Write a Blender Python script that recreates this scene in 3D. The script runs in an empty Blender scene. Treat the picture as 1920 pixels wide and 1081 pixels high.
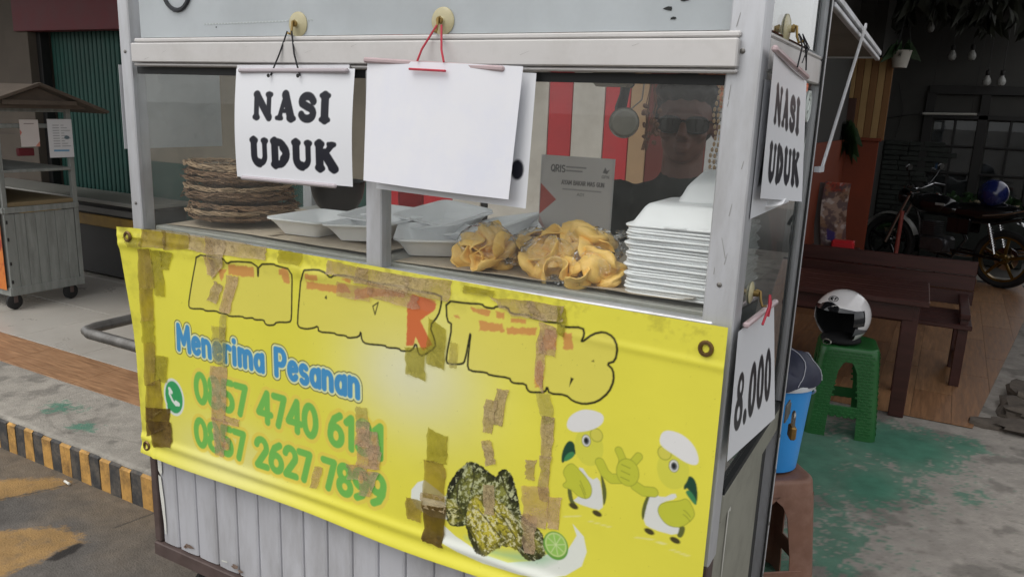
import bpy, math, random
import numpy as np
from mathutils import Matrix, Vector

random.seed(7)
SC = bpy.context.scene
COL = SC.collection
R = math.radians

# ---------------------------------------------------------------- camera
cam_data = bpy.data.cameras.new('camera')
cam = bpy.data.objects.new('camera', cam_data)
COL.objects.link(cam)
cam_data.sensor_width = 36.0
cam_data.lens = 1466.3 / 1920.0 * 36.0
cam_data.clip_start = 0.02
cam_data.clip_end = 1000.0
_yaw, _pit, _rol = R(-28.793), R(12.971), R(2.195)
_fw = Vector((math.sin(_yaw) * math.cos(_pit), math.cos(_yaw) * math.cos(_pit), -math.sin(_pit)))
_r = _fw.cross(Vector((0, 0, 1))).normalized()
_u = _r.cross(_fw)
_r2 = _r * math.cos(_rol) + _u * math.sin(_rol)
_u2 = _u * math.cos(_rol) - _r * math.sin(_rol)
_m = Matrix((_r2, _u2, -_fw)).transposed().to_4x4()
_m.translation = Vector((1.7713, -1.2375, 1.5638))
cam.matrix_world = _m
SC.camera = cam

# ---------------------------------------------------------------- sky, sun, exposure
SUN_EL, SUN_AZ = R(58), R(206)          # azimuth measured clockwise from +Y; the street side, a little left
w = bpy.data.worlds.new('World')
SC.world = w
w.use_nodes = True
nt = w.node_tree
nt.nodes.clear()
sky = nt.nodes.new('ShaderNodeTexSky')
sky.sky_type = 'NISHITA'
sky.sun_disc = False
sky.sun_elevation = SUN_EL
sky.sun_rotation = SUN_AZ
sky.dust_density = 4.0
sky.air_density = 1.0
hs = nt.nodes.new('ShaderNodeHueSaturation')
hs.inputs['Saturation'].default_value = 0.3
bg = nt.nodes.new('ShaderNodeBackground')
bg.inputs['Strength'].default_value = 0.15
wo = nt.nodes.new('ShaderNodeOutputWorld')
nt.links.new(sky.outputs[0], hs.inputs['Color'])
ov = nt.nodes.new('ShaderNodeMix'); ov.data_type = 'RGBA'     # even cloud layer in front of the clear sky
ov.inputs[0].default_value = 0.5
ov.inputs[7].default_value = (6.95, 6.9, 6.85, 1)
nt.links.new(hs.outputs[0], ov.inputs[6])
nt.links.new(ov.outputs[2], bg.inputs['Color'])
nt.links.new(bg.outputs[0], wo.inputs['Surface'])

sun_data = bpy.data.lights.new('sun', 'SUN')
sun_data.energy = 0.6
sun_data.angle = R(40)
sun_data.color = (1.0, 0.96, 0.9)
sun = bpy.data.objects.new('sun', sun_data)
COL.objects.link(sun)
_sd = Vector((math.sin(SUN_AZ) * math.cos(SUN_EL), math.cos(SUN_AZ) * math.cos(SUN_EL), math.sin(SUN_EL)))
sun.rotation_euler = _sd.to_track_quat('Z', 'Y').to_euler()
sun.location = (0, -6, 8)

vs = SC.view_settings
vs.view_transform = 'Standard'
vs.look = 'None'
vs.exposure = 0.28
vs.gamma = 1.0
vs.use_curve_mapping = False
try:
    SC.cycles.max_bounces = 10
    SC.cycles.transparent_max_bounces = 24
    SC.cycles.use_denoising = True
    SC.cycles.caustics_reflective = False
    SC.cycles.caustics_refractive = False
except Exception:
    pass

# ---------------------------------------------------------------- mesh helpers
def rotz(a):
    c, s = math.cos(a), math.sin(a)
    return np.array([[c, -s, 0], [s, c, 0], [0, 0, 1.0]])
def rotx(a):
    c, s = math.cos(a), math.sin(a)
    return np.array([[1.0, 0, 0], [0, c, -s], [0, s, c]])
def roty(a):
    c, s = math.cos(a), math.sin(a)
    return np.array([[c, 0, s], [0, 1.0, 0], [-s, 0, c]])
def basis(d, up=(0, 0, 1)):
    d = np.asarray(d, float); d = d / np.linalg.norm(d)
    up = np.asarray(up, float)
    if abs(d @ up) > 0.98 * np.linalg.norm(up):
        up = np.array([0, 1.0, 0]) if abs(d[1]) < 0.9 else np.array([1.0, 0, 0])
    s = np.cross(d, up); s /= np.linalg.norm(s)
    return s, np.cross(s, d), d

class MB:
    def __init__(self):
        self.v, self.f, self.s = [], [], []
    def add(self, vs, fs, smooth=False):
        b = len(self.v)
        self.v.extend([tuple(map(float, q)) for q in vs])
        for q in fs:
            self.f.append(tuple(i + b for i in q)); self.s.append(smooth)
        return self
    def box(self, c, s, ch=0.0, M=None):
        hx, hy, hz = s[0] / 2, s[1] / 2, s[2] / 2
        ch = min(ch, hx * .9, hy * .9, hz * .9)
        if ch <= 0:
            vs = [(x, y, z) for x in (-hx, hx) for y in (-hy, hy) for z in (-hz, hz)]
            fs = [(0, 1, 3, 2), (4, 6, 7, 5), (0, 4, 5, 1), (2, 3, 7, 6), (0, 2, 6, 4), (1, 5, 7, 3)]
        else:
            vs, idx = [], {}
            for sx in (-1, 1):
                for sy in (-1, 1):
                    for sz in (-1, 1):
                        for k in range(3):
                            q = [sx * hx, sy * hy, sz * hz]
                            for j in range(3):
                                if j != k: q[j] -= (sx, sy, sz)[j] * ch
                            idx[(sx, sy, sz, k)] = len(vs); vs.append(q)
            fs = []
            for k in range(3):
                a, b = (k + 1) % 3, (k + 2) % 3
                for sg in (-1, 1):
                    lp = []
                    for (p, q) in ((-1, -1), (1, -1), (1, 1), (-1, 1)):
                        t = [0, 0, 0]; t[k] = sg; t[a] = p; t[b] = q
                        lp.append(idx[(t[0], t[1], t[2], k)])
                    fs.append(tuple(lp if sg > 0 else lp[::-1]))
            for k in range(3):
                a, b = (k + 1) % 3, (k + 2) % 3
                for p in (-1, 1):
                    for q in (-1, 1):
                        lp = []
                        for sg, kk in ((-1, a), (1, a), (1, b), (-1, b)):
                            t = [0, 0, 0]; t[k] = sg; t[a] = p; t[b] = q
                            lp.append(idx[(t[0], t[1], t[2], kk)])
                        fs.append(tuple(lp if p * q < 0 else lp[::-1]))
            for sx in (-1, 1):
                for sy in (-1, 1):
                    for sz in (-1, 1):
                        lp = [idx[(sx, sy, sz, k)] for k in range(3)]
                        fs.append(tuple(lp if sx * sy * sz > 0 else lp[::-1]))
        vs = np.array(vs, float)
        if M is not None: vs = vs @ np.asarray(M).T
        return self.add(vs + np.array(c, float), fs)
    def bar(self, p0, p1, w, h, up=(0, 0, 1), ch=0.0):
        p0, p1 = np.array(p0, float), np.array(p1, float)
        s, u, d = basis(p1 - p0, up)
        return self.box((p0 + p1) / 2, (w, h, np.linalg.norm(p1 - p0)), ch, np.array([s, u, d]).T)
    def tube(self, path, r, n=8, caps=True, smooth=True, closed=False):
        P = [np.array(q, float) for q in path]
        m = len(P)
        rr = list(r) if hasattr(r, '__len__') else [r] * m
        vs, fs = [], []
        prev = None
        for i in range(m):
            a = P[(i - 1) % m] if (closed or i > 0) else P[0]
            b = P[(i + 1) % m] if (closed or i < m - 1) else P[-1]
            d = b - a
            if np.linalg.norm(d) < 1e-9: d = np.array([0, 0, 1.0])
            s, u, d = basis(d, (0, 0, 1) if prev is None else prev)
            prev = u
            for k in range(n):
                t = 2 * math.pi * k / n
                vs.append(P[i] + rr[i] * (math.cos(t) * s + math.sin(t) * u))
        for i in range(m if closed else m - 1):
            j = (i + 1) % m
            for k in range(n):
                l = (k + 1) % n
                fs.append((i * n + k, j * n + k, j * n + l, i * n + l))
        self.add(vs, fs, smooth)
        if caps and not closed:
            self.add(vs[:n], [tuple(range(n))])
            self.add(vs[-n:], [tuple(range(n))[::-1]])
        return self
    def lathe(self, prof, n=24, c=(0, 0, 0), M=None, smooth=True, close=False, squash=(1, 1)):
        vs, fs = [], []
        for (r_, z_) in prof:
            for k in range(n):
                t = 2 * math.pi * k / n
                vs.append((r_ * math.cos(t) * squash[0], r_ * math.sin(t) * squash[1], z_))
        m = len(prof)
        for i in range(m - 1 + (1 if close else 0)):
            j = (i + 1) % m
            for k in range(n):
                l = (k + 1) % n
                fs.append((i * n + k, i * n + l, j * n + l, j * n + k))
        if not close:
            if prof[0][0] > 1e-6: fs.append(tuple(range(n))[::-1])
            if prof[-1][0] > 1e-6: fs.append(tuple((m - 1) * n + k for k in range(n)))
        vs = np.array(vs, float)
        if M is not None: vs = vs @ np.asarray(M).T
        return self.add(vs + np.array(c, float), fs, smooth)
    def ell(self, c, r, nu=14, nv=9, M=None):
        prof = [(math.sin(math.pi * i / nv), -math.cos(math.pi * i / nv)) for i in range(nv + 1)]
        vs, fs = [], []
        for (a, z) in prof:
            for k in range(nu):
                t = 2 * math.pi * k / nu
                vs.append((a * math.cos(t) * r[0], a * math.sin(t) * r[1], z * r[2]))
        for i in range(nv):
            for k in range(nu):
                l = (k + 1) % nu
                fs.append((i * nu + k, i * nu + l, (i + 1) * nu + l, (i + 1) * nu + k))
        vs = np.array(vs, float)
        if M is not None: vs = vs @ np.asarray(M).T
        return self.add(vs + np.array(c, float), fs, True)
    def grid(self, nu, nv, fn, smooth=True, wrap=False):
        vs = [fn(i / nu, j / nv) for j in range(nv + 1) for i in range(nu + 1)]
        fs = [(j * (nu + 1) + i, j * (nu + 1) + i + 1, (j + 1) * (nu + 1) + i + 1, (j + 1) * (nu + 1) + i)
              for j in range(nv) for i in range(nu)]
        return self.add(vs, fs, smooth)
    def slab(self, nu, nv, fn, th, nrm=(0, 0, 1), smooth=True):
        """a sheet with real thickness: fn(s,t) gives the top side"""
        n_ = np.array(nrm, float) * th
        top = [np.array(fn(i / nu, j / nv), float) for j in range(nv + 1) for i in range(nu + 1)]
        bot = [q - n_ for q in top]
        W_ = nu + 1
        o = len(top)
        fs = []
        for j in range(nv):
            for i in range(nu):
                a, b, c, d = j * W_ + i, j * W_ + i + 1, (j + 1) * W_ + i + 1, (j + 1) * W_ + i
                fs.append((a, b, c, d)); fs.append((d + o, c + o, b + o, a + o))
        ring = [i for i in range(W_)] + [j * W_ + nu for j in range(1, nv + 1)] + \
               [nv * W_ + i for i in range(nu - 1, -1, -1)] + [j * W_ for j in range(nv - 1, 0, -1)]
        for k in range(len(ring)):
            a, b = ring[k], ring[(k + 1) % len(ring)]
            fs.append((b, a, a + o, b + o))
        return self.add(top + bot, fs, smooth)
    def prism(self, poly, h, M=None, c=(0, 0, 0)):
        """2-D polygon (x,y) extruded from z=0 to z=h"""
        n = len(poly)
        vs = np.array([(x, y, 0) for x, y in poly] + [(x, y, h) for x, y in poly], float)
        if M is not None: vs = vs @ np.asarray(M).T
        fs = [tuple(range(n))[::-1], tuple(range(n, 2 * n))]
        for i in range(n):
            j = (i + 1) % n
            fs.append((i, j, n + j, n + i))
        return self.add(vs + np.array(c, float), fs)
    def build(self, name, mat, parent=None, sharp=40, **props):
        me = bpy.data.meshes.new(name)
        me.from_pydata(self.v, [], self.f)
        if any(self.s):
            me.polygons.foreach_set('use_smooth', self.s)
            if sharp: me.set_sharp_from_angle(angle=R(sharp))
        me.update()
        if mat is not None: me.materials.append(mat)
        o = bpy.data.objects.new(name, me)
        COL.objects.link(o)
        if parent is not None: o.parent = parent
        for k, q in props.items(): o[k] = q
        return o

def thing(name, label, cat, loc=(0, 0, 0), rz=0.0, group=None, rot=None):
    o = bpy.data.objects.new(name, None)
    o.empty_display_size = 0.05
    COL.objects.link(o)
    o.location = loc
    o.rotation_euler = rot if rot is not None else (0, 0, rz)
    o['label'] = label; o['category'] = cat
    if group: o['group'] = group
    return o
def tag(o, label, cat, group=None):
    o['label'] = label; o['category'] = cat
    if group: o['group'] = group
    return o
def struct(o):
    o['kind'] = 'structure'
    return o
def copy_tree(o, parent=None, loc=None, rot=None, label=None):
    c = o.copy(); COL.objects.link(c); c.parent = parent
    if loc is not None: c.location = loc
    if rot is not None: c.rotation_euler = rot
    if label: c['label'] = label
    for ch in list(o.children): copy_tree(ch, c)
    return c

def remesh(mb, name, mat, voxel, parent=None, smooth_it=4):
    """overlapping shapes fused into one continuous skin"""
    o = mb.build(name + '_shell', mat, None)
    md = o.modifiers.new('r', 'REMESH'); md.mode = 'VOXEL'; md.voxel_size = voxel
    sm = o.modifiers.new('s', 'SMOOTH'); sm.iterations = smooth_it; sm.factor = 0.5
    dg = bpy.context.evaluated_depsgraph_get()
    dg.update()
    me = bpy.data.meshes.new_from_object(o.evaluated_get(dg))
    me.name = name
    bpy.data.objects.remove(o, do_unlink=True)
    me.polygons.foreach_set('use_smooth', [True] * len(me.polygons))
    me.materials.clear(); me.materials.append(mat)
    n = bpy.data.objects.new(name, me)
    COL.objects.link(n)
    if parent is not None: n.parent = parent
    return n

# ---------------------------------------------------------------- materials
def lin(c):
    return tuple((x / 12.92 if x <= 0.04045 else ((x + 0.055) / 1.055) ** 2.4) for x in (q / 255.0 for q in c))
def M(name, c, rough=0.6, metal=0.0, var=0.12, vs_=6.0, bump=0.0, bs=60.0, dirt=None, da=0.0, ds=4.0, spec=0.5,
      coat=0.0, stretch=(1, 1, 1), wave=None, srgb=True):
    """plain procedural surface: base colour, cloudy variation, optional dirt and fine relief"""
    m = bpy.data.materials.new(name); m.use_nodes = True
    t = m.node_tree; N = t.nodes; L = t.links
    b = N['Principled BSDF']
    col = lin(c) if srgb else c
    tc = N.new('ShaderNodeTexCoord'); mp = N.new('ShaderNodeMapping')
    mp.inputs['Scale'].default_value = stretch
    L.new(tc.outputs['Object'], mp.inputs['Vector'])
    nz = N.new('ShaderNodeTexNoise'); nz.inputs['Scale'].default_value = vs_; nz.inputs['Detail'].default_value = 6
    nz.inputs['Roughness'].default_value = 0.62
    L.new(mp.outputs[0], nz.inputs['Vector'])
    rp = N.new('ShaderNodeValToRGB')
    rp.color_ramp.elements[0].position = 0.3; rp.color_ramp.elements[1].position = 0.7
    lo = tuple(max(0, x * (1 - var)) for x in col) + (1,); hi = tuple(min(1, x * (1 + var)) for x in col) + (1,)
    rp.color_ramp.elements[0].color = lo; rp.color_ramp.elements[1].color = hi
    L.new(nz.outputs['Fac'], rp.inputs['Fac'])
    out = rp.outputs['Color']
    if dirt is not None:
        n2 = N.new('ShaderNodeTexNoise'); n2.inputs['Scale'].default_value = ds; n2.inputs['Detail'].default_value = 9
        n2.inputs['Roughness'].default_value = 0.7
        L.new(mp.outputs[0], n2.inputs['Vector'])
        r2 = N.new('ShaderNodeValToRGB')
        r2.color_ramp.elements[0].position = 0.5 - 0.05; r2.color_ramp.elements[1].position = 0.68
        r2.color_ramp.elements[0].color = (0, 0, 0, 1); r2.color_ramp.elements[1].color = (da, da, da, 1)
        L.new(n2.outputs['Fac'], r2.inputs['Fac'])
        mx = N.new('ShaderNodeMix'); mx.data_type = 'RGBA'
        L.new(r2.outputs['Color'], mx.inputs[0]); L.new(out, mx.inputs[6])
        mx.inputs[7].default_value = (lin(dirt) if srgb else dirt) + (1,)
        out = mx.outputs[2]
    L.new(out, b.inputs['Base Color'])
    rr = N.new('ShaderNodeMapRange'); rr.inputs['To Min'].default_value = max(0.02, rough - 0.1)
    rr.inputs['To Max'].default_value = min(1, rough + 0.1)
    L.new(nz.outputs['Fac'], rr.inputs['Value']); L.new(rr.outputs[0], b.inputs['Roughness'])
    b.inputs['Metallic'].default_value = metal
    b.inputs['Specular IOR Level'].default_value = spec
    b.inputs['Coat Weight'].default_value = coat
    if bump > 0:
        n3 = N.new('ShaderNodeTexNoise'); n3.inputs['Scale'].default_value = bs; n3.inputs['Detail'].default_value = 5
        L.new(mp.outputs[0], n3.inputs['Vector'])
        bp = N.new('ShaderNodeBump'); bp.inputs['Strength'].default_value = bump; bp.inputs['Distance'].default_value = 0.01
        L.new(n3.outputs['Fac'], bp.inputs['Height']); L.new(bp.outputs[0], b.inputs['Normal'])
    return m
def MA(name, rough=0.5, bump=0.0, bs=80.0, var=0.08, vs_=9.0, coat=0.0, spec=0.5):
    """flat print / painted wear: colour comes from the mesh's own 'Col' attribute, times a little grime"""
    m = bpy.data.materials.new(name); m.use_nodes = True
    t = m.node_tree; N = t.nodes; L = t.links
    b = N['Principled BSDF']
    at = N.new('ShaderNodeAttribute'); at.attribute_name = 'Col'
    tc = N.new('ShaderNodeTexCoord')
    nz = N.new('ShaderNodeTexNoise'); nz.inputs['Scale'].default_value = vs_; nz.inputs['Detail'].default_value = 7
    L.new(tc.outputs['Object'], nz.inputs['Vector'])
    mr = N.new('ShaderNodeMapRange'); mr.inputs['From Min'].default_value = .3; mr.inputs['From Max'].default_value = .7
    mr.inputs['To Min'].default_value = 1 - var; mr.inputs['To Max'].default_value = 1.0
    L.new(nz.outputs['Fac'], mr.inputs['Value'])
    mx = N.new('ShaderNodeMix'); mx.data_type = 'RGBA'; mx.blend_type = 'MULTIPLY'; mx.inputs[0].default_value = 1
    L.new(at.outputs['Color'], mx.inputs[6]); L.new(mr.outputs[0], mx.inputs[7])
    L.new(mx.outputs[2], b.inputs['Base Color'])
    b.inputs['Roughness'].default_value = rough
    b.inputs['Coat Weight'].default_value = coat
    b.inputs['Specular IOR Level'].default_value = spec
    if bump > 0:
        n3 = N.new('ShaderNodeTexNoise'); n3.inputs['Scale'].default_value = bs; n3.inputs['Detail'].default_value = 4
        L.new(tc.outputs['Object'], n3.inputs['Vector'])
        bp = N.new('ShaderNodeBump'); bp.inputs['Strength'].default_value = bump; bp.inputs['Distance'].default_value = 0.01
        L.new(n3.outputs['Fac'], bp.inputs['Height']); L.new(bp.outputs[0], b.inputs['Normal'])
    return m
def MG(name, tint=(0.975, 0.985, 0.98), film=0.03, filmc=(0.55, 0.56, 0.54), refl=1.0, rough=0.01, fs=6.0):
    """thin see-through sheet: fresnel mirror over clear, with a faint film of dust"""
    m = bpy.data.materials.new(name); m.use_nodes = True
    t = m.node_tree; N = t.nodes; L = t.links
    N.clear()
    o = N.new('ShaderNodeOutputMaterial')
    tr = N.new('ShaderNodeBsdfTransparent'); tr.inputs['Color'].default_value = tint + (1,)
    gl = N.new('ShaderNodeBsdfGlossy'); gl.inputs['Roughness'].default_value = rough
    df = N.new('ShaderNodeBsdfDiffuse'); df.inputs['Color'].default_value = filmc + (1,)
    lw = N.new('ShaderNodeLayerWeight'); lw.inputs['Blend'].default_value = .5
    pw = N.new('ShaderNodeMath'); pw.operation = 'POWER'; pw.inputs[1].default_value = 5.0
    L.new(lw.outputs['Facing'], pw.inputs[0])
    mu = N.new('ShaderNodeMath'); mu.operation = 'MULTIPLY_ADD'; mu.inputs[1].default_value = .96 * refl; mu.inputs[2].default_value = .04 * refl
    L.new(pw.outputs[0], mu.inputs[0])
    tc = N.new('ShaderNodeTexCoord')
    nz = N.new('ShaderNodeTexNoise'); nz.inputs['Scale'].default_value = fs; nz.inputs['Detail'].default_value = 8
    nz.inputs['Roughness'].default_value = 0.65
    L.new(tc.outputs['Object'], nz.inputs['Vector'])
    mr = N.new('ShaderNodeMapRange'); mr.inputs['From Min'].default_value = .3; mr.inputs['From Max'].default_value = .75
    mr.inputs['To Min'].default_value = film * 0.3; mr.inputs['To Max'].default_value = film * 2
    L.new(nz.outputs['Fac'], mr.inputs['Value'])
    m1 = N.new('ShaderNodeMixShader'); m2 = N.new('ShaderNodeMixShader')
    L.new(mr.outputs[0], m1.inputs[0]); L.new(tr.outputs[0], m1.inputs[1]); L.new(df.outputs[0], m1.inputs[2])
    L.new(mu.outputs[0], m2.inputs[0]); L.new(m1.outputs[0], m2.inputs[1]); L.new(gl.outputs[0], m2.inputs[2])
    L.new(m2.outputs[0], o.inputs['Surface'])
    return m
def MT(name, c, a0, a1, rough=0.24, stain=(70, 50, 25), sa=0.5, ns=40.0):
    """aged sticky tape: tinted, half see-through, stained and crazed"""
    m = bpy.data.materials.new(name); m.use_nodes = True
    t = m.node_tree; N = t.nodes; L = t.links
    b = N['Principled BSDF']; o = N['Material Output']
    tc = N.new('ShaderNodeTexCoord')
    nz = N.new('ShaderNodeTexNoise'); nz.inputs['Scale'].default_value = ns; nz.inputs['Detail'].default_value = 9
    nz.inputs['Roughness'].default_value = .7
    L.new(tc.outputs['Object'], nz.inputs['Vector'])
    rp = N.new('ShaderNodeValToRGB')
    rp.color_ramp.elements[0].position = .42; rp.color_ramp.elements[1].position = .7
    rp.color_ramp.elements[0].color = lin(c) + (1,)
    k = tuple(x * (1 - sa) + y * sa for x, y in zip(lin(c), lin(stain)))
    rp.color_ramp.elements[1].color = k + (1,)
    L.new(nz.outputs['Fac'], rp.inputs['Fac'])
    vo = N.new('ShaderNodeTexVoronoi'); vo.feature = 'DISTANCE_TO_EDGE'; vo.inputs['Scale'].default_value = 42
    n2 = N.new('ShaderNodeTexNoise'); n2.inputs['Scale'].default_value = 30
    L.new(tc.outputs['Object'], n2.inputs['Vector'])
    ad = N.new('ShaderNodeMix'); ad.data_type = 'VECTOR'; ad.inputs[0].default_value = .12
    L.new(tc.outputs['Object'], ad.inputs[4]); L.new(n2.outputs['Color'], ad.inputs[5])
    L.new(ad.outputs[1], vo.inputs['Vector'])
    cr = N.new('ShaderNodeMapRange'); cr.inputs['From Max'].default_value = .07
    cr.inputs['To Min'].default_value = .62; cr.inputs['To Max'].default_value = 1.0
    L.new(vo.outputs['Distance'], cr.inputs['Value'])
    mu = N.new('ShaderNodeMix'); mu.data_type = 'RGBA'; mu.blend_type = 'MULTIPLY'; mu.inputs[0].default_value = 1
    L.new(rp.outputs['Color'], mu.inputs[6]); L.new(cr.outputs[0], mu.inputs[7])
    L.new(mu.outputs[2], b.inputs['Base Color'])
    b.inputs['Roughness'].default_value = rough
    tr = N.new('ShaderNodeBsdfTransparent'); tr.inputs['Color'].default_value = tuple(min(1, x ** .25 * 1.02) for x in lin(c)) + (1,)
    n3 = N.new('ShaderNodeTexNoise'); n3.inputs['Scale'].default_value = 14; n3.inputs['Detail'].default_value = 6
    L.new(tc.outputs['Object'], n3.inputs['Vector'])
    mr = N.new('ShaderNodeMapRange'); mr.inputs['From Min'].default_value = .35; mr.inputs['From Max'].default_value = .65
    mr.inputs['To Min'].default_value = a0; mr.inputs['To Max'].default_value = a1
    L.new(n3.outputs['Fac'], mr.inputs['Value'])
    ms = N.new('ShaderNodeMixShader')
    L.new(mr.outputs[0], ms.inputs[0]); L.new(tr.outputs[0], ms.inputs[1]); L.new(b.outputs[0], ms.inputs[2])
    L.new(ms.outputs[0], o.inputs['Surface'])
    bp = N.new('ShaderNodeBump'); bp.inputs['Strength'].default_value = .9; bp.inputs['Distance'].default_value = .006
    L.new(nz.outputs['Fac'], bp.inputs['Height']); L.new(bp.outputs[0], b.inputs['Normal'])
    return m

# ---------------------------------------------------------------- flat print: colours worked out on a fine sheet
_rng = np.random.RandomState(5)
_LAT = _rng.rand(64, 256, 256)
def vnoise(x, y, seed=0):
    L_ = _LAT[seed % 64]
    xi = np.floor(x).astype(int); yi = np.floor(y).astype(int)
    fx = x - xi; fy = y - yi
    fx = fx * fx * (3 - 2 * fx); fy = fy * fy * (3 - 2 * fy)
    a = L_[xi % 256, yi % 256]; b = L_[(xi + 1) % 256, yi % 256]
    c = L_[xi % 256, (yi + 1) % 256]; d = L_[(xi + 1) % 256, (yi + 1) % 256]
    return (a * (1 - fx) + b * fx) * (1 - fy) + (c * (1 - fx) + d * fx) * fy
def fbm(x, y, sc, seed=0, octv=5, gain=.55):
    s = 0; a = 1; t = 0
    for o in range(octv):
        s = s + a * vnoise(x * sc, y * sc, seed + o); t += a; a *= gain; sc *= 2.03
    return s / t

def arc(cx, cy, rx, ry, a0, a1, n=14):
    return [(cx + rx * math.cos(R(a0 + (a1 - a0) * i / n)), cy + ry * math.sin(R(a0 + (a1 - a0) * i / n))) for i in range(n + 1)]
FONT = {
 '0': (.62, [arc(.31, .5, .27, .46, 0, 360, 24)]),
 '1': (.42, [[(.06, .8), (.27, .96), (.27, .04)]]),
 '2': (.6, [arc(.29, .7, .25, .26, 165, -25) + [(.05, .04), (.55, .04)]]),
 '3': (.6, [arc(.27, .73, .24, .23, 150, -90), arc(.27, .27, .27, .23, 90, -150)]),
 '4': (.66, [[(.46, .04), (.46, .96), (.03, .3), (.62, .3)]]),
 '5': (.6, [[(.52, .96), (.12, .96), (.09, .55)] + arc(.27, .31, .27, .27, 110, -140)]),
 '6': (.62, [arc(.31, .3, .26, .27, 0, 360, 20), [(.5, .94), (.25, .8), (.1, .55), (.05, .3)]]),
 '7': (.58, [[(.03, .95), (.53, .95), (.22, .04)]]),
 '8': (.62, [arc(.31, .73, .22, .22, 0, 360, 20), arc(.31, .27, .26, .24, 0, 360, 20)]),
 '9': (.62, [arc(.31, .7, .26, .27, 0, 360, 20), [(.57, .7), (.52, .42), (.36, .18), (.12, .06)]]),
 'A': (.7, [[(.04, .04), (.34, .96), (.64, .04)], [(.16, .34), (.52, .34)]]),
 'B': (.62, [[(.08, .04), (.08, .96), (.34, .96)] + arc(.34, .74, .2, .22, 90, -90), [(.08, .52), (.36, .52)] + arc(.36, .28, .22, .24, 90, -90) + [(.08, .04)]]),
 'C': (.64, [arc(.34, .5, .28, .46, 50, 310)]),
 'D': (.66, [[(.08, .04), (.08, .96), (.28, .96)] + arc(.28, .5, .3, .46, 90, -90) + [(.08, .04)]]),
 'E': (.56, [[(.5, .96), (.08, .96), (.08, .04), (.5, .04)], [(.08, .52), (.44, .52)]]),
 'F': (.54, [[(.5, .96), (.08, .96), (.08, .04)], [(.08, .52), (.44, .52)]]),
 'G': (.68, [arc(.36, .5, .3, .46, 50, 330) + [(.62, .46), (.4, .46)]]),
 'H': (.66, [[(.08, .04), (.08, .96)], [(.58, .04), (.58, .96)], [(.08, .5), (.58, .5)]]),
 'I': (.26, [[(.13, .04), (.13, .96)]]),
 'K': (.64, [[(.08, .04), (.08, .96)], [(.58, .96), (.1, .46)], [(.26, .6), (.6, .04)]]),
 'L': (.52, [[(.08, .96), (.08, .04), (.48, .04)]]),
 'M': (.8, [[(.06, .04), (.1, .96), (.4, .3), (.7, .96), (.74, .04)]]),
 'N': (.68, [[(.08, .04), (.08, .96), (.6, .04), (.6, .96)]]),
 'O': (.7, [arc(.35, .5, .3, .46, 0, 360, 24)]),
 'P': (.6, [[(.08, .04), (.08, .96), (.32, .96)] + arc(.32, .7, .22, .26, 90, -90) + [(.08, .44)]]),
 'Q': (.7, [arc(.35, .5, .3, .46, 0, 360, 24), [(.42, .24), (.62, .0)]]),
 'R': (.62, [[(.08, .04), (.08, .96), (.32, .96)] + arc(.32, .72, .22, .24, 90, -90) + [(.08, .48)], [(.3, .48), (.58, .04)]]),
 'S': (.58, [arc(.29, .73, .22, .23, 40, 270) + arc(.29, .27, .24, .23, 90, -140)]),
 'T': (.58, [[(.02, .96), (.56, .96)], [(.29, .96), (.29, .04)]]),
 'U': (.68, [[(.08, .96), (.08, .35)] + arc(.34, .35, .26, .31, 180, 360) + [(.6, .96)]]),
 'V': (.64, [[(.03, .96), (.32, .04), (.61, .96)]]),
 'W': (.86, [[(.03, .96), (.22, .04), (.43, .8), (.64, .04), (.83, .96)]]),
 'Y': (.62, [[(.03, .96), (.31, .5), (.59, .96)], [(.31, .5), (.31, .04)]]),
 'e': (.5, [[(.07, .34), (.43, .4)] + arc(.26, .34, .2, .28, 25, 320)]),
 'n': (.52, [[(.07, .62), (.07, .04)], arc(.25, .4, .18, .2, 180, 0) + [(.44, .04)]]),
 'r': (.38, [[(.07, .62), (.07, .04)], arc(.24, .4, .17, .2, 180, 50)]),
 'i': (.2, [[(.1, .62), (.1, .04)], [(.1, .86), (.1, .88)]]),
 'm': (.78, [[(.07, .62), (.07, .04)], arc(.22, .4, .15, .2, 180, 0) + [(.37, .04)], arc(.54, .4, .16, .2, 180, 0) + [(.71, .04)]]),
 'a': (.5, [arc(.25, .3, .19, .26, 0, 360, 18), [(.44, .6), (.44, .04)]]),
 's': (.42, [arc(.21, .46, .15, .15, 40, 270) + arc(.21, .17, .16, .14, 90, -140)]),
 't': (.36, [[(.16, .85), (.16, .1), (.3, .04)], [(.02, .6), (.32, .6)]]),
 'o': (.52, [arc(.26, .32, .2, .28, 0, 360, 18)]),
 'u': (.52, [[(.08, .6), (.08, .25)] + arc(.26, .25, .18, .2, 180, 360) + [(.44, .6)], [(.44, .25), (.44, .04)]]),
 '.': (.24, [[(.12, .05), (.12, .06)]]), '-': (.4, [[(.06, .45), (.34, .45)]]), ' ': (.36, []), ':': (.2, [[(.1, .2), (.1, .22)], [(.1, .6), (.1, .62)]]),
}
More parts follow.
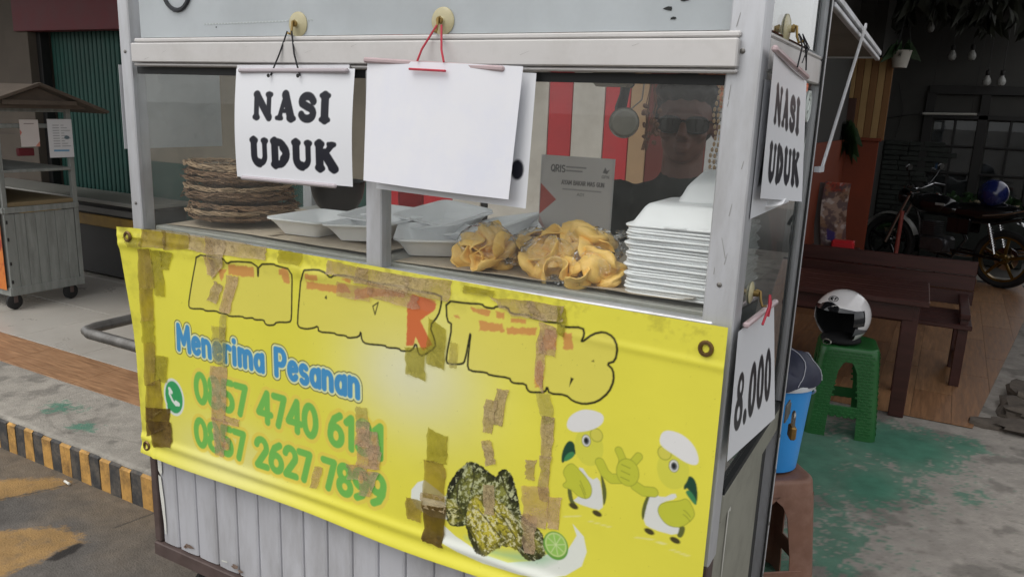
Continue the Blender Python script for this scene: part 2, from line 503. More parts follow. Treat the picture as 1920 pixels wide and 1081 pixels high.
class Art:
    def __init__(self, w, h, res, base):
        self.w, self.h = w, h
        self.nu, self.nv = int(round(w / res)), int(round(h / res))
        u = np.linspace(0, w, self.nu + 1); v = np.linspace(0, h, self.nv + 1)
        self.U, self.V = np.meshgrid(u, v)
        self.res = res
        self.C = np.zeros(self.U.shape + (3,)); self.C[:] = lin(base)
    def win(self, x0, y0, x1, y1):
        r = self.res
        i0 = max(0, int(x0 / self.w * self.nu) - 2); i1 = min(self.nu + 1, int(x1 / self.w * self.nu) + 4)
        j0 = max(0, int(y0 / self.h * self.nv) - 2); j1 = min(self.nv + 1, int(y1 / self.h * self.nv) + 4)
        return (slice(j0, max(j0, j1)), slice(i0, max(i0, i1)))
    def put(self, sl, d, c, aa=None, alpha=1.0):
        aa = aa or self.res * .7
        a = np.clip(.5 - d / (2 * aa), 0, 1) * alpha
        c = np.array(lin(c)) if not isinstance(c, np.ndarray) else c
        self.C[sl] = self.C[sl] * (1 - a[..., None]) + c * a[..., None]
    def dpoly(self, U, V, pts, closed=False):
        d = np.full(U.shape, 9.0)
        n = len(pts)
        for i in range(n if closed else n - 1):
            (ax, ay), (bx, by) = pts[i], pts[(i + 1) % n]
            dx, dy = bx - ax, by - ay
            q = dx * dx + dy * dy + 1e-12
            t = np.clip(((U - ax) * dx + (V - ay) * dy) / q, 0, 1)
            d = np.minimum(d, np.hypot(U - ax - t * dx, V - ay - t * dy))
        return d
    def inside(self, U, V, pts):
        ins = np.zeros(U.shape, bool)
        n = len(pts)
        for i in range(n):
            (ax, ay), (bx, by) = pts[i], pts[(i + 1) % n]
            if abs(by - ay) < 1e-12: continue
            k = ((ay > V) != (by > V)) & (U < (bx - ax) * (V - ay) / (by - ay) + ax)
            ins ^= k
        return ins
    def bb(self, pts, pad):
        xs = [q[0] for q in pts]; ys = [q[1] for q in pts]
        return self.win(min(xs) - pad, min(ys) - pad, max(xs) + pad, max(ys) + pad)
    def stroke(self, pts, wd, c, closed=False, alpha=1.0):
        sl = self.bb(pts, wd)
        self.put(sl, self.dpoly(self.U[sl], self.V[sl], pts, closed) - wd / 2, c, alpha=alpha)
    def fill(self, pts, c, grow=0.0, alpha=1.0, aa=None, rough=0.0, seed=0, soft=0):
        for _ in range(soft):
            pts = [q for i in range(len(pts)) for q in ((pts[i][0] * .75 + pts[(i + 1) % len(pts)][0] * .25, pts[i][1] * .75 + pts[(i + 1) % len(pts)][1] * .25), (pts[i][0] * .25 + pts[(i + 1) % len(pts)][0] * .75, pts[i][1] * .25 + pts[(i + 1) % len(pts)][1] * .75))]
        sl = self.bb(pts, abs(grow) + .004 + (aa or 0))
        U, V = self.U[sl], self.V[sl]
        d = self.dpoly(U, V, pts, True)
        d = np.where(self.inside(U, V, pts), -d, d) - grow
        if rough: d = d + (fbm(U, V, 140, seed) - .5) * rough
        self.put(sl, d, c, aa=aa, alpha=alpha)
    def oval(self, cx, cy, rx, ry, c, rot=0, alpha=1.0, aa=None):
        k = max(rx, ry)
        sl = self.win(cx - k, cy - k, cx + k, cy + k)
        x = self.U[sl] - cx; y = self.V[sl] - cy
        ca, sa = math.cos(R(rot)), math.sin(R(rot))
        x, y = x * ca + y * sa, -x * sa + y * ca
        d = (np.hypot(x / rx, y / ry) - 1) * min(rx, ry)
        self.put(sl, d, c, aa=aa, alpha=alpha)
    def strokes_of(self, s, p0, p1, h, squeeze=None, slant=0.0, gap=.1):
        """letters along p0->p1, cap height h; returns polylines in sheet metres"""
        tot = sum(FONT[ch][0] + gap for ch in s) - gap
        L_ = math.hypot(p1[0] - p0[0], p1[1] - p0[1])
        ex = ((p1[0] - p0[0]) / L_, (p1[1] - p0[1]) / L_); ey = (-ex[1], ex[0])
        k = L_ / tot
        out = []; x = 0
        for ch in s:
            wd, pl = FONT[ch]
            for q in pl:
                out.append([(p0[0] + ex[0] * (x + a + slant * b * h / k) * k + ey[0] * b * h,
                             p0[1] + ex[1] * (x + a + slant * b * h / k) * k + ey[1] * b * h) for a, b in q])
            x += wd + gap
        return out
    def text(self, s, p0, p1, h, wd, layers, slant=0.0, gap=.1, alpha=1.0):
        """layers: list of (grow, colour), painted widest first"""
        for pl in ([self.strokes_of(s, p0, p1, h, slant=slant, gap=gap)]):
            allp = [q for l in pl for q in l]
            mg = max(g for g, _ in layers) + wd
            sl = self.bb(allp, mg)
            U, V = self.U[sl], self.V[sl]
            d = np.full(U.shape, 9.0)
            for l in pl:
                x0 = min(q[0] for q in l) - mg; x1 = max(q[0] for q in l) + mg
                c0 = np.searchsorted(U[0], x0); c1 = np.searchsorted(U[0], x1)
                if c1 > c0:
                    d[:, c0:c1] = np.minimum(d[:, c0:c1], self.dpoly(U[:, c0:c1], V[:, c0:c1], l))
            for g, c in layers:
                self.put(sl, d - wd / 2 - g, c, alpha=alpha)
    def build(self, name, mat, fn, parent=None, back=None, **props):
        """fn(U,V)->x,y,z arrays"""
        x, y, z = fn(self.U, self.V)
        co = np.stack([x, y, z], -1).reshape(-1, 3).astype(np.float32)
        nu, nv = self.nu, self.nv
        i, j = np.meshgrid(np.arange(nu), np.arange(nv))
        a = (j * (nu + 1) + i).ravel()
        q = np.stack([a, a + 1, a + nu + 2, a + nu + 1], -1).astype(np.int32)
        me = bpy.data.meshes.new(name)
        me.vertices.add(len(co)); me.vertices.foreach_set('co', co.ravel())
        me.loops.add(q.size); me.loops.foreach_set('vertex_index', q.ravel())
        me.polygons.add(len(q)); me.polygons.foreach_set('loop_start', np.arange(0, q.size, 4, dtype=np.int32))
        me.polygons.foreach_set('use_smooth', np.ones(len(q), bool))
        me.update(calc_edges=True)
        at = me.color_attributes.new('Col', 'FLOAT_COLOR', 'POINT')
        rgba = np.ones((len(co), 4), np.float32); rgba[:, :3] = np.clip(self.C, 0, 1).reshape(-1, 3)
        at.data.foreach_set('color', rgba.ravel())
        me.materials.append(mat)
        o = bpy.data.objects.new(name, me); COL.objects.link(o)
        if parent is not None: o.parent = parent
        for k, p in props.items(): o[k] = p
        return o

# ================================================================ THE SETTING
m_asph = M('asphalt', (92, 88, 84), rough=.92, var=.25, vs_=9, bump=.5, bs=160, dirt=(120, 108, 90), da=.5, ds=2.5)
m_conc = M('concrete', (128, 126, 122), rough=.9, var=.2, vs_=5, bump=.35, bs=120, dirt=(88, 86, 82), da=.6, ds=3)
m_ground_art = MA('worn ground', rough=.93, bump=.45, bs=150, var=.22, vs_=14)
m_grout = M('dark grout', (70, 68, 64), rough=.95)

_road = MB(); _road.add([(-150, -300, 0), (150, -300, 0), (150, 300, 0), (-150, 300, 0)], [(0, 1, 2, 3)])
struct(_road.build('road', m_asph))

# --- worn road surface by the kerb, with remains of yellow paint
rd = Art(3.6, 1.5, .006, (96, 92, 87))
_U, _V = rd.U - 3.2, rd.V - 1.0          # sheet x,y -> world x -3.2..0.4, y -1.0..0.5
n1 = fbm(_U, _V, 5, 1); n2 = fbm(_U, _V, 30, 9); n3 = fbm(_U, _V, 110, 20, 3)
rd.C *= (.72 + .5 * n1 + .25 * (n2 - .5) + .35 * (n3 - .5))[..., None]
brown = np.clip((_V - .22 + .35 * (n1 - .5)) / .25, 0, 1) * .55
rd.C = rd.C * (1 - brown[..., None]) + np.array(lin((122, 106, 84))) * (.7 + .6 * n2)[..., None] * brown[..., None]
def _pt(l): return [(a + 3.2, b + 1.0) for a, b in l]
for pl, al in (([(-1.524, 0.25), (-1.354, 0.4078), (-1.248, 0.4663), (-1.174, 0.4762), (-1.225, 0.3339), (-1.323, 0.1486)], .85),
               ([(-1.155, 0.0288), (-0.8878, 0.2455), (-0.7882, 0.2532), (-0.7281, 0.2287), (-0.7518, 0.1247), (-0.7441, -0.0127), (-0.7337, -0.1164), (-0.8677, -0.2343)], .8)):
    pl = _pt(pl)
    sl = rd.bb(pl, .05)
    d = rd.dpoly(rd.U[sl], rd.V[sl], pl, True); d = np.where(rd.inside(rd.U[sl], rd.V[sl], pl), -d, d)
    d = d + (n2[sl] - .5) * .05 + (n3[sl] - .5) * .05
    a = np.clip(.5 - d / .03, 0, 1) * al * np.clip(.35 + 1.5 * n2[sl], 0, 1)
    cc = np.array(lin((168, 132, 76))) * (.75 + .5 * n1[sl])[..., None]
    rd.C[sl] = rd.C[sl] * (1 - a[..., None]) + cc * a[..., None]
# broken edge of an old slab and a dark hole
rd.stroke(_pt([(-0.7292, 0.3485), (-0.7153, 0.4258), (-0.7022, 0.4958)]), .006, (52, 48, 44))
rd.stroke(_pt([(-1.275, 0.2395), (-1.225, 0.3339), (-1.169, 0.4847)]), .005, (58, 54, 50))
rd.fill(_pt([(-0.7291, 0.0928), (-0.7451, 0.1487), (-0.7388, 0.2218), (-0.7137, 0.2215), (-0.6969, 0.1758), (-0.6966, 0.1099)]), (44, 41, 38), rough=.012)
def _rdz(U, V):
    x, y = U - 3.2, V - 1.0
    return x, y, .004 + .006 * fbm(x, y, 4, 3) + .003 * fbm(x, y, 30, 8)
o = struct(rd.build('road_surface', m_ground_art, _rdz))

# --- raised pavement slab (its own top is the bedding under tiles and screed)
_p = MB(); _p.box((0, 6.26, .07), (24, 11.48, .14)); struct(_p.build('pavement', m_grout))

# --- screed in front of the shops, kerb side, and to the right of the cart
def greenmix(A, x0, y0, blobs, base):
    U, V = A.U + x0, A.V + y0
    a = fbm(U, V, 3, 2); b = fbm(U, V, 14, 11); c = fbm(U, V, 60, 22, 4); e = fbm(U, V, 190, 31, 2)
    A.C[:] = lin(base); A.C *= (.8 + .28 * a + .22 * (b - .5) + .2 * (c - .5))[..., None]
    dk = np.clip((fbm(U, V, 8, 33) - .56) / .1, 0, 1) * .35
    A.C *= (1 - dk)[..., None]
    g = np.zeros(U.shape)
    for (x, y, rx, ry, s) in blobs:
        g = np.maximum(g, s * np.exp(-(((U - x) / rx) ** 2 + ((V - y) / ry) ** 2)))
    mk = np.clip((g + .55 * (b - .5) + .75 * (c - .5) + .3 * (e - .5) - .42) / .12, 0, 1) * (.72 + .28 * np.clip((g - .4) * 2, 0, 1))
    A.C *= (1 - np.clip((fbm(U, V, 220, 50, 2) - .7) * 6, 0, 1) * .25)[..., None]          # grit
    A.C *= (1 + np.clip((fbm(U, V, 200, 53, 2) - .74) * 6, 0, 1) * .3)[..., None]
    rc = random.Random(int(x0 * 10) + 9)
    for _ in range(6):                                                                     # fine cracks
        px, py, an = rc.uniform(0, A.w), rc.uniform(0, min(A.h, 2.3)), rc.uniform(0, 6.28)
        pl = [(px, py)]
        for _k in range(14):
            an += rc.uniform(-.5, .5); px += .05 * math.cos(an); py += .05 * math.sin(an); pl.append((px, py))
        A.stroke(pl, A.res * .8, (70, 66, 60), alpha=.4)
    gc = np.array(lin((70, 126, 104))) * (.75 + .5 * b)[..., None]
    A.C = A.C * (1 - mk[..., None]) + gc * mk[..., None]
ap = Art(7.0, .405, .007, (140, 138, 134))
greenmix(ap, -4.6, .515, [(-1.62, .72, .16, .09, .62), (-1.35, .64, .13, .07, .6), (.8, .75, .3, .2, .55)], (162, 157, 147))
def _apz(U, V):
    x, y = U - 4.6, V + .515
    return x, y, .15 + .002 * fbm(x, y, 12, 4) - .012 * np.clip((.53 - y) / .015, 0, 1)
struct(ap.build('pavement_apron', m_ground_art, _apz))
yd = Art(2.5, 6.6, .0105, (140, 138, 134))
greenmix(yd, .92, .922, [(1.74, 2.5, .28, .3, 1.1), (1.98, 2.66, .13, .16, .8), (1.66, 1.98, .17, .26, 1.0), (1.62, 2.3, .4, .5, .64), (1.38, 2.1, .42, .75, .8), (1.5, 1.75, .25, .3, .62),
                        (1.6, 1.35, .16, .22, .62), (1.55, 1.62, .2, .2, .6), (2.0, 2.1, .16, .16, .5), (1.72, 1.2, .1, .12, .52), (1.4, 1.15, .3, .3, .66), (1.85, 2.35, .15, .15, .7), (1.8, 2.0, .2, .25, .55), (1.6, 1.5, .25, .3, .58)], (164, 158, 150))
def _ydz(U, V):
    x, y = U + .92, V + .922
    return x, y, .15 + .0025 * fbm(x, y, 10, 5)
struct(yd.build('yard_floor', m_ground_art, _ydz))

# --- kerb with painted stripes
m_kerb = M('kerb concrete', (120, 116, 108), rough=.9, bump=.4, bs=90)
m_kyel = M('kerb yellow paint', (190, 146, 78), rough=.75, var=.2, vs_=16, bump=.25, bs=90, dirt=(104, 82, 52), da=.85, ds=14)
m_kblk = M('kerb black paint', (62, 62, 62), rough=.75, var=.25, vs_=16, bump=.25, bs=90, dirt=(112, 102, 88), da=.7, ds=16)
_k = MB(); _k.box((-4.0, .511, .068), (16, .018, .136), .004); kerb = struct(_k.build('kerb', m_kerb))
for i in range(56):
    x = -3.3 + i * .0648
    q = MB()
    jit = [random.uniform(-.004, .004) for _ in range(4)]
    y0 = .498 + random.uniform(-.0008, .0008)
    h = .139 + random.uniform(-.004, .003)
    q.add([(x + jit[0], y0, -.003), (x + .0648 + jit[1], y0, -.003), (x + .0648 + jit[2], y0, h), (x + jit[3], y0, h),
           (x + jit[3] + .002, y0 + .01, h + .008), (x + .0648 + jit[2] - .002, y0 + .01, h + .008)],
          [(0, 1, 2, 3), (3, 2, 5, 4)])
    q.build('painted_stripe', m_kyel if i % 2 else m_kblk, kerb)

# --- tiled shop floor on the left, with a wood-look border
m_tile = M('floor tile', (176, 172, 164), rough=.3, var=.06, vs_=3, dirt=(150, 143, 132), da=.5, ds=2.2)
m_wtile = M('wood look tile', (158, 122, 90), rough=.45, var=.35, vs_=5, stretch=(1.2, 14, 1), dirt=(112, 74, 46), da=.6, ds=6)
_f = MB(); _f.box((-3.6, 1.96, .146), (9, 2.07, .004)); tf = struct(_f.build('floor', m_grout))
for i in range(13):
    for j in range(3):
        q = MB(); q.box((-7.1 + i * .6 + .3 + .02, 1.213 + j * .6 + .3, .1485), (.5965, .5965, .0055), .0015)
        q.build('tile', m_tile, tf)
for i in range(13):
    q = MB(); q.box((-7.0 + i * .6, .922 + .144, .1485), (.597, .286, .0065), .0015)
    q.build('wood_tile', m_wtile, tf)

# --- plank-pattern floor under the table
m_wood_a = M('plank floor light', (150, 112, 78), rough=.5, var=.28, vs_=4, stretch=(14, 1.2, 1), dirt=(110, 78, 52), da=.5, ds=5)
m_wood_b = M('plank floor darker', (138, 100, 68), rough=.5, var=.3, vs_=4, stretch=(14, 1.2, 1), dirt=(100, 70, 46), da=.5, ds=5)
_f = MB(); _f.add([(.86, 2.915, .1535), (2.03, 2.915, .1535), (2.62, 7.2, .1535), (.86, 7.2, .1535)], [(0, 1, 2, 3)])
pf = struct(_f.build('plank_floor', m_grout))
for i in range(10):
    x = .86 + i * .18
    for j in range(5):
        y0 = 2.918 + j * .92 - (.46 if i % 2 and j else 0); y1 = y0 + .917 - (.46 if (i % 2 and j == 0) else 0)
        y1 = min(y1, 7.2)
        poly = [(x, y0), (x + .1785, y0), (x + .1785, y1), (x, y1)]
        f_ = lambda p: p[0] - (2.03 + (p[1] - 2.915) * .1377)
        out_ = []
        for k in range(4):
            a_, b_ = poly[k], poly[(k + 1) % 4]
            fa, fb_ = f_(a_), f_(b_)
            if fa <= 0: out_.append(a_)
            if fa * fb_ < 0:
                t_ = fa / (fa - fb_); out_.append((a_[0] + (b_[0] - a_[0]) * t_, a_[1] + (b_[1] - a_[1]) * t_))
        if len(out_) < 3: continue
        q = MB(); q.prism(out_, .004, c=(0, 0, .154))
        q.build('plank', m_wood_a if (i * 3 + j * 5) % 4 < 2 else m_wood_b, pf)

# ================================================================ SHOP BUILDING behind the cart
m_plaster = M('old grey plaster', (92, 84, 75), rough=.9, var=.16, vs_=3, dirt=(86, 78, 70), da=.5, ds=2)
m_green = M('teal green paint', (18, 70, 61), rough=.6, var=.2, vs_=4, dirt=(16, 58, 50), da=.6, ds=3)
m_red = M('red paint', (206, 36, 46), rough=.5, var=.1, dirt=(160, 30, 36), da=.3)
m_dred = M('dark red fascia', (92, 18, 28), rough=.6, var=.15)
m_white = M('cream white paint', (222, 216, 204), rough=.55, var=.05, dirt=(176, 166, 150), da=.4, ds=4)
m_dark = M('dark steel', (36, 36, 36), rough=.55, metal=.3)
m_beige = M('beige board', (190, 156, 118), rough=.7, var=.1)
shop = thing('shop_building', 'shop front with green shutter, red fascia and red and white striped boards', 'building', (0, 3.0, .15))
def sp(name, mat, *boxes, parent=shop, ch=.003, **kw):
    q = MB()
    for c, s in boxes: q.box(c, s, ch)
    return q.build(name, mat, parent, **kw)
m_plaster2 = M('lighter old plaster', (142, 133, 118), rough=.9, var=.14, vs_=3, dirt=(108, 100, 88), da=.5, ds=2.5)
sp('wall', m_plaster2, ((-2.95, .09, 1.3), (2.6, .16, 2.6)), ch=0)
sp('wall', m_plaster, ((-6.6, .09, 1.3), (2.5, .16, 2.6)), ((-4.8, .09, 2.32), (1.1, .16, .55)), ch=0)
sp('wall', m_plaster, ((-.45, .12, 1.3), (2.4, .1, 2.6)), ch=0)
sp('dado', m_green, ((-2.95, -.004, .44), (2.58, .02, .88)))
sp('dado', m_plaster, ((-6.0, -.004, .5), (.9, .02, 1.0)))
sp('pillar', m_plaster, ((-5.52, -.06, 1.3), (.34, .14, 2.6)))
sp('fascia', m_dred, ((-4.75, -.1, 2.12), (1.5, .12, .44)))
sp('door_frame', m_dark, ((-5.32, -.02, 1.0), (.06, .08, 2.0)))
sh = sp('roller_shutter', m_green, ((-4.74, .05, 1.0), (1.12, .01, 2.0)), ch=0)
for i in range(19):
    q = MB(); x = -5.28 + i * .0585
    q.box((x + .029, .035, 1.0), (.046, .02, 1.98), .006); q.build('shutter_slat', m_green, sh)
for a, b, mt in ((-1.66, -1.06, m_red), (-1.055, -.84, m_white), (-.835, -.79, m_dark), (-.785, -.385, m_white), (-.38, -.23, m_red),
                 (-.225, -.025, m_white), (-.02, .13, m_red), (.135, .24, m_beige), (.245, .75, M('brown red board', (112, 44, 36), rough=.7))):
    sp('stripe_board', mt, (((a + b) / 2, .058, 1.25), (b - a, .02, 2.5)))
# dark goods in front of the shutter: a long low counter
lc = thing('shop_counter', 'low dark counter with pale top and yellow plank by green shutter', 'counter', (-4.5, 2.62, .15))
q = MB(); q.box((0, 0, .3), (2.4, .3, .56), .005); q.build('body', m_dark, lc)
q = MB(); q.box((0, -.03, .61), (2.44, .4, .03), .004); q.build('top', M('pale laminate', (128, 128, 122), rough=.5), lc)
q = MB(); q.box((0, -.16, .53), (2.42, .02, .05), .004); q.build('trim', M('grey metal lip', (92, 92, 90), rough=.5), lc)
q = MB(); q.box((0, -.17, .45), (2.4, .025, .085), .004); q.build('plank', M('yellow painted plank', (150, 118, 40), rough=.6, dirt=(90, 66, 24), da=.6), lc)

# poster on the wall beside the vendor
pa = Art(.22, .42, .0018, (206, 206, 204))
pa.text('TERIMA KOST', (.012, .352), (.172, .352), .032, .0055, [(0, (40, 42, 50))])
pa.stroke([(.01, .335), (.21, .335)], .004, (60, 60, 70))
pa.text('Kost Putri W', (.05, .292), (.168, .292), .026, .0042, [(0, (50, 52, 62))]) if all(c in FONT for c in 'Kost Putri W') else None
pa.stroke([(.04, .212), (.22, .214)], .016, (168, 168, 168), alpha=.5)
pa.fill([(.08, .15), (.2, .15), (.2, .19), (.08, .19)], (52, 54, 60))
pa.text('RUANG', (.09, .158), (.165, .158), .022, .004, [(0, (215, 215, 215))])
for k, s in enumerate(('- FRENT', '- RUANG', '- RUANG')):
    pa.text(s, (.04, .1 - k * .036), (.13, .1 - k * .036), .022, .0036, [(0, (70, 72, 80))])
    pa.stroke([(.14, .105 - k * .036), (.2, .105 - k * .036)], .018, (110, 112, 118), alpha=.6)
m_paper = MA('printed paper', rough=.55, var=.05)
po = pa.build('notice_poster', m_paper, lambda U, V: (.585 + U, 3.038 + 0 * U + .004 * np.sin(9 * V), 1.245 + V))
tag(po, 'white notice poster with black lettering on wall beside vendor', 'poster')

# sachets hanging above the poster
m_sach = M('coffee sachet foil', (172, 104, 66), rough=.35, var=.3, vs_=30, metal=.2)
for i in range(5):
    q = MB()
    x = .52 + i * .062
    for k in range(4):
        z = 1.95 - k * .088
        q.slab(4, 4, lambda s, t: (x + s * .054, 2.93 - .012 * math.sin(math.pi * s) - .006 * math.sin(math.pi * t) + .004 * (k % 2), z - .083 * t), .002, (0, -1, 0))
    tag(q.build('sachet_strip', m_sach), 'strip of brown drink sachets hanging above the notice poster, %s counted from the vendor' % ('first', 'second', 'third', 'fourth', 'fifth')[i], 'sachets', 'sachet strips above the poster')

# ================================================================ PORCH HOUSE at the right
m_orange = M('orange brown wall paint', (128, 58, 32), rough=.7, var=.12, vs_=3, dirt=(110, 52, 30), da=.4)
m_cream = M('cream stripe', (178, 146, 98), rough=.8, var=.08)
m_tan = M('tan stripe', (138, 100, 62), rough=.8, var=.08)
m_gwall = M('grey render', (66, 65, 62), rough=.9, var=.12)
m_stone = M('dark ledgestone', (46, 50, 46), rough=.85, var=.35, vs_=14, bump=.4, bs=40)
m_black = M('blackened timber', (24, 22, 20), rough=.6, var=.2)
m_pane = MG('dark window glass', tint=(.5, .55, .58), film=.04)
porch = thing('porch_house', 'house porch with orange wainscot, striped wall, dark stone and framed window', 'house', (0, 0, .15))
def pp(name, mat, *boxes, ch=.003, parent=porch, **kw):
    q = MB()
    for c, s in boxes: q.box(c, s, ch)
    return q.build(name, mat, parent, **kw)
pp('wall', m_gwall, ((.78, 5.0, 1.3), (.1, 3.8, 2.6)), ((.0, 7.1, 1.3), (1.9, .16, 2.6)), ((1.82, 8.79, 1.41), (1.64, .16, 2.82)), ((1.0, 7.9, 1.3), (.1, 1.7, 2.6)), ch=0)
pp('wainscot', m_orange, ((.88, 7.0, .62), (.5, .04, 1.24)), ((.84, 5.0, .62), (.02, 3.9, 1.24)))
for i in range(9):
    pp('stripe_board', m_cream if i % 2 else m_tan, ((.64 + i * .062, 7.005, 1.62), (.06, .03, .75)), ch=.004)
pp('wainscot_cap', m_orange, ((.88, 6.985, 1.25), (.54, .06, .03)))
q = MB()
for r_ in range(22):
    x = 1.06
    while x < 1.5:
        wd = random.uniform(.12, .3)
        q.box((x + wd / 2, 8.7 - random.uniform(0, .02), .03 + r_ * .0555), (wd - .006, .05, .05), .006)
        x += wd
q.build('stone_cladding', m_stone, porch, kind='stuff')
# framed window and door leaf, each pane its own
wf = pp('window_frame', m_black, ((1.98, 8.7, 1.78), (1.1, .07, .09)), ((1.46, 8.7, 1.15), (.09, .07, 1.2)), ((2.5, 8.7, 1.15), (.08, .07, 1.2)),
        ((1.98, 8.7, .56), (1.1, .07, .08)), ((1.98, 8.7, 1.5), (1.0, .06, .05)), ((1.98, 8.7, 1.15), (.09, .06, 1.2)))
for a in (1.51, 2.03):
    for k in range(2):
        for l in range(3):
            c = (a + .02 + k * .215 + .09, 8.705, .62 + l * .29 + .13)
            pn = pp('pane', m_pane, (c, (.19, .006, .26)), ch=0, parent=wf)
    pp('glazing_bar', m_black, ((a + .215, 8.69, 1.06), (.022, .03, .9)), ((a + .2, 8.685, .9), (.42, .03, .02)), ((a + .2, 8.687, 1.19), (.42, .03, .02)), parent=wf)
m_room = M('curtain behind window', (60, 60, 62), rough=.9)
pp('curtain', m_room, ((1.98, 8.76, 1.15), (1.05, .02, 1.2)))
# roof over the porch and shop front, with timber lattice
m_roofu = M('underside of roof', (40, 38, 36), rough=.9, var=.2)
rf = MB(); rf.box((-2.925, 5.2, 2.86), (11.15, 8.0, .06)); roofo = rf.build('roof', m_roofu, porch)
for i in range(12):
    q = MB(); q.box((1.2, 5.0 + i * .34, 2.68), (2.8, .035, .06), .004); q.build('rafter', m_black, roofo)
for i in range(8):
    q = MB(); q.box((.7 + i * .25, 6.9, 2.62), (.03, 3.8, .045), .004); q.build('batten', m_black, roofo)
q = MB(); q.box((3.52, 6.2, 1.0), (.12, 6.0, 2.0), .003)  # wall out of view, added to keep side light off the porch
tag(q.build('light_block_wall', m_gwall), 'unseen grey wall added right of the porch to block side light', 'wall')

# neighbour house that shows only as a reflection in the cart's side glass
nh = thing('neighbour_house', 'pale house with red tiled roof mirrored in the cart side glass', 'house', (8.4, 36, 0))
q = MB(); q.box((0, 2, 1.45), (5, 4, 2.9)); q.build('wall', m_white, nh)
m_rt = M('red roof tile', (176, 92, 62), rough=.8, var=.25, vs_=9)
q = MB(); q.add([(-2.9, -.4, 2.75), (2.9, -.4, 2.75), (2.9, 2, 4.3), (-2.9, 2, 4.3), (-2.9, 4.4, 2.75), (2.9, 4.4, 2.75)], [(0, 1, 2, 3), (3, 2, 5, 4)])
q.add([(-2.6, 0, 2.75), (-2.6, 4, 2.75), (-2.6, 2, 4.2)], [(0, 1, 2)]); q.add([(2.6, 0, 2.75), (2.6, 4, 2.75), (2.6, 2, 4.2)], [(0, 1, 2)])
nr = q.build('roof', m_rt, nh)
for i in range(9):
    t = i / 9
    q = MB(); q.box((0, -.4 + 2.4 * t, 2.78 + 1.55 * t), (5.82, .27, .03), .004, rotx(R(32))); q.build('tile_course', m_rt, nr)
q = MB(); q.box((-1.2, -.01, 1.5), (.9, .05, 1.1)); q.build('window', m_pane, nh)

# ================================================================ FOOD CART
CW, CD = 1.5, .633                       # front width, depth
m_alu = M('brushed aluminium', (200, 202, 206), rough=.42, metal=.4, var=.09, vs_=5, stretch=(1, 1, .2), dirt=(140, 138, 132), da=.55, ds=9)
m_rail = M('white grey aluminium rail', (206, 204, 202), rough=.45, metal=.3, var=.05, vs_=3, dirt=(172, 168, 162), da=.35, ds=7)
m_strip = M('ribbed aluminium sheet', (196, 197, 202), rough=.5, metal=.2, var=.06, vs_=3, stretch=(1, 1, .25), dirt=(122, 118, 112), da=.45, ds=7)
m_iron = M('brown painted iron frame', (84, 70, 66), rough=.65, var=.2, vs_=12, dirt=(60, 44, 38), da=.7, ds=10)
m_glass = MG('cart window glass', film=.02, refl=.75)
m_glass2 = MG('cart side glass', film=.05, refl=1.6, tint=(.94, .97, .96))
m_uppan = M('frosted upper panel', (214, 221, 225), rough=.22, var=.05, vs_=2, dirt=(140, 146, 148), da=.3, ds=3)
def translucent(m, f):
    t = m.node_tree; N = t.nodes; L = t.links; b = N['Principled BSDF']; o = N['Material Output']
    tr = N.new('ShaderNodeBsdfTranslucent'); tr.inputs['Color'].default_value = (.86, .88, .88, 1)
    mx = N.new('ShaderNodeMixShader'); mx.inputs[0].default_value = f
    L.new(b.outputs[0], mx.inputs[1]); L.new(tr.outputs[0], mx.inputs[2]); L.new(mx.outputs[0], o.inputs['Surface'])
m_gasket = M('black rubber gasket', (28, 30, 30), rough=.7)
m_sidep = M('grey olive side sheet', (152, 152, 140), rough=.5, metal=.3, var=.1, vs_=3, dirt=(92, 92, 82), da=.5, ds=5)
m_scuff = M('bare white scuff', (214, 214, 206), rough=.7)
m_steel = M('galvanised pipe', (128, 126, 122), rough=.42, metal=.7, var=.2, vs_=20, dirt=(72, 66, 60), da=.6, ds=18)

cart = thing('food_cart', 'aluminium and glass food cart with ribbed lower panel and yellow banner', 'food cart')
def cp(name, mat, *boxes, ch=.0025, parent=None, **kw):
    q = MB()
    for c, s in boxes: q.box(c, s, ch)
    return q.build(name, mat, parent or cart, **kw)
ZB, ZT = .33, 2.12                        # bottom frame, roof
# corner posts: upper aluminium profile, brown iron foot behind the ribbed sheet
cp('post', m_alu, ((.019, .019, 1.66), (.038, .038, .9)))
cp('post', m_alu, ((1.474, .026, 1.45), (.052, .052, 1.3)))
cp('post', m_alu, ((.019, CD - .019, 1.45), (.038, .038, 1.3)))
cp('post', m_alu, ((1.48, CD - .02, 1.2), (.04, .04, 1.8)))
cp('post_edge', m_gasket, ((1.5015, CD - .045, 1.2), (.003, .014, 1.75)), ch=0)
cp('frame_leg', m_iron, ((.012, .014, .80), (.024, .028, .86)))
cp('frame_leg', m_iron, ((1.474, .022, .57), (.05, .04, .46)))
cp('mullion', m_alu, ((.77, .012, 1.4135), (.04, .035, .425)))
# front rails
cp('front_rail', m_rail, ((.765, .0, 1.6565), (1.405, .034, .043)), ((.765, .006, 1.6845), (1.405, .026, .009)), ((.765, .004, 1.6305), (1.405, .03, .007)))
cp('sill', m_alu, ((.765, .012, 1.222), (1.405, .03, .03)))
cp('gasket', m_gasket, ((.4, .012, 1.618), (.70, .012, .016)), ((1.118, .012, 1.618), (.655, .012, .016)), ch=0)
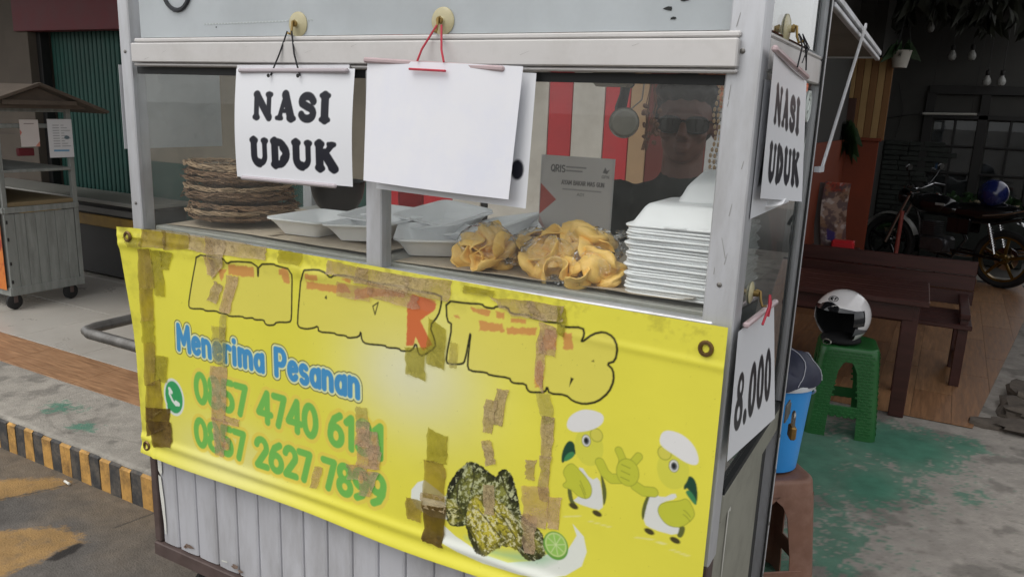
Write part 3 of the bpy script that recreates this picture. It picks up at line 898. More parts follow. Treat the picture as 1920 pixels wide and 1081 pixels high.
# upper front: frosted acrylic with the foot of a black painted letter
m_uppan.node_tree.nodes['Principled BSDF'].inputs['Transmission Weight'].default_value = 0
translucent(m_uppan, .45)
up = cp('upper_panel', m_uppan, ((.765, .016, 1.89), (1.405, .006, .396)), ch=0)
ua = MB()
ua.tube([(.155, .011, 1.86)] + [(.198 + .046 * math.cos(t), .011, 1.80 + .05 * math.sin(t)) for t in [math.pi + math.pi * i / 12 for i in range(13)]] + [(.25, .011, 1.86)], .0052, 6)
lt = ua.build('painted_letter', M('black sign paint', (28, 32, 38), rough=.5), up)
m_scr = M('scratched streak', (196, 202, 200), rough=.5)
_ss = MB()
for k in range(34): _ss.box((.285 + k * .0095, .0122, 1.7185 + .0001 * k + .0004 * math.sin(k * 2.3)), (.005, .0008, .0022))
_ss.build('bead_line', m_scr, up, kind='stuff')
for (x, z, s) in ((1.37, 1.74, .012), (1.345, 1.725, .009), (1.355, 1.71, .007), (1.40, 1.75, .004), (.32, 1.712, .003)):
    q = MB(); pts = [(x + s * random.uniform(.5, 1.1) * math.cos(t), z + s * .5 * random.uniform(.4, 1.1) * math.sin(t)) for t in np.linspace(0, 6.28, 9)[:-1]]
    q.add([(a, .0121, b) for a, b in pts], [tuple(range(8))]); q.build('stain', m_gasket, up)
cp('top_rail', m_rail, ((.765, .012, 2.1), (1.405, .04, .04)), ((1.482, .33, 2.1), (.03, .55, .04)), ((.018, .33, 2.1), (.03, .55, .04)))
m_croof = M('translucent white roof sheet', (206, 208, 208), rough=.6, var=.05)
translucent(m_croof, .75)  # unseen roof made translucent so daylight from above brightens the counter
cp('cart_roof', m_croof, ((.75, .32, 2.135), (1.62, .78, .02)))
# panes
cp('window_pane', m_glass, ((.394, .012, 1.43), (.71, .004, .384)), ch=0)
cp('window_pane', m_glass, ((1.119, .012, 1.43), (.656, .004, .384)), ch=0)
cp('window_pane', m_glass, ((.012, .33, 1.43), (.004, .55, .40)), ch=0)
cp('window_pane', m_glass, ((.012, .33, 1.89), (.004, .55, .36)), ch=0)
# right side, upper to lower
cp('side_rail', m_rail, ((1.485, .333, 1.661), (.026, .52, .05)), ((1.487, .333, 1.69), (.022, .52, .007)))
cp('side_window_pane', m_glass2, ((1.488, .333, 1.89), (.004, .52, .38)), ch=0)
cp('side_window_pane', m_glass2, ((1.488, .333, 1.275), (.004, .52, .72)), ch=0)
cp('side_rail', m_sidep, ((1.486, .333, .877), (.024, .52, .056)))
cp('side_gasket', m_gasket, ((1.494, .333, .912), (.01, .52, .012)), ch=0)
sd = cp('side_panel', m_sidep, ((1.484, .26, .6), (.012, .42, .5)))
cp('side_panel_gap', m_gasket, ((1.4835, .5, .6), (.008, .05, .5)), ch=0)
for (y, z, h, w_) in ((.06, .81, .03, .012), (.105, .85, .03, .01), (.16, .83, .06, .012), (.155, .7, .2, .004), (.27, .845, .03, .012), (.06, .62, .05, .005), (.35, .85, .04, .01)):
    q = MB()
    pts = [(y + w_ * random.uniform(-.6, .6), z + h * t) for t in (0, .3, .6, 1)] + [(y + w_ + w_ * random.uniform(-.3, .8), z + h * t) for t in (1.05, .7, .3, -.05)]
    q.add([(1.4925, a, b) for a, b in pts], [tuple(range(8))]); q.build('scuff', m_scuff, sd)
for (x, z) in ((1.471, 1.66), (1.471, 1.30), (.019, 1.66), (.019, 1.3), (1.474, 1.95)):
    q = MB(); q.lathe([(.0042, 0), (.0042, .001), (.002, .0022), (0, .0022)], 10, (x, -.0002, z), rotx(R(90))); q.build('screw', m_steel, cart)
m_mark = M('grey scratch mark', (146, 145, 142), rough=.8)
rs = random.Random(77)
for k in range(26):
    x, z, l, an = (rs.uniform(1.452, 1.496), rs.uniform(1.26, 1.95), rs.uniform(.006, .035), rs.uniform(-.3, .3)) if k < 14 else (rs.uniform(.1, 1.4), rs.uniform(1.638, 1.676), rs.uniform(.004, .02), rs.uniform(1.2, 1.9))
    y_ = -.0006 if k < 14 else -.0176
    q = MB(); dx, dz = l * math.sin(an), l * math.cos(an)
    q.add([(x - .0006, y_, z), (x + .0006, y_, z), (x + dx + .0003, y_, z + dz), (x + dx - .0003, y_, z + dz)], [(0, 1, 2, 3)]); q.build('scratch', m_mark, cart)
for z in (.46, .6, .74, .83):
    q = MB(); q.lathe([(.006, 0), (.006, .002), (.003, .004)], 10, (1.5005, .598, z), roty(R(90))); q.build('rivet', m_steel, cart)
# ribbed front: one strip each
for i in range(20):
    x0 = .0255 + (i - 0) * .0753 - .007
    x1 = x0 + .0753
    x0 = max(x0, .027); x1 = min(x1, 1.449)
    q = MB()
    n_ = 6
    prof = [(0, .010), (.003, .004), (.008, .0015), (.5 * (x1 - x0), 0), (x1 - x0 - .008, .0015), (x1 - x0 - .0028, .004), (x1 - x0 - .0006, .010)]
    vsx = [(x0 + a, b + .004, z) for z in (.372, .8, 1.2) for a, b in prof]
    fsx = [(j * 7 + k, j * 7 + k + 1, (j + 1) * 7 + k + 1, (j + 1) * 7 + k) for j in range(2) for k in range(6)]
    q.add(vsx, fsx, False)
    q.build('panel_strip', m_strip, cart)
cp('panel_backing', m_gasket, ((.75, .022, .79), (1.44, .004, .83)), ch=0)
cp('bottom_rail', m_iron, ((.75, .012, .349), (1.496, .036, .04)), ((.014, .33, .349), (.028, .6, .04)), ((1.486, .33, .349), (.028, .6, .04)), ((.75, CD - .02, .349), (1.496, .03, .04)))
cp('floor_board', m_iron, ((.75, .32, .376), (1.44, .57, .012)))
# torn white film left along the first strip, and scuffs near the bottom rail
for pts in ([(.030, .64), (.046, .645), (.047, .585), (.041, .572), (.031, .585)], [(.030, .572), (.040, .568), (.047, .5), (.049, .43), (.047, .40), (.043, .40), (.036, .47), (.031, .53)],
            [(.262, .392), (.283, .394), (.283, .398), (.262, .396)], [(.40, .384), (.418, .386), (.415, .40), (.402, .396)], [(.44, .383), (.456, .384), (.447, .405)], [(.425, .378), (.434, .379), (.43, .384)]):
    q = MB(); q.add([(a, .0015, b) for a, b in pts], [tuple(range(len(pts)))]); q.build('film_scrap', m_scuff, cart)
m_rust = M('rust bleed', (122, 104, 92), rough=.9, var=.4, vs_=60)
for (a, b, s) in ((.135, .392, .02), (.31, .392, .018), (.33, .385, .012), (.12, .385, .01)):
    q = MB(); pts = [(a + s * random.uniform(.4, 1.1) * math.cos(t), b + s * .5 * random.uniform(.4, 1.1) * math.sin(t)) for t in np.linspace(0, 6.28, 11)[:-1]]
    q.add([(x, .0022, z) for x, z in pts], [tuple(range(10))]); q.build('rust_patch', m_rust, cart)
# counter, back rail, back post, roof flap and its stay
m_board = M('grey counter laminate', (158, 158, 152), rough=.5, var=.06, dirt=(120, 116, 108), da=.4)
cp('counter', m_board, ((.75, .32, 1.238), (1.40, .585, .014)))
cp('counter_apron', m_strip, ((.75, CD - .006, .83), (1.44, .01, .8)))
cp('side_sheet', m_strip, ((.006, .33, .79), (.01, .58, .84)))
m_flap = M('dull grey flap sheet', (92, 88, 80), rough=.6, var=.12, vs_=3, dirt=(62, 58, 52), da=.5)
fl = MB(); fl.add([(.02, .645, 1.822), (1.49, .645, 1.822), (1.49, 1.80, 1.790), (.02, 1.80, 1.790), (.02, .645, 1.812), (1.49, .645, 1.812), (1.49, 1.80, 1.780), (.02, 1.80, 1.780)],
                  [(0, 1, 2, 3), (7, 6, 5, 4), (0, 4, 5, 1), (3, 2, 6, 7), (1, 5, 6, 2), (0, 3, 7, 4)])
flap = fl.build('back_flap', m_flap, cart)
q = MB(); q.bar((1.494, .66, 1.826), (1.494, 1.80, 1.792), .02, .016, ch=.002); q.bar((1.494, .66, 1.808), (1.494, 1.80, 1.774), .014, .012, ch=.002); q.build('flap_edge', m_alu, flap)
q = MB(); q.bar((.02, 1.802, 1.787), (1.494, 1.802, 1.787), .022, .022, ch=.002); q.build('flap_edge', m_alu, flap)
q = MB(); q.bar((1.512, .668, 1.452), (1.512, 1.165, 1.818), .012, .006, up=(1, 0, 0), ch=.001); q.bar((1.506, .64, 1.455), (1.512, .672, 1.455), .012, .012); q.build('flap_stay', m_alu, cart)
# push handle on the left end
hp = [(.02, .5, .845), (-.2, .5, .846), (-.44, .5, .848), (-.475, .49, .849), (-.488, .455, .85), (-.488, .19, .85), (-.475, .15, .85), (-.44, .138, .85), (-.2, .137, .85), (.02, .137, .85)]
q = MB(); q.tube(hp, .0165, 12); q.build('push_handle', m_steel, cart)
# hasp on the back post
q = MB(); q.box((1.503, .67, .868), (.004, .05, .045), .001); q.box((1.503, .70, .862), (.003, .03, .03), .001); q.build('hasp', m_steel, cart)
# wheels and legs under the frame
for x in (.12, 1.38):
    wl = MB(); wl.lathe([(.0, -.02), (.05, -.02), (.155, -.018), (.165, 0), (.155, .018), (.05, .02), (0, .02)], 28, (x, .16, .166), roty(R(90)))
    wl.build('wheel', M('black tyre rubber', (34, 33, 32), rough=.85), cart)
    cp('wheel_fork', m_iron, ((x - .035, .16, .25), (.012, .04, .19)), ((x + .035, .16, .25), (.012, .04, .19)))
for x in (.1, 1.4):
    cp('leg', m_iron, ((x, .59, .241), (.035, .035, .182)))

# ================================================================ BANNER
BZ0, BH, BW = .645, .597, 1.497
def bdisp(u, v):
    """how far the vinyl stands off the cart (metres, towards the street)"""
    t = v / BH
    d = .0045 + .0014 * np.sin(u * 7 + 1.3) * np.sin(t * 3.1) + .0006 * np.sin(u * 17 + v * 9)
    d = d + .0055 * np.exp(-((t - .93) / .018) ** 2) * np.clip(1.1 - u, 0, 1) * (.6 + .4 * np.sin(u * 23))
    d = d + .002 * np.exp(-((t - .965 + .03 * u) / .014) ** 2) * np.clip(1.3 - u, 0, 1)
    d = d + .010 * np.exp(-(t / .035) ** 2) + .005 * np.exp(-((t - .07) / .02) ** 2)
    d = d + .014 * np.exp(-(u / .035) ** 2) * np.clip((t - .45) * 2, 0, 1)
    d = d + .003 * np.exp(-((u - .06 - .02 * t) / .008) ** 2)
    d = d + .0016 * np.exp(-((v - .535 + .028 * (u - 1.2)) / .008) ** 2) * np.clip((u - 1.1) * 4, 0, 1)
    return d
def bpos(u, v, off=0.0):
    t = v / BH
    x = u * (1 - 0) - .012 * np.exp(-(u / .05) ** 2) * np.clip((t - .6) * 2.5, 0, 1) + .012 * np.exp(-(u / .08) ** 2) * (1 - np.clip((t - .55) * 2.2, 0, 1))
    z = BZ0 + v + .004 * np.sin(u * 3.1) * np.clip((t - .8) * 5, 0, 1) - .004 * np.exp(-(t / .05) ** 2) * np.sin(u * 9)
    return x, -.0185 - bdisp(u, v) - off, z

YEL = (228, 221, 76)
bn = Art(BW, BH, .0016, YEL)
U, V = bn.U, bn.V
# printed pale glow in the middle of the sheet
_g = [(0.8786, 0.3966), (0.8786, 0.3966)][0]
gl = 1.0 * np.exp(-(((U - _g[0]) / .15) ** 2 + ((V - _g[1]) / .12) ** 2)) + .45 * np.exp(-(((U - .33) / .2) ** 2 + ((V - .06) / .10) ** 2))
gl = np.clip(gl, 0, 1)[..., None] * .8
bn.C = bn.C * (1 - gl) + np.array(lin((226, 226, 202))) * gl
bn.C *= (.95 + .1 * fbm(U, V, 6, 3))[..., None]
# three outlined words whose fill has faded away
OUT = (30, 30, 16); FADE = (222, 212, 96)
W1 = [(0.2622, 0.5571), (0.25, 0.5225), (0.2357, 0.4788), (0.222, 0.4301), (0.2293, 0.4227), (0.272, 0.4295), (0.2806, 0.4254), (0.3163, 0.4311), (0.3277, 0.4279), (0.3508, 0.4288), (0.3591, 0.4247), (0.4018, 0.4317), (0.4099, 0.4282), (0.435, 0.4339), (0.4403, 0.4299), (0.4703, 0.4349), (0.4736, 0.4262), (0.4832, 0.4242), (0.502, 0.4282), (0.5091, 0.4362), (0.5494, 0.4422), (0.5559, 0.4511), (0.5596, 0.5139), (0.5627, 0.5602), (0.5154, 0.5628), (0.5104, 0.5656), (0.4629, 0.5586), (0.4569, 0.5245), (0.4577, 0.561), (0.3812, 0.5559), (0.3623, 0.5471), (0.3534, 0.5584), (0.3279, 0.558)]
W2 = [(0.5893, 0.5619), (0.5725, 0.4461), (0.5773, 0.4359), (0.5974, 0.4355), (0.62, 0.4417), (0.6325, 0.4485), (0.6346, 0.4353), (0.6783, 0.4411), (0.6854, 0.4378), (0.7092, 0.4408), (0.7161, 0.4364), (0.7464, 0.4444), (0.7502, 0.4574), (0.7532, 0.4374), (0.7647, 0.4324), (0.8141, 0.4385), (0.8185, 0.4345), (0.8491, 0.4391), (0.8556, 0.4341), (0.8834, 0.4404), (0.8917, 0.4588), (0.8983, 0.4367), (0.9088, 0.4344), (0.9395, 0.4579), (0.9371, 0.4723), (0.9244, 0.4982), (0.9443, 0.5224), (0.951, 0.5476), (0.9515, 0.5648), (0.8779, 0.5625), (0.8653, 0.5673), (0.7832, 0.563), (0.7247, 0.5681), (0.6829, 0.5653), (0.671, 0.557), (0.6593, 0.5658), (0.6354, 0.57)]
W3 = [(0.9613, 0.5549), (0.9643, 0.5153), (0.9771, 0.5102), (0.9639, 0.4393), (0.9684, 0.429), (1.002, 0.4356), (1.008, 0.4442), (1.02, 0.5138), (1.013, 0.4378), (1.018, 0.4251), (1.056, 0.4297), (1.062, 0.4255), (1.106, 0.4287), (1.109, 0.4224), (1.116, 0.4203), (1.14, 0.4242), (1.144, 0.4135), (1.151, 0.4098), (1.181, 0.4163), (1.184, 0.4285), (1.189, 0.4155), (1.222, 0.4205), (1.237, 0.4113), (1.259, 0.4105), (1.284, 0.4208), (1.304, 0.4427), (1.312, 0.4665), (1.309, 0.4859), (1.297, 0.4944), (1.312, 0.5021), (1.315, 0.5299), (1.305, 0.5461), (1.288, 0.552), (1.268, 0.5445), (1.246, 0.5234), (1.252, 0.5401), (1.248, 0.5527), (1.209, 0.5461), (1.203, 0.5529), (1.176, 0.5497), (1.167, 0.5526), (1.145, 0.5523), (1.141, 0.5568), (1.103, 0.5524), (1.096, 0.5642), (1.071, 0.5613), (1.067, 0.5565), (1.048, 0.5558), (1.041, 0.5612), (1.011, 0.5572)]
def chaikin(pl):
    return [q for i in range(len(pl)) for q in ((pl[i][0] * .78 + pl[(i + 1) % len(pl)][0] * .22, pl[i][1] * .78 + pl[(i + 1) % len(pl)][1] * .22), (pl[i][0] * .22 + pl[(i + 1) % len(pl)][0] * .78, pl[i][1] * .22 + pl[(i + 1) % len(pl)][1] * .78))]
for W_ in (W1, W2, W3):
    W_ = chaikin(W_)
    bn.fill(W_, FADE, alpha=.75)
    bn.stroke(W_, .0042, OUT, closed=True)
for tri in ([(0.6543, 0.5128), (0.6573, 0.517), (0.6582, 0.5119)], [(0.7822, 0.5149), (0.7964, 0.525), (0.7879, 0.4987)]):
    bn.stroke(tri, .0026, OUT, closed=True)
bn.fill([(1.23, 0.4555), (1.236, 0.4539), (1.228, 0.4369)], OUT); bn.fill([(1.268, 0.4929), (1.272, 0.4969), (1.273, 0.493)], OUT)
# surviving red letter and flecks of red
RED = (206, 84, 52)
bn.fill([(0.8694, 0.5315), (0.8834, 0.5559), (0.9142, 0.5532), (0.9402, 0.5444), (0.9319, 0.5284), (0.9017, 0.506), (0.931, 0.4613), (0.9079, 0.4446), (0.8911, 0.4703), (0.8846, 0.4509), (0.8683, 0.4479)], RED, rough=.004, alpha=.88)
for pl in ([(0.365, 0.5458), (0.4465, 0.5506), (0.4463, 0.5269), (0.3636, 0.5235)], [(0.5229, 0.5568), (0.5536, 0.559), (0.5526, 0.5302), (0.5346, 0.5276), (0.5327, 0.5447), (0.5225, 0.5452)], [(0.3261, 0.5327), (0.3574, 0.5328), (0.3386, 0.5059)],
           [(0.601, 0.5578), (0.6351, 0.5587), (0.6348, 0.5456), (0.6006, 0.5446)], [(0.603, 0.5411), (0.6683, 0.5411), (0.7107, 0.5508), (0.7243, 0.5345), (0.6728, 0.5268), (0.6025, 0.5259)], [(0.6922, 0.5592), (0.7246, 0.563), (0.7236, 0.5527)],
           [(0.7336, 0.5432), (0.7964, 0.5541), (0.8653, 0.5607), (0.8655, 0.5449), (0.8052, 0.5393), (0.7356, 0.5215)], [(0.8738, 0.5532), (0.9397, 0.5527), (0.9321, 0.5274), (0.8908, 0.5278)],
           [(1.017, 0.5511), (1.06, 0.5524), (1.06, 0.5384), (1.02, 0.5425)], [(1.072, 0.5527), (1.091, 0.554), (1.09, 0.5398), (1.073, 0.5405)], [(1.103, 0.5437), (1.135, 0.5473), (1.134, 0.5402), (1.103, 0.5361)],
           [(1.036, 0.5274), (1.084, 0.5301), (1.093, 0.5157), (1.037, 0.5085)], [(1.096, 0.5251), (1.157, 0.5354), (1.157, 0.5201), (1.097, 0.5128)], [(0.9766, 0.5294), (0.987, 0.5325), (0.9947, 0.5258), (0.9852, 0.5235)],
           [(1.157, 0.4571), (1.167, 0.4784), (1.176, 0.4627), (1.173, 0.4252), (1.161, 0.4227)], [(1.164, 0.4919), (1.175, 0.5386), (1.197, 0.5389), (1.199, 0.5018)], [(1.21, 0.5344), (1.229, 0.5411), (1.231, 0.5078), (1.213, 0.5045)]):
    sl = bn.bb(pl, .01)
    bn.fill(pl, (204, 116, 78), alpha=.72, rough=.008, seed=len(pl))
# second line
bn.text('Menerima Pesanan', [(0.174, 0.3101), (0.174, 0.3101)][0], [(0.7458, 0.3081), (0.7458, 0.3081)][0], .066, .0125,
        [(.0078, (38, 40, 36)), (.0056, (224, 230, 170)), (.0012, (70, 146, 196))], gap=.13)
# phone numbers
for s, a, b, h in (('0857 4740 6131', [(0.2298, 0.1873), (0.2298, 0.1873)][0], [(0.8112, 0.1849), (0.8112, 0.1849)][0], .076), ('0857 2627 7899', [(0.2207, 0.0706), (0.2207, 0.0706)][0], [(0.8142, 0.0744), (0.8142, 0.0744)][0], .072)):
    bn.text(s, a, b, h, .0175, [(.009, (228, 208, 84)), (0, (108, 186, 84))], gap=.11, alpha=.96)
# messenger logo
cx, cy = [(0.1467, 0.1803), (0.1467, 0.1803)][0]
bn.fill([(cx - .034, cy - .028), (cx - .031, cy - .052), (cx - .006, cy - .04)], (216, 224, 214))
bn.oval(cx, cy, .0385, .0495, (216, 224, 214))
bn.fill([(cx - .028, cy - .024), (cx - .0265, cy - .043), (cx - .006, cy - .034)], (52, 152, 92))
bn.oval(cx, cy, .0325, .0425, (52, 156, 92))
bn.stroke([(cx - .014, cy + .018), (cx - .016, cy + .006), (cx - .006, cy - .010), (cx + .006, cy - .019), (cx + .016, cy - .017)], .0068, (222, 230, 222))
bn.stroke([(cx - .015, cy + .019), (cx - .0085, cy + .012)], .0105, (222, 230, 222)); bn.stroke([(cx + .007, cy - .012), (cx + .016, cy - .015)], .0105, (222, 230, 222))
# plate of grilled chicken
PLATE = (226, 230, 220)
bn.fill([(0.8824, 0.1172), (0.8836, 0.1379), (0.8992, 0.1593), (0.9171, 0.169), (0.9483, 0.1564), (0.9747, 0.1443), (0.9758, 0.0969), (0.9317, 0.0914), (0.8954, 0.1007)], PLATE)
bn.fill([(0.9652, 0.0815), (0.9939, 0.0665), (1.054, 0.0502), (1.12, 0.0506), (1.167, 0.0685), (1.2, 0.0932), (1.245, 0.1195), (1.26, 0.1521), (1.251, 0.1729), (1.274, 0.1546), (1.282, 0.1262), (1.274, 0.0941), (1.243, 0.0637), (1.203, 0.0445), (1.145, 0.033), (1.063, 0.0293), (1.003, 0.0353), (0.9629, 0.0443)], PLATE)
bn.fill([(1.02, 0.0707), (1.071, 0.0517), (1.143, 0.0568), (1.194, 0.0701), (1.219, 0.0883), (1.196, 0.0975), (1.103, 0.0703)], (150, 196, 150), alpha=.7, aa=.01)
def meat(pl, seed, lo, mid, hi, pale, tilt, lift):
    for _ in range(1):
        pl = [q for i in range(len(pl)) for q in ((pl[i][0] * .75 + pl[(i + 1) % len(pl)][0] * .25, pl[i][1] * .75 + pl[(i + 1) % len(pl)][1] * .25), (pl[i][0] * .25 + pl[(i + 1) % len(pl)][0] * .75, pl[i][1] * .25 + pl[(i + 1) % len(pl)][1] * .75))]
    sl = bn.bb(pl, .006)
    u, v = U[sl], V[sl]
    d = bn.dpoly(u, v, pl, True); d = np.where(bn.inside(u, v, pl), -d, d) + (fbm(u, v, 150, seed) - .5) * .006
    a = np.clip(.5 - d / .0018, 0, 1)[..., None]
    dep = np.clip(-d / .034, 0, 1)
    ca, sa = math.cos(tilt), math.sin(tilt)
    s_, t_ = u * ca + v * sa, -u * sa + v * ca
    st = fbm(s_ * .28, t_, 85, seed + 3, 4, .6); st2 = fbm(s_ * .45, t_, 170, seed + 7, 3, .6); bl = fbm(u, v, 26, seed + 9, 3)
    val = lift + .75 * (dep - .45) + 1.5 * (st - .5) + .8 * (bl - .5)
    k1 = np.clip(val * 2, 0, 1)[..., None]; k2 = np.clip(val * 2 - 1, 0, 1)[..., None]
    c = np.array(lin(lo)) * (1 - k1) + np.array(lin(mid)) * k1
    c = c * (1 - k2) + np.array(lin(hi)) * k2
    k = np.clip((st2 + .25 * (bl - .5) - .64) / .05, 0, 1)[..., None] * .8 * np.clip(dep * 3, .3, 1)[..., None]
    c = c * (1 - k) + np.array(lin(pale)) * k
    g1 = fbm(u, v, 120, seed + 12, 4, .7); g2 = fbm(u, v, 170, seed + 17, 3, .7)
    kd = np.clip((g1 - .53) / .05, 0, 1)[..., None] * .62; c = c * (1 - kd) + np.array(lin(lo)) * kd
    kl = np.clip((g2 + .3 * (bl - .5) - .6) / .05, 0, 1)[..., None] * .7; c = c * (1 - kl) + np.array(lin(pale)) * kl
    bn.C[sl] = bn.C[sl] * (1 - a) + c * a
meat([(0.974, 0.1755), (0.9926, 0.2041), (1.011, 0.2283), (1.027, 0.2421), (1.056, 0.2366), (1.075, 0.2266), (1.087, 0.2224), (1.092, 0.2388), (1.106, 0.2455), (1.118, 0.2384), (1.133, 0.2055), (1.14, 0.174), (1.147, 0.1423), (1.117, 0.1251), (1.068, 0.1254), (1.019, 0.0983), (0.9977, 0.0877), (0.9761, 0.0849), (0.9701, 0.1191), (0.9678, 0.1422)], 3, (30, 32, 18), (74, 78, 34), (140, 142, 66), (198, 202, 156), 1.1, .42)
meat([(0.9678, 0.1422), (0.9877, 0.1441), (1.009, 0.1309), (1.016, 0.1055), (0.9933, 0.0895), (0.9724, 0.0918)], 11, (60, 62, 26), (150, 146, 56), (196, 190, 92), (220, 216, 160), .6, .45)
meat([(1.107, 0.1603), (1.139, 0.1623), (1.174, 0.147), (1.194, 0.1308), (1.199, 0.1059), (1.195, 0.0819), (1.163, 0.0653), (1.138, 0.0821), (1.118, 0.1023)], 15, (36, 38, 20), (92, 94, 42), (160, 156, 78), (210, 210, 170), -.7, .48)
meat([(1.016, 0.1094), (1.023, 0.1427), (1.034, 0.1673), (1.06, 0.18), (1.095, 0.1756), (1.123, 0.1576), (1.14, 0.1325), (1.149, 0.1049), (1.142, 0.0815), (1.11, 0.0845), (1.087, 0.065), (1.067, 0.0457), (1.044, 0.0467), (1.026, 0.0688)], 21, (52, 52, 22), (134, 128, 42), (196, 184, 62), (226, 222, 176), -.9, .62)
for pl in ([(1.027, 0.097), (1.04, 0.0814), (1.05, 0.0527)], [(1.047, 0.1422), (1.068, 0.1254), (1.102, 0.0972)], [(1.083, 0.1532), (1.108, 0.1377), (1.133, 0.1074)], [(0.9995, 0.1827), (0.9961, 0.1505), (1.005, 0.1218)], [(1.031, 0.2375), (1.036, 0.2085), (1.029, 0.1757)], [(1.096, 0.2325), (1.105, 0.2051), (1.122, 0.18)]):
    bn.stroke(pl, .0035, (36, 34, 18), alpha=.75)
cx, cy = [(1.219, 0.1184), (1.219, 0.1184)][0]
bn.oval(cx, cy, .026, .029, (104, 160, 62)); bn.oval(cx, cy + .002, .0225, .0245, (196, 218, 140)); bn.oval(cx, cy + .002, .0195, .0215, (150, 196, 92))
for k in range(8):
    t = k * math.pi / 4 + .3
    bn.stroke([(cx, cy + .002), (cx + .018 * math.cos(t), cy + .002 + .020 * math.sin(t))], .0016, (206, 224, 160))
# two cartoon hens in chef hats
BODY = (196, 200, 62); LINE = (140, 146, 48); APR = (222, 224, 218); DK = (66, 74, 40)
def hen(hat, head, eye, tail1, tail2, wing, apron, dark, feet, comb):
    (hx, hy), (hx2, hy2) = head
    for d_ in dark: bn.fill(d_, (96, 102, 50), soft=2)
    bn.fill(tail1, (30, 70, 52), soft=2, grow=.0015); bn.fill(tail2, (62, 132, 84), soft=2, grow=.001)
    bn.fill(apron, APR, soft=1)
    bn.oval(hx, hy, .028, .036, (214, 212, 76)); bn.oval(comb[0], comb[1], .0125, .013, LINE); bn.oval(comb[0], comb[1], .0113, .0118, (212, 206, 84))
    bn.fill(wing, LINE, grow=.002, soft=2); bn.fill(wing, BODY, grow=.001, soft=2)
    for k in range(2): bn.stroke([((1 - t) * wing[2][0] + t * wing[5][0], (1 - t) * wing[2][1] + t * wing[5][1] - .012 - .008 * k + .006 * math.sin(3 * t)) for t in np.linspace(.3, .75, 6)], .0013, LINE)
    bn.oval(hx2, hy2, .0088, .0115, DK); bn.oval(hx2, hy2, .0078, .0105, (226, 226, 220)); bn.oval(hx2 + .0004, hy2 - .0004, .0056, .0075, (104, 110, 112)); bn.oval(hx2, hy2, .0036, .005, (30, 32, 34))
    bn.fill(hat, (226, 226, 224), soft=2, grow=.0015)
    for f in feet: bn.oval(f[0], f[1], .0095, .0055, (72, 66, 34), rot=-8)
hen([(1.228, 0.3649), (1.233, 0.3807), (1.25, 0.3952), (1.265, 0.401), (1.283, 0.4016), (1.295, 0.3987), (1.297, 0.3883), (1.289, 0.3763), (1.27, 0.3637), (1.244, 0.3547), (1.231, 0.3571)],
    [(1.273, 0.3322), (1.267, 0.343)], None, [(1.222, 0.2848), (1.222, 0.3095), (1.231, 0.3314), (1.24, 0.3343), (1.246, 0.3245), (1.247, 0.3097), (1.238, 0.3165), (1.23, 0.3038)], [(1.225, 0.2918), (1.231, 0.3075), (1.243, 0.3155), (1.246, 0.3087), (1.234, 0.2967)],
    [(1.224, 0.2703), (1.239, 0.2927), (1.252, 0.2857), (1.274, 0.269), (1.284, 0.2518), (1.279, 0.2327), (1.26, 0.2308), (1.245, 0.2421), (1.224, 0.2424), (1.237, 0.2552)],
    [(1.258, 0.2944), (1.254, 0.2688), (1.268, 0.2445), (1.255, 0.2264), (1.247, 0.2185), (1.277, 0.2151), (1.308, 0.2163), (1.305, 0.2481), (1.296, 0.2803), (1.281, 0.2692)],
    ([(1.235, 0.2492), (1.238, 0.2214), (1.249, 0.2067), (1.259, 0.2096), (1.248, 0.2208), (1.244, 0.2409)], [(1.297, 0.2944), (1.312, 0.2641), (1.313, 0.2397), (1.308, 0.2235), (1.304, 0.2545)]), [(1.297, 0.2083), (1.25, 0.2091)], [(1.286, 0.3584), (1.286, 0.3584)][0])
hen([(1.402, 0.3764), (1.406, 0.3936), (1.42, 0.3988), (1.442, 0.3952), (1.461, 0.3809), (1.47, 0.3608), (1.468, 0.3499), (1.452, 0.3495), (1.429, 0.3592), (1.408, 0.3675)],
    [(1.429, 0.3311), (1.43, 0.3378)], None, [(1.451, 0.2995), (1.453, 0.3197), (1.461, 0.3277), (1.471, 0.3157), (1.475, 0.2801), (1.466, 0.2947), (1.456, 0.3076)], [(1.454, 0.2978), (1.462, 0.3008), (1.473, 0.2868), (1.474, 0.2765), (1.46, 0.2897)],
    [(1.409, 0.2512), (1.417, 0.2656), (1.446, 0.2756), (1.458, 0.2856), (1.469, 0.2691), (1.473, 0.2565), (1.453, 0.2308), (1.43, 0.2262), (1.415, 0.2376)],
    [(1.395, 0.2807), (1.387, 0.2445), (1.385, 0.2156), (1.404, 0.2101), (1.447, 0.2112), (1.45, 0.2317), (1.424, 0.232), (1.409, 0.2479), (1.415, 0.2658), (1.441, 0.2807), (1.436, 0.2906), (1.415, 0.273)],
    ([(1.394, 0.2873), (1.381, 0.253), (1.38, 0.2288), (1.385, 0.2192), (1.393, 0.2635)], [(1.449, 0.2329), (1.461, 0.2333), (1.456, 0.2099), (1.445, 0.2105)]), [(1.397, 0.2042), (1.444, 0.2026)], [(1.412, 0.357), (1.412, 0.357)][0])
for pl, wd in (([(1.296, 0.3079), (1.307, 0.2904), (1.32, 0.2834), (1.335, 0.2876)], .017), ([(1.398, 0.28), (1.38, 0.2766), (1.365, 0.2825)], .017)):
    bn.stroke(pl, wd + .002, LINE); bn.stroke(pl, wd, BODY)
cx, cy = [(1.349, 0.3036), (1.349, 0.3036)][0]
for pl, wd in (([(1.33, 0.3401), (1.338, 0.3259), (1.338, 0.309)], .013), ([(1.367, 0.3387), (1.358, 0.3245), (1.355, 0.3101)], .013)):
    bn.stroke(pl, wd + .002, LINE); bn.stroke(pl, wd, BODY)
bn.oval(cx, cy, .0215, .026, LINE); bn.oval(cx, cy, .0205, .025, BODY)
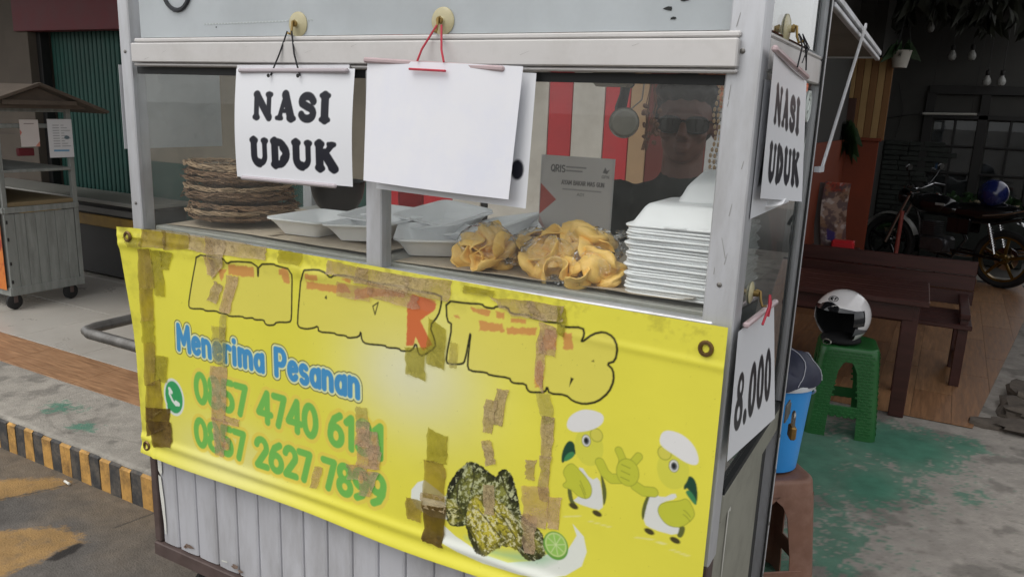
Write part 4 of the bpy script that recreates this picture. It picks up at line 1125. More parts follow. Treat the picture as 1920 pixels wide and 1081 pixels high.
for k in range(3): bn.stroke([(cx - .012, cy + .012 - k * .012), (cx + .004, cy + .009 - k * .012)], .0014, LINE)
for (a, b) in (([(1.236, 0.1838), (1.261, 0.1922)]), ([(1.286, 0.1891), (1.321, 0.1894)]), ([(1.376, 0.1856), (1.402, 0.1905)]), ([(1.415, 0.1896), (1.425, 0.1893)]), ([(1.441, 0.1828), (1.467, 0.181)])):
    for t in (0, .35, .7, 1): bn.oval(a[0] + (b[0] - a[0]) * t, a[1] + (b[1] - a[1]) * t, .005, .0014, (232, 228, 150), rot=20, alpha=.7)
# grime: stained left margin, dirty top hem
gr = np.clip((fbm(U, V, 30, 40) - .4) * 2, 0, 1) * np.exp(-(U / .05) ** 2) * .4 + np.clip((fbm(U, V, 50, 42) - .52) * 5, 0, 1) * np.clip((V - .53) / .06, 0, 1) * .3
bn.C = bn.C * (1 - gr[..., None]) + np.array(lin((92, 76, 34))) * gr[..., None]
sp_ = np.clip((fbm(U, V, 160, 47, 3) - .84) * 14, 0, 1) * .3
bn.C *= (1 - sp_)[..., None]
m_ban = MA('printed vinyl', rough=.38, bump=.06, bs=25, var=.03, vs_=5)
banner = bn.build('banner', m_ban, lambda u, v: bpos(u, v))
tag(banner, 'yellow printed vinyl banner patched with old brown tape on cart front', 'banner')
# eyelets
m_brass = M('tarnished eyelet', (120, 96, 64), rough=.4, metal=.8, var=.2, vs_=60)
for u, v in ((.030, .575), (1.465, .555), (.022, .022)):
    x, y, z = bpos(np.array(u), np.array(v))
    q = MB(); q.tube([(float(x) + .0095 * math.cos(t), float(y) - .001, float(z) + .0105 * math.sin(t)) for t in np.linspace(0, 2 * math.pi, 19)[:-1]], .0038, 6, closed=True)
    q.build('eyelet', m_brass, banner)
# tape patches, each a strip stuck on the vinyl
mt_tan = MT('tan tape', (206, 184, 142), .35, .72, sa=.35); mt_ol = MT('olive clear tape', (182, 172, 72), .3, .55, sa=.3)
mt_dk = MT('dirty brown tape', (176, 154, 84), .25, .62, stain=(80, 60, 28), sa=.65, ns=22); mt_vd = MT('blackened brown tape', (120, 96, 46), .45, .92, stain=(40, 28, 14), sa=.8, ns=18); mt_cl = MT('clear yellowed tape', (206, 196, 130), .2, .42, sa=.2); mt_pk = MT('pinkish tape', (216, 188, 154), .28, .58, sa=.25)
TAPES = [
 ([(0.0712, 0.5983), (0.1579, 0.6037), (0.1538, 0.5593), (0.0625, 0.5538)], mt_dk), ([(0.1443, 0.6023), (0.244, 0.603), (0.2374, 0.5668), (0.1496, 0.5562)], mt_dk), ([(0.2384, 0.6011), (0.323, 0.6019), (0.3202, 0.5618), (0.2374, 0.5668)], mt_tan), ([(0.2911, 0.602), (0.4878, 0.5981), (0.4865, 0.5706), (0.2918, 0.5633)], mt_tan),
 ([(0.2906, 0.5957), (0.3628, 0.5978), (0.3504, 0.5407), (0.3129, 0.5081)], mt_tan), ([(0.0198, 0.5728), (0.077, 0.5766), (0.0704, 0.552), (0.0295, 0.5499)], mt_ol), ([(0.0537, 0.5474), (0.0984, 0.5527), (0.1005, 0.4543), (0.0429, 0.446)], mt_dk), ([(0.0981, 0.5501), (0.1376, 0.5522), (0.1406, 0.4388), (0.0989, 0.4379)], mt_ol), ([(0.1337, 0.5517), (0.1799, 0.5521), (0.1606, 0.508), (0.1333, 0.507)], mt_ol),
 ([(0.0429, 0.446), (0.0964, 0.4537), (0.0922, 0.3713), (0.038, 0.3623)], mt_dk), ([(0.038, 0.3623), (0.0925, 0.3741), (0.0866, 0.3148), (0.0341, 0.3053)], mt_ol), ([(0.0362, 0.3057), (0.0866, 0.3148), (0.0794, 0.2001), (0.0281, 0.1893)], mt_dk), ([(0.0832, 0.2805), (0.1362, 0.285), (0.1258, 0.2155), (0.0763, 0.2109)], mt_ol),
 ([(0.0324, 0.1902), (0.102, 0.222), (0.102, 0.1358), (0.0213, 0.0847)], mt_dk), ([(0.0261, 0.1303), (0.1273, 0.1445), (0.1227, 0.0941), (0.0217, 0.0473)], mt_vd), ([(0.0221, 0.0923), (0.1324, 0.111), (0.1304, 0.0433), (0.0582, 0.0279)], mt_vd),
 ([(0.5261, 0.5992), (0.5942, 0.5982), (0.5903, 0.5722), (0.5218, 0.5703)], mt_ol), ([(0.6626, 0.5931), (0.7702, 0.5892), (0.7701, 0.5583), (0.662, 0.5657)], mt_tan), ([(0.7425, 0.59), (0.8766, 0.5885), (0.8718, 0.5556), (0.7338, 0.5576)], mt_tan), ([(0.8637, 0.5889), (0.9739, 0.5957), (0.9676, 0.553), (0.8666, 0.557)], mt_tan), ([(0.7701, 0.5649), (0.8975, 0.5551), (0.8979, 0.525), (0.7699, 0.5337)], mt_pk),
 ([(0.688, 0.5511), (0.7838, 0.5536), (0.7782, 0.5238), (0.6875, 0.5213)], mt_pk), ([(1, 0.5912), (1.068, 0.5908), (1.066, 0.5784), (0.9985, 0.5765)], mt_ol), ([(1.054, 0.5765), (1.148, 0.5849), (1.182, 0.5528), (1.106, 0.5502), (1.054, 0.5572)][:4], mt_tan), ([(1.132, 0.5844), (1.21, 0.5846), (1.208, 0.555), (1.15, 0.5514)], mt_tan),
 ([(0.288, 0.5603), (0.3229, 0.5497), (0.3203, 0.5116), (0.2953, 0.5132)], mt_pk), ([(0.3597, 0.522), (0.3976, 0.5223), (0.361, 0.4314), (0.3291, 0.4313)], mt_pk), ([(0.3162, 0.5034), (0.3439, 0.4947), (0.3231, 0.4484), (0.291, 0.4537)], mt_tan), ([(0.3327, 0.4319), (0.3537, 0.4276), (0.346, 0.3617), (0.3209, 0.3625)], mt_cl),
 ([(0.3012, 0.393), (0.3481, 0.3959), (0.3417, 0.2952), (0.2987, 0.3054)], mt_cl), ([(0.2905, 0.2931), (0.3455, 0.2986), (0.333, 0.1584), (0.2843, 0.1525)], mt_pk), ([(0.2849, 0.1609), (0.3404, 0.1602), (0.3195, 0.0633), (0.2894, 0.064)], mt_pk), ([(0.3268, 0.1762), (0.3811, 0.1752), (0.3763, 0.1551), (0.3253, 0.1539)], mt_pk), ([(0.3228, 0.1145), (0.3489, 0.121), (0.3433, 0.0891), (0.317, 0.0824)], mt_pk),
 ([(0.8675, 0.445), (0.9195, 0.4546), (0.9154, 0.3827), (0.8707, 0.3916)], mt_ol), ([(0.9235, 0.5162), (0.964, 0.4972), (0.9633, 0.4169), (0.92, 0.4216)], mt_ol),
 ([(1.057, 0.3778), (1.081, 0.3787), (1.076, 0.3103), (1.052, 0.3089)], mt_tan), ([(1.08, 0.4041), (1.105, 0.4053), (1.097, 0.3306), (1.075, 0.3299)], mt_tan), ([(1.051, 0.2907), (1.072, 0.2983), (1.083, 0.2502), (1.062, 0.24)], mt_tan), ([(1.148, 0.2761), (1.17, 0.2798), (1.168, 0.2379), (1.149, 0.2372)], mt_tan),
 ([(1.061, 0.2012), (1.085, 0.2058), (1.083, 0.1412), (1.063, 0.1376)], mt_tan), ([(1.163, 0.4116), (1.192, 0.4177), (1.203, 0.3645), (1.18, 0.3526)], mt_cl), ([(1.179, 0.3713), (1.205, 0.3732), (1.201, 0.2901), (1.179, 0.2885)], mt_tan), ([(1.179, 0.2928), (1.201, 0.2943), (1.199, 0.203), (1.179, 0.2015)], mt_tan),
 ([(1.164, 0.5397), (1.179, 0.4924), (1.177, 0.4124), (1.155, 0.447)], mt_pk), ([(1.163, 0.5496), (1.2, 0.5439), (1.199, 0.4881), (1.164, 0.4896)], mt_pk), ([(1.143, 0.2222), (1.199, 0.2338), (1.2, 0.148), (1.149, 0.1435)], mt_pk), ([(1.146, 0.165), (1.176, 0.1674), (1.177, 0.0867), (1.152, 0.0828)], mt_pk), ([(1.198, 0.2138), (1.227, 0.2199), (1.224, 0.1535), (1.199, 0.1502)], mt_pk),
 ([(0.9248, 0.287), (0.9714, 0.2778), (0.9702, 0.2177), (0.9233, 0.2122)], mt_ol), ([(0.9153, 0.2172), (0.9677, 0.217), (0.9695, 0.1353), (0.9139, 0.131)], mt_dk), ([(0.9084, 0.1414), (0.9692, 0.1471), (0.9674, 0.1109), (0.9116, 0.1061)], mt_tan), ([(0.8704, 0.1183), (0.914, 0.1214), (0.912, 0.0721), (0.8736, 0.07)], mt_dk), ([(0.9115, 0.1121), (0.9697, 0.1235), (0.9664, 0.0331), (0.918, 0.0346)], mt_vd),
 ([(0.7369, 0.2904), (0.7687, 0.2928), (0.7686, 0.2616), (0.7366, 0.2589)], mt_cl), ([(0.7366, 0.2589), (0.7743, 0.2629), (0.774, 0.2046), (0.7361, 0.2023)], mt_pk), ([(0.7482, 0.2446), (0.7999, 0.245), (0.7941, 0.1583), (0.7356, 0.1549)], mt_pk), ([(0.7683, 0.2129), (0.8055, 0.215), (0.8027, 0.1606), (0.768, 0.1562)], mt_pk), ([(0.7116, 0.151), (0.768, 0.1611), (0.7679, 0.1262), (0.7142, 0.1163)], mt_pk),
 ([(0.7474, 0.1456), (0.7998, 0.1549), (0.7765, 0.091), (0.7439, 0.0866)], mt_pk), ([(0.6182, 0.1209), (0.6404, 0.1217), (0.62, 0.0639), (0.5974, 0.0627)], mt_pk), ([(0.9731, 0.4752), (0.9916, 0.4743), (0.9904, 0.4245), (0.9706, 0.4249)][:4], mt_cl),
 ([(1.2, 0.5849), (1.216, 0.5818), (1.215, 0.5289), (1.198, 0.5318)], mt_ol),
]
for i, (qd, mt_) in enumerate(TAPES):
    qd = [np.array(k) for k in qd]
    nu_, nv_ = 12, 9
    q = MB()
    def tf_(s, t):
        jag = .0022 * (vnoise(np.array(t * 9.0 + i * 3.1), np.array(s * .0 + i), 12) - .5) * (2 if s in (0, 1) else 0)
        a = qd[0] * (1 - s) * (1 - t) + qd[1] * s * (1 - t) + qd[2] * s * t + qd[3] * (1 - s) * t
        jx = float((.008 if s in (0, 1) else .004) * (vnoise(np.array(s * 7.0 + i * 1.7), np.array(t * 6.0 + i * 5.3), 17) - .5)) if (s in (0, 1) or t in (0, 1)) else 0.0
        x, y, z = bpos(np.array(a[0] + jx), np.array(a[1] + jx * .7 + float(jag)), .0007 + .00012 * (i % 6) + (.0028 if (s in (0, 1) or t in (0, 1)) else .001) * float(vnoise(np.array(s * 8 + i), np.array(t * 6.0), 15)))
        return (float(x), float(y), float(z))
    q.grid(nu_, nv_, tf_)
    q.build('tape_strip', mt_, banner)

# ================================================================ ON THE COUNTER
CZ = 1.2455
# kraft paper sheets
m_kraft = M('kraft paper', (186, 172, 152), rough=.8, var=.1, vs_=7, dirt=(140, 122, 100), da=.35, ds=6, bump=.1, bs=20)
def paper(x0, y0, x1, y1, z, seed, label, curl=.012, rz=0.0):
    q = MB()
    cx, cy = (x0 + x1) / 2, (y0 + y1) / 2
    def fn(s, t):
        x = x0 + (x1 - x0) * s - cx; y = y0 + (y1 - y0) * t - cy
        zz = z + .002 * float(vnoise(np.array(s * 5 + seed), np.array(t * 4.0), 3)) + curl * max(0, (s - .82) / .18) ** 2 * (.3 + .7 * (1 - t)) + curl * .6 * max(0, (.12 - t) / .12) ** 2 * s
        return (cx + x * math.cos(rz) - y * math.sin(rz), cy + x * math.sin(rz) + y * math.cos(rz), zz)
    q.slab(16, 10, fn, .0008)
    tag(q.build('kraft_paper', m_kraft), label, 'paper')
paper(.05, .06, .40, .50, CZ + .0012, 1, 'brown kraft paper sheet under the woven plates', .004, .06)
paper(.36, .05, .74, .52, CZ + .0045, 2, 'brown kraft paper sheet under the opened foam boxes behind the mullion', .003, -.04)
paper(.79, .035, 1.20, .45, CZ + .0012, 3, 'brown kraft paper with lifted corner under the cracker bags', .012, .02)
paper(1.17, .04, 1.43, .35, CZ + .0055, 4, 'brown kraft paper sheet under the foam box stack', .008, -.05)

# woven rattan plates
m_ratt = M('rattan', (142, 112, 84), rough=.7, var=.35, vs_=40, bump=.2, bs=90, dirt=(84, 62, 44), da=.6, ds=25)
m_ratt2 = M('pale rattan', (172, 146, 116), rough=.7, var=.3, vs_=40)
def rattan_mesh(seed):
    rg = random.Random(seed)
    q = MB()
    RO = .132
    def zz(r): return .005 + .016 * max(0, (r - .07) / .062) ** 1.6
    for k in range(46):                                    # radial reeds in pairs, swept sideways at the rim
        a = 2 * math.pi * k / 46
        pts = []
        for i in range(7):
            r = .012 + (RO - .012) * i / 6
            tw = .35 * max(0, (r - .08) / .05) ** 2 * (1 if k % 2 else -1)
            pts.append((r * math.cos(a + tw), r * math.sin(a + tw), zz(r) + .002 * (1 if (k + i) % 2 else -1)))
        q.tube(pts, .0013, 4, caps=False)
    for k in range(9):                                     # woven rings
        r = .02 + k * .0085
        q.tube([(r * math.cos(t), r * math.sin(t), zz(r) + .0022 * math.sin(23 * t + k * math.pi)) for t in np.linspace(0, 2 * math.pi, 47)[:-1]], .0017, 4, closed=True)
    for k in range(9):                                     # loose twisted bundle round the rim
        ph, am, rr = rg.uniform(0, 6.28), rg.uniform(.002, .006), RO - .004 + rg.uniform(-.007, .006)
        fq = rg.choice((5, 7, 9, 11, 13))
        q.tube([((rr + am * math.sin(fq * t + ph)) * math.cos(t), (rr + am * math.sin(fq * t + ph)) * math.sin(t), zz(RO) - .002 + rg.uniform(-.001, .001) + am * .9 * math.cos(fq * t + ph * 2)) for t in np.linspace(0, 2 * math.pi, 73)[:-1]], rg.uniform(.0012, .002), 4, closed=True)
    for k in range(16):                                    # stray reed ends
        a = rg.uniform(0, 6.28); b = a + rg.uniform(.15, .4)
        q.tube([((RO - .004) * math.cos(a), (RO - .004) * math.sin(a), zz(RO)), ((RO + .003) * math.cos((a + b) / 2), (RO + .003) * math.sin((a + b) / 2), zz(RO) - .002), ((RO + rg.uniform(.004, .018)) * math.cos(b), (RO + rg.uniform(.004, .018)) * math.sin(b), zz(RO) + rg.uniform(-.008, .005))], .0011, 4, caps=False)
    return q
rm = [rattan_mesh(i) for i in range(3)]
names = ['topmost', 'second from the top', 'third from the top', 'fourth from the top', 'fifth from the top', 'fourth from the bottom', 'third from the bottom', 'second from the bottom', 'bottom']
meshes = []
for i in range(9):
    k = 8 - i
    if len(meshes) < 3:
        o = rm[i].build('woven_plate', m_ratt if i != 1 else m_ratt2); meshes.append(o.data)
    else:
        o = bpy.data.objects.new('woven_plate', meshes[(i * 2) % 3]); COL.objects.link(o)
    o.location = (.178 + random.uniform(-.006, .006), .195 + random.uniform(-.006, .006), CZ + .005 + i * .0158)
    o.rotation_euler = (R(random.uniform(-2.2, 2.2)), R(random.uniform(-2.2, 2.2)), i * 1.1)
    tag(o, 'round woven rattan plate, %s of the stack' % names[k], 'plate', 'woven plates in a stack')

# black bowl
m_blk = M('black stoneware', (30, 29, 30), rough=.45, var=.2, vs_=20)
q = MB(); q.lathe([(0, .012), (.03, .012), (.032, 0), (.036, 0), (.037, .014), (.055, .03), (.068, .055), (.074, .085), (.0755, .1), (.0735, .1), (.070, .084), (.062, .056), (.048, .033), (.03, .022), (0, .02)], 32)
o = q.build('bowl', m_blk); o.location = (.30, .42, CZ + .006)
tag(o, 'deep black footed bowl behind the laminated price sign', 'bowl')
# red packet beside it
pk = MB(); pk.box((0, 0, .045), (.07, .02, .09), .003); o = pk.build('packet', M('red packet print', (176, 30, 40), rough=.35, var=.15, vs_=30)); o.location = (.475, .52, CZ + .001); o.rotation_euler = (0, 0, .3)
tag(o, 'small red packet standing beside the black bowl', 'packet')
# clear plastic tray of loose packs behind the plates
m_cling = MG('clear plastic film', tint=(.985, .985, .98), film=.025, filmc=(.85, .85, .83), rough=.07, refl=2.2, fs=40)
def crinkle(m, sc, st):
    t = m.node_tree; N = t.nodes; L = t.links
    tc = N.new('ShaderNodeTexCoord'); v = N.new('ShaderNodeTexVoronoi'); v.inputs['Scale'].default_value = sc; v.feature = 'F1'
    nz = N.new('ShaderNodeTexNoise'); nz.inputs['Scale'].default_value = sc * .6; nz.inputs['Detail'].default_value = 3
    L.new(tc.outputs['Object'], nz.inputs['Vector']); L.new(nz.outputs['Color'], v.inputs['Vector'])
    v.inputs['Scale'].default_value = 7
    bp = N.new('ShaderNodeBump'); bp.inputs['Strength'].default_value = st; bp.inputs['Distance'].default_value = .02
    L.new(v.outputs['Distance'], bp.inputs['Height'])
    for n in N:
        if n.type == 'BSDF_GLOSSY': L.new(bp.outputs[0], n.inputs['Normal'])
crinkle(m_cling, 30, .8)
q = MB(); q.grid(14, 8, lambda s, t: (.25 + .17 * s, .48 + .08 * t, CZ + .012 + .018 * float(vnoise(np.array(s * 6), np.array(t * 5.0), 4))))
tag(q.build('plastic_bag', m_cling), 'crumpled clear plastic bag lying behind the woven plates', 'bag')

# foam boxes
m_foam = M('white foam', (242, 243, 244), rough=.5, var=.03, vs_=10, bump=.04, bs=200)
def rrect(hx, hy, r, n=5):
    pts = []
    for (sx, sy, a0) in ((1, 1, 0), (-1, 1, 90), (-1, -1, 180), (1, -1, 270)):
        for i in range(n + 1):
            a = R(a0 + 90 * i / n)
            pts.append((sx * (hx - r) + r * math.cos(a), sy * (hy - r) + r * math.sin(a)))
    return pts
def shell(levels, ribs=0, th=None):
    """levels: (hx, hy, corner radius, z) loops joined outside then inside; last loop closed with a face"""
    q = MB(); vs_, fs_ = [], []
    n = None
    for li, (hx, hy, r, z) in enumerate(levels):
        lp = rrect(hx, hy, r)
        n = len(lp)
        vs_ += [(x, y, z) for x, y in lp]
    for i in range(len(levels) - 1):
        for k in range(n):
            l = (k + 1) % n
            fs_.append((i * n + k, i * n + l, (i + 1) * n + l, (i + 1) * n + k))
    fs_.append(tuple((len(levels) - 1) * n + k for k in range(n)))
    fs_.append(tuple(range(n))[::-1])
    q.add(vs_, fs_, True)
    return q
# nested lids seen edge-on: rim flange and low dome
def lid(top=False):
    h = .038
    q = shell([(.090, .092, .02, .0), (.0965, .0985, .022, .0005), (.0975, .0995, .022, .0025), (.0965, .0985, .022, .0042), (.089, .091, .02, .0046), (.084, .086, .02, .012), (.072, .074, .018, h - .006), (.066, .068, .016, h)])
    if top:
        for sgn in (-1, 1):
            for k in range(6):
                x = -.052 + k * .021
                q.bar((x, sgn * .0815, .014), (x, sgn * .0715, h - .006), .007, .004, up=(0, sgn, 0), ch=.0015)
                q.bar((sgn * .0795, x, .014), (sgn * .0695, x, h - .006), .007, .004, up=(sgn, 0, 0), ch=.0015)
        q.box((0, -.098, .004), (.04, .006, .006), .002)
    return q
plain = None
nst = 22
for i in range(nst):
    if plain is None:
        o = lid().build('foam_box', m_foam, sharp=50); plain = o.data
    else:
        o = bpy.data.objects.new('foam_box', plain); COL.objects.link(o)
    t = i / nst
    o.location = (1.385 + .0035 * math.sin(i * 1.9) - .004 * t, .145 + .003 * math.sin(i * 2.7), CZ + .007 + i * .0054)
    o.rotation_euler = (R(.4 * math.sin(i)), R(-.6 + .5 * math.cos(i * 1.3)), R(1.2 * math.sin(i * 1.1)))
    lb = 'white foam lunch box, %s from the bottom of the tall stack' % ('lowest first second third fourth fifth sixth seventh eighth ninth tenth eleventh twelfth thirteenth fourteenth fifteenth sixteenth seventeenth eighteenth nineteenth twentieth twenty-first twenty-second'.split()[i + 1])
    tag(o, lb, 'foam box', 'foam boxes in the tall stack')
o = lid(True).build('foam_box', m_foam, sharp=50); o.location = (1.38, .145, CZ + .009 + nst * .0054); o.rotation_euler = (R(1), R(-1.5), R(-2))
tag(o, 'ribbed white foam lunch box closing the top of the tall stack', 'foam box', 'foam boxes in the tall stack')
o = lid(True).build('foam_box', m_foam, sharp=50); o.location = (1.425, .235, CZ + .056 + nst * .0054); o.rotation_euler = (R(8), R(-6), R(3))
tag(o, 'ribbed white foam lunch box lying loose and tilted on the tall stack', 'foam box')
# opened clamshells
def tray():
    return shell([(.052, .072, .014, .0), (.066, .086, .018, .022), (.076, .096, .02, .034), (.082, .102, .022, .036), (.082, .102, .022, .040), (.074, .094, .02, .039), (.063, .083, .018, .026), (.049, .069, .014, .0045)])
def clam(loc, rz, tilt, lab, open2=12):
    t = thing('foam_clamshell', lab, 'foam box', loc, 0, 'opened foam boxes', rot=(R(tilt[0]), R(tilt[1]), rz))
    o = tray().build('tray', m_foam, t, sharp=50); o.location = (-.082, 0, 0)
    o = tray().build('lid', m_foam, t, sharp=50); o.location = (.083, 0, 0.004); o.rotation_euler = (0, R(-open2), 0)
    q = MB(); q.box((0, 0, .036), (.012, .17, .003), .001); q.build('hinge', m_foam, t)
    return t
clam((.53, .19, CZ + .008), R(4), (0, 0), 'opened white foam box nearest the mullion, lying flat on kraft paper', 4)
clam((.64, .31, CZ + .012), R(8), (3, 2), 'opened white foam box half hidden behind the mullion', 10)
clam((.79, .33, CZ + .022), R(-6), (6, 4), 'opened white foam box tilted on another, right of the mullion', 16)
clam((.86, .22, CZ + .008), R(34), (2, 0), 'opened white foam box with raised end beside cracker bags', 10)

# cracker bags
m_crk = M('orange cracker', (255, 204, 108), rough=.45, var=.1, vs_=36, bump=.22, bs=90, dirt=(252, 214, 138), da=.7, ds=24)
def cracker(seed, s=1.0):
    rg = random.Random(seed); q = MB()
    ph = [rg.uniform(0, 6.28) for _ in range(8)]
    if seed % 3 == 0:
        ax = (rg.uniform(.034, .042), rg.uniform(.026, .034), rg.uniform(.017, .023))
        def fn(u, v):
            a, b = 2 * math.pi * u, math.pi * v
            d = np.array([math.sin(b) * math.cos(a), math.sin(b) * math.sin(a), math.cos(b)])
            k = 1 + .16 * math.sin(2 * a + ph[0] + 2 * b) + .10 * math.sin(3 * b + ph[1] + a) + .4 * (float(vnoise(np.array(9 + seed + d[0] * 2.1), np.array(9 + d[1] * 2.1 + d[2] * 1.3), 13)) - .5)
            k -= .16 * math.exp(-((d[0] * math.cos(ph[2]) + d[1] * math.sin(ph[2])) / .16) ** 2)
            k += .10 * (float(vnoise(np.array(20 + d[0] * 8), np.array(20 + d[1] * 8 + d[2] * 5), 14)) - .5)
            p = d * np.array(ax) * k * s
            p[2] += .011 * s * math.cos(2 * a + ph[3]) * math.sin(b) ** 2
            return tuple(p)
        q.grid(26, 16, fn)
        return q
    Rc = rg.uniform(.020, .028); tw = rg.uniform(-.5, .5); skew = rg.uniform(-.35, .35)
    def mid(u, v, off):
        a = 2 * math.pi * u; r = v ** .8
        rr = .050 * (1 + .12 * math.sin(2 * a + ph[0]) + .10 * math.sin(3 * a + ph[1]) + .05 * math.sin(7 * a + ph[4]))
        x, y = rr * r * math.cos(a), rr * r * math.sin(a)
        nz = .012 * (float(vnoise(np.array(9 + seed + x * 55), np.array(9 + y * 55), 13)) - .5) + .004 * (float(vnoise(np.array(9 + x * 160), np.array(9 + y * 160), 14)) - .5)
        th = (x + skew * y) / Rc + tw * y / .05
        Rr = Rc + nz + off * (1 - .75 * r ** 4)
        return (s * Rr * math.sin(th), s * y * .95, s * (Rc - Rr * math.cos(th)))
    q.grid(30, 9, lambda u, v: mid(u, v, .0035))
    n0 = len(q.v); q2 = MB(); q2.grid(30, 9, lambda u, v: mid(u, v, -.0035))
    q.v += q2.v; q.f += [tuple(i + n0 for i in f[::-1]) for f in q2.f]; q.s += q2.s
    for k in range(30):
        a, b = 9 * 31 + k, 9 * 31 + k + 1
        q.f.append((a, b, b + n0, a + n0)); q.s.append(True)
    return q
cm = []
for i in range(6): 
    o = cracker(30 + i).build('cracker', m_crk, sharp=0); cm.append(o.data); bpy.data.objects.remove(o)
def cbag(loc, items, rad, lab, knot, seed):
    t = thing('cracker_bag', lab, 'crackers', loc, 0, 'bags of orange crackers')
    t.scale = (1.04, 1, .78)
    rg = random.Random(seed)
    for k, (x, y, z, s) in enumerate(items):
        o = bpy.data.objects.new('cracker', cm[(seed + k) % 6]); COL.objects.link(o); o.parent = t
        o.location = (x, y, z); o.scale = (s, s, s)
        o.rotation_euler = (R(rg.uniform(20, 130)), R(rg.uniform(-60, 60)), R(rg.uniform(-90, 90)))
    q = MB()
    def fn(u, v):
        a = 2 * math.pi * u; b = math.pi * v
        d = np.array([math.sin(b) * math.cos(a), math.sin(b) * math.sin(a), math.cos(b)])
        uu = (math.cos(a) * 2 + 5, math.sin(a) * 2 + b * 2 + seed)
        k = 1 + .22 * (float(vnoise(np.array(uu[0] * 2.2), np.array(uu[1] * 2.2), 6)) - .5) + .10 * (float(vnoise(np.array(uu[0] * 6.), np.array(uu[1] * 6.), 8)) - .5)
        p = d * np.array(rad) * k
        return (p[0], p[1], max(p[2] + rad[2] * .92, .001))
    q.grid(30, 18, fn)
    q.build('plastic_film', m_cling, t, sharp=0)
    q = MB(); kx, ky, kz = knot
    for k in range(9):
        a = k * .7
        q.tube([(kx * .75, ky * .75, max(.01, kz * .9)), (kx, ky, kz), (kx + .018 * math.cos(a), ky - .012 + .008 * math.sin(a), kz + .014 * math.sin(a * 1.7))], [.008, .0035, .0045], 5, caps=False)
    q.build('knot', m_cling, t, sharp=0)
    return t
cbag((.975, .105, CZ + .004), [(-.024, 0, .05, 1.05), (.018, -.01, .045, 1.1), (0, .008, .08, 1.05), (.012, -.022, .022, 1.0), (-.024, -.014, .022, 1.0), (.03, .01, .03, .9), (-.006, -.02, .055, .9)], (.062, .045, .058), 'clear bag of orange crackers standing apart, nearest the foam boxes laid open', (.05, .0, .02), 1)
cbag((1.05, .19, CZ + .004), [(-.02, 0, .045, 1.0), (.02, 0, .045, 1.05), (.0, -.015, .03, 1.0), (.03, -.01, .02, .9), (-.03, -.01, .02, .9), (0, .01, .07, .9)], (.06, .045, .05), 'clear bag of orange crackers set back between the larger bags', (-.0, -.03, .05), 2)
cbag((1.12, .10, CZ + .004), [(-.025, 0, .035, 1.1), (.02, -.01, .04, 1.15), (.0, .01, .06, 1.1), (-.02, -.015, .02, 1.05), (.02, -.02, .02, 1.0), (.035, 0, .03, 1.0)], (.06, .045, .052), 'clear bag of orange crackers in front of the pile, knot hanging over counter', (.03, -.045, .004), 3)
cbag((1.17, .145, CZ + .012), [(-.03, 0, .045, 1.2), (.012, -.008, .055, 1.3), (.0, .01, .085, 1.2), (-.012, -.025, .03, 1.1), (.036, -.01, .045, 1.15), (.02, -.02, .085, 1.0), (-.03, -.01, .075, 1.0)], (.07, .052, .06), 'clear bag of orange crackers heaped on top of the pile', (.07, .02, .1), 4)
cbag((1.215, .09, CZ + .004), [(-.02, 0, .035, 1.0), (.016, -.004, .04, 1.1), (0, .01, .06, 1.0), (0, -.02, .02, 1.0), (.024, -.01, .018, .9)], (.05, .04, .045), 'clear bag of orange crackers wedged against the foam box stack', (-.02, -.04, .01), 5)

# payment board (its square code is left blank)
qb = Art(.2, .265, .0014, (214, 210, 208))
qb.fill([(0, .1), (.047, .145), (0, .188)], (196, 92, 84)); qb.fill([(0, .02), (.0, .1), (.02, .06)], (196, 92, 84), alpha=.4)
qb.text('QRIS', (.028, .222), (.068, .222), .019, .0035, [(0, (92, 90, 92))])
for k in range(2): qb.stroke([(.072, .237 - k * .01), (.125 - k * .01, .237 - k * .01)], .0045, (130, 128, 130), alpha=.8)
qb.fill([(.172, .228), (.178, .243), (.183, .234), (.19, .237), (.184, .225)], (120, 118, 120)); qb.text('GPN', (.17, .213), (.19, .213), .008, .0016, [(0, (120, 118, 120))])
qb.text('AYAM BAKAR MAS GUN', (.06, .189), (.178, .189), .0115, .0024, [(0, (84, 80, 82))])
qb.stroke([(.065, .176), (.17, .176)], .004, (150, 148, 148), alpha=.8); qb.text('A01', (.105, .16), (.125, .16), .008, .0016, [(0, (130, 128, 128))])
t = thing('payment_board', 'grey payment card board with small print and red corner behind cracker bags', 'sign board', (1.044, .36, CZ + .003), R(2))
qb.build('printed_face', m_paper, lambda u, v: (.86 * (u - .1), .0 * u + .012 * v, .81 * v), t)
q = MB(); q.slab(1, 1, lambda s, v: (-.088 + .176 * s, .0015 + .265 * v * .012 * 1.0, .001 + .2145 * v), .002, (0, -1, 0), smooth=False); q.build('backing', M('white acrylic', (206, 206, 206), rough=.3), t)
q = MB(); q.box((0, .03, .003), (.17, .06, .005), .001); q.build('foot', M('clear grey acrylic', (150, 154, 156), rough=.2), t)

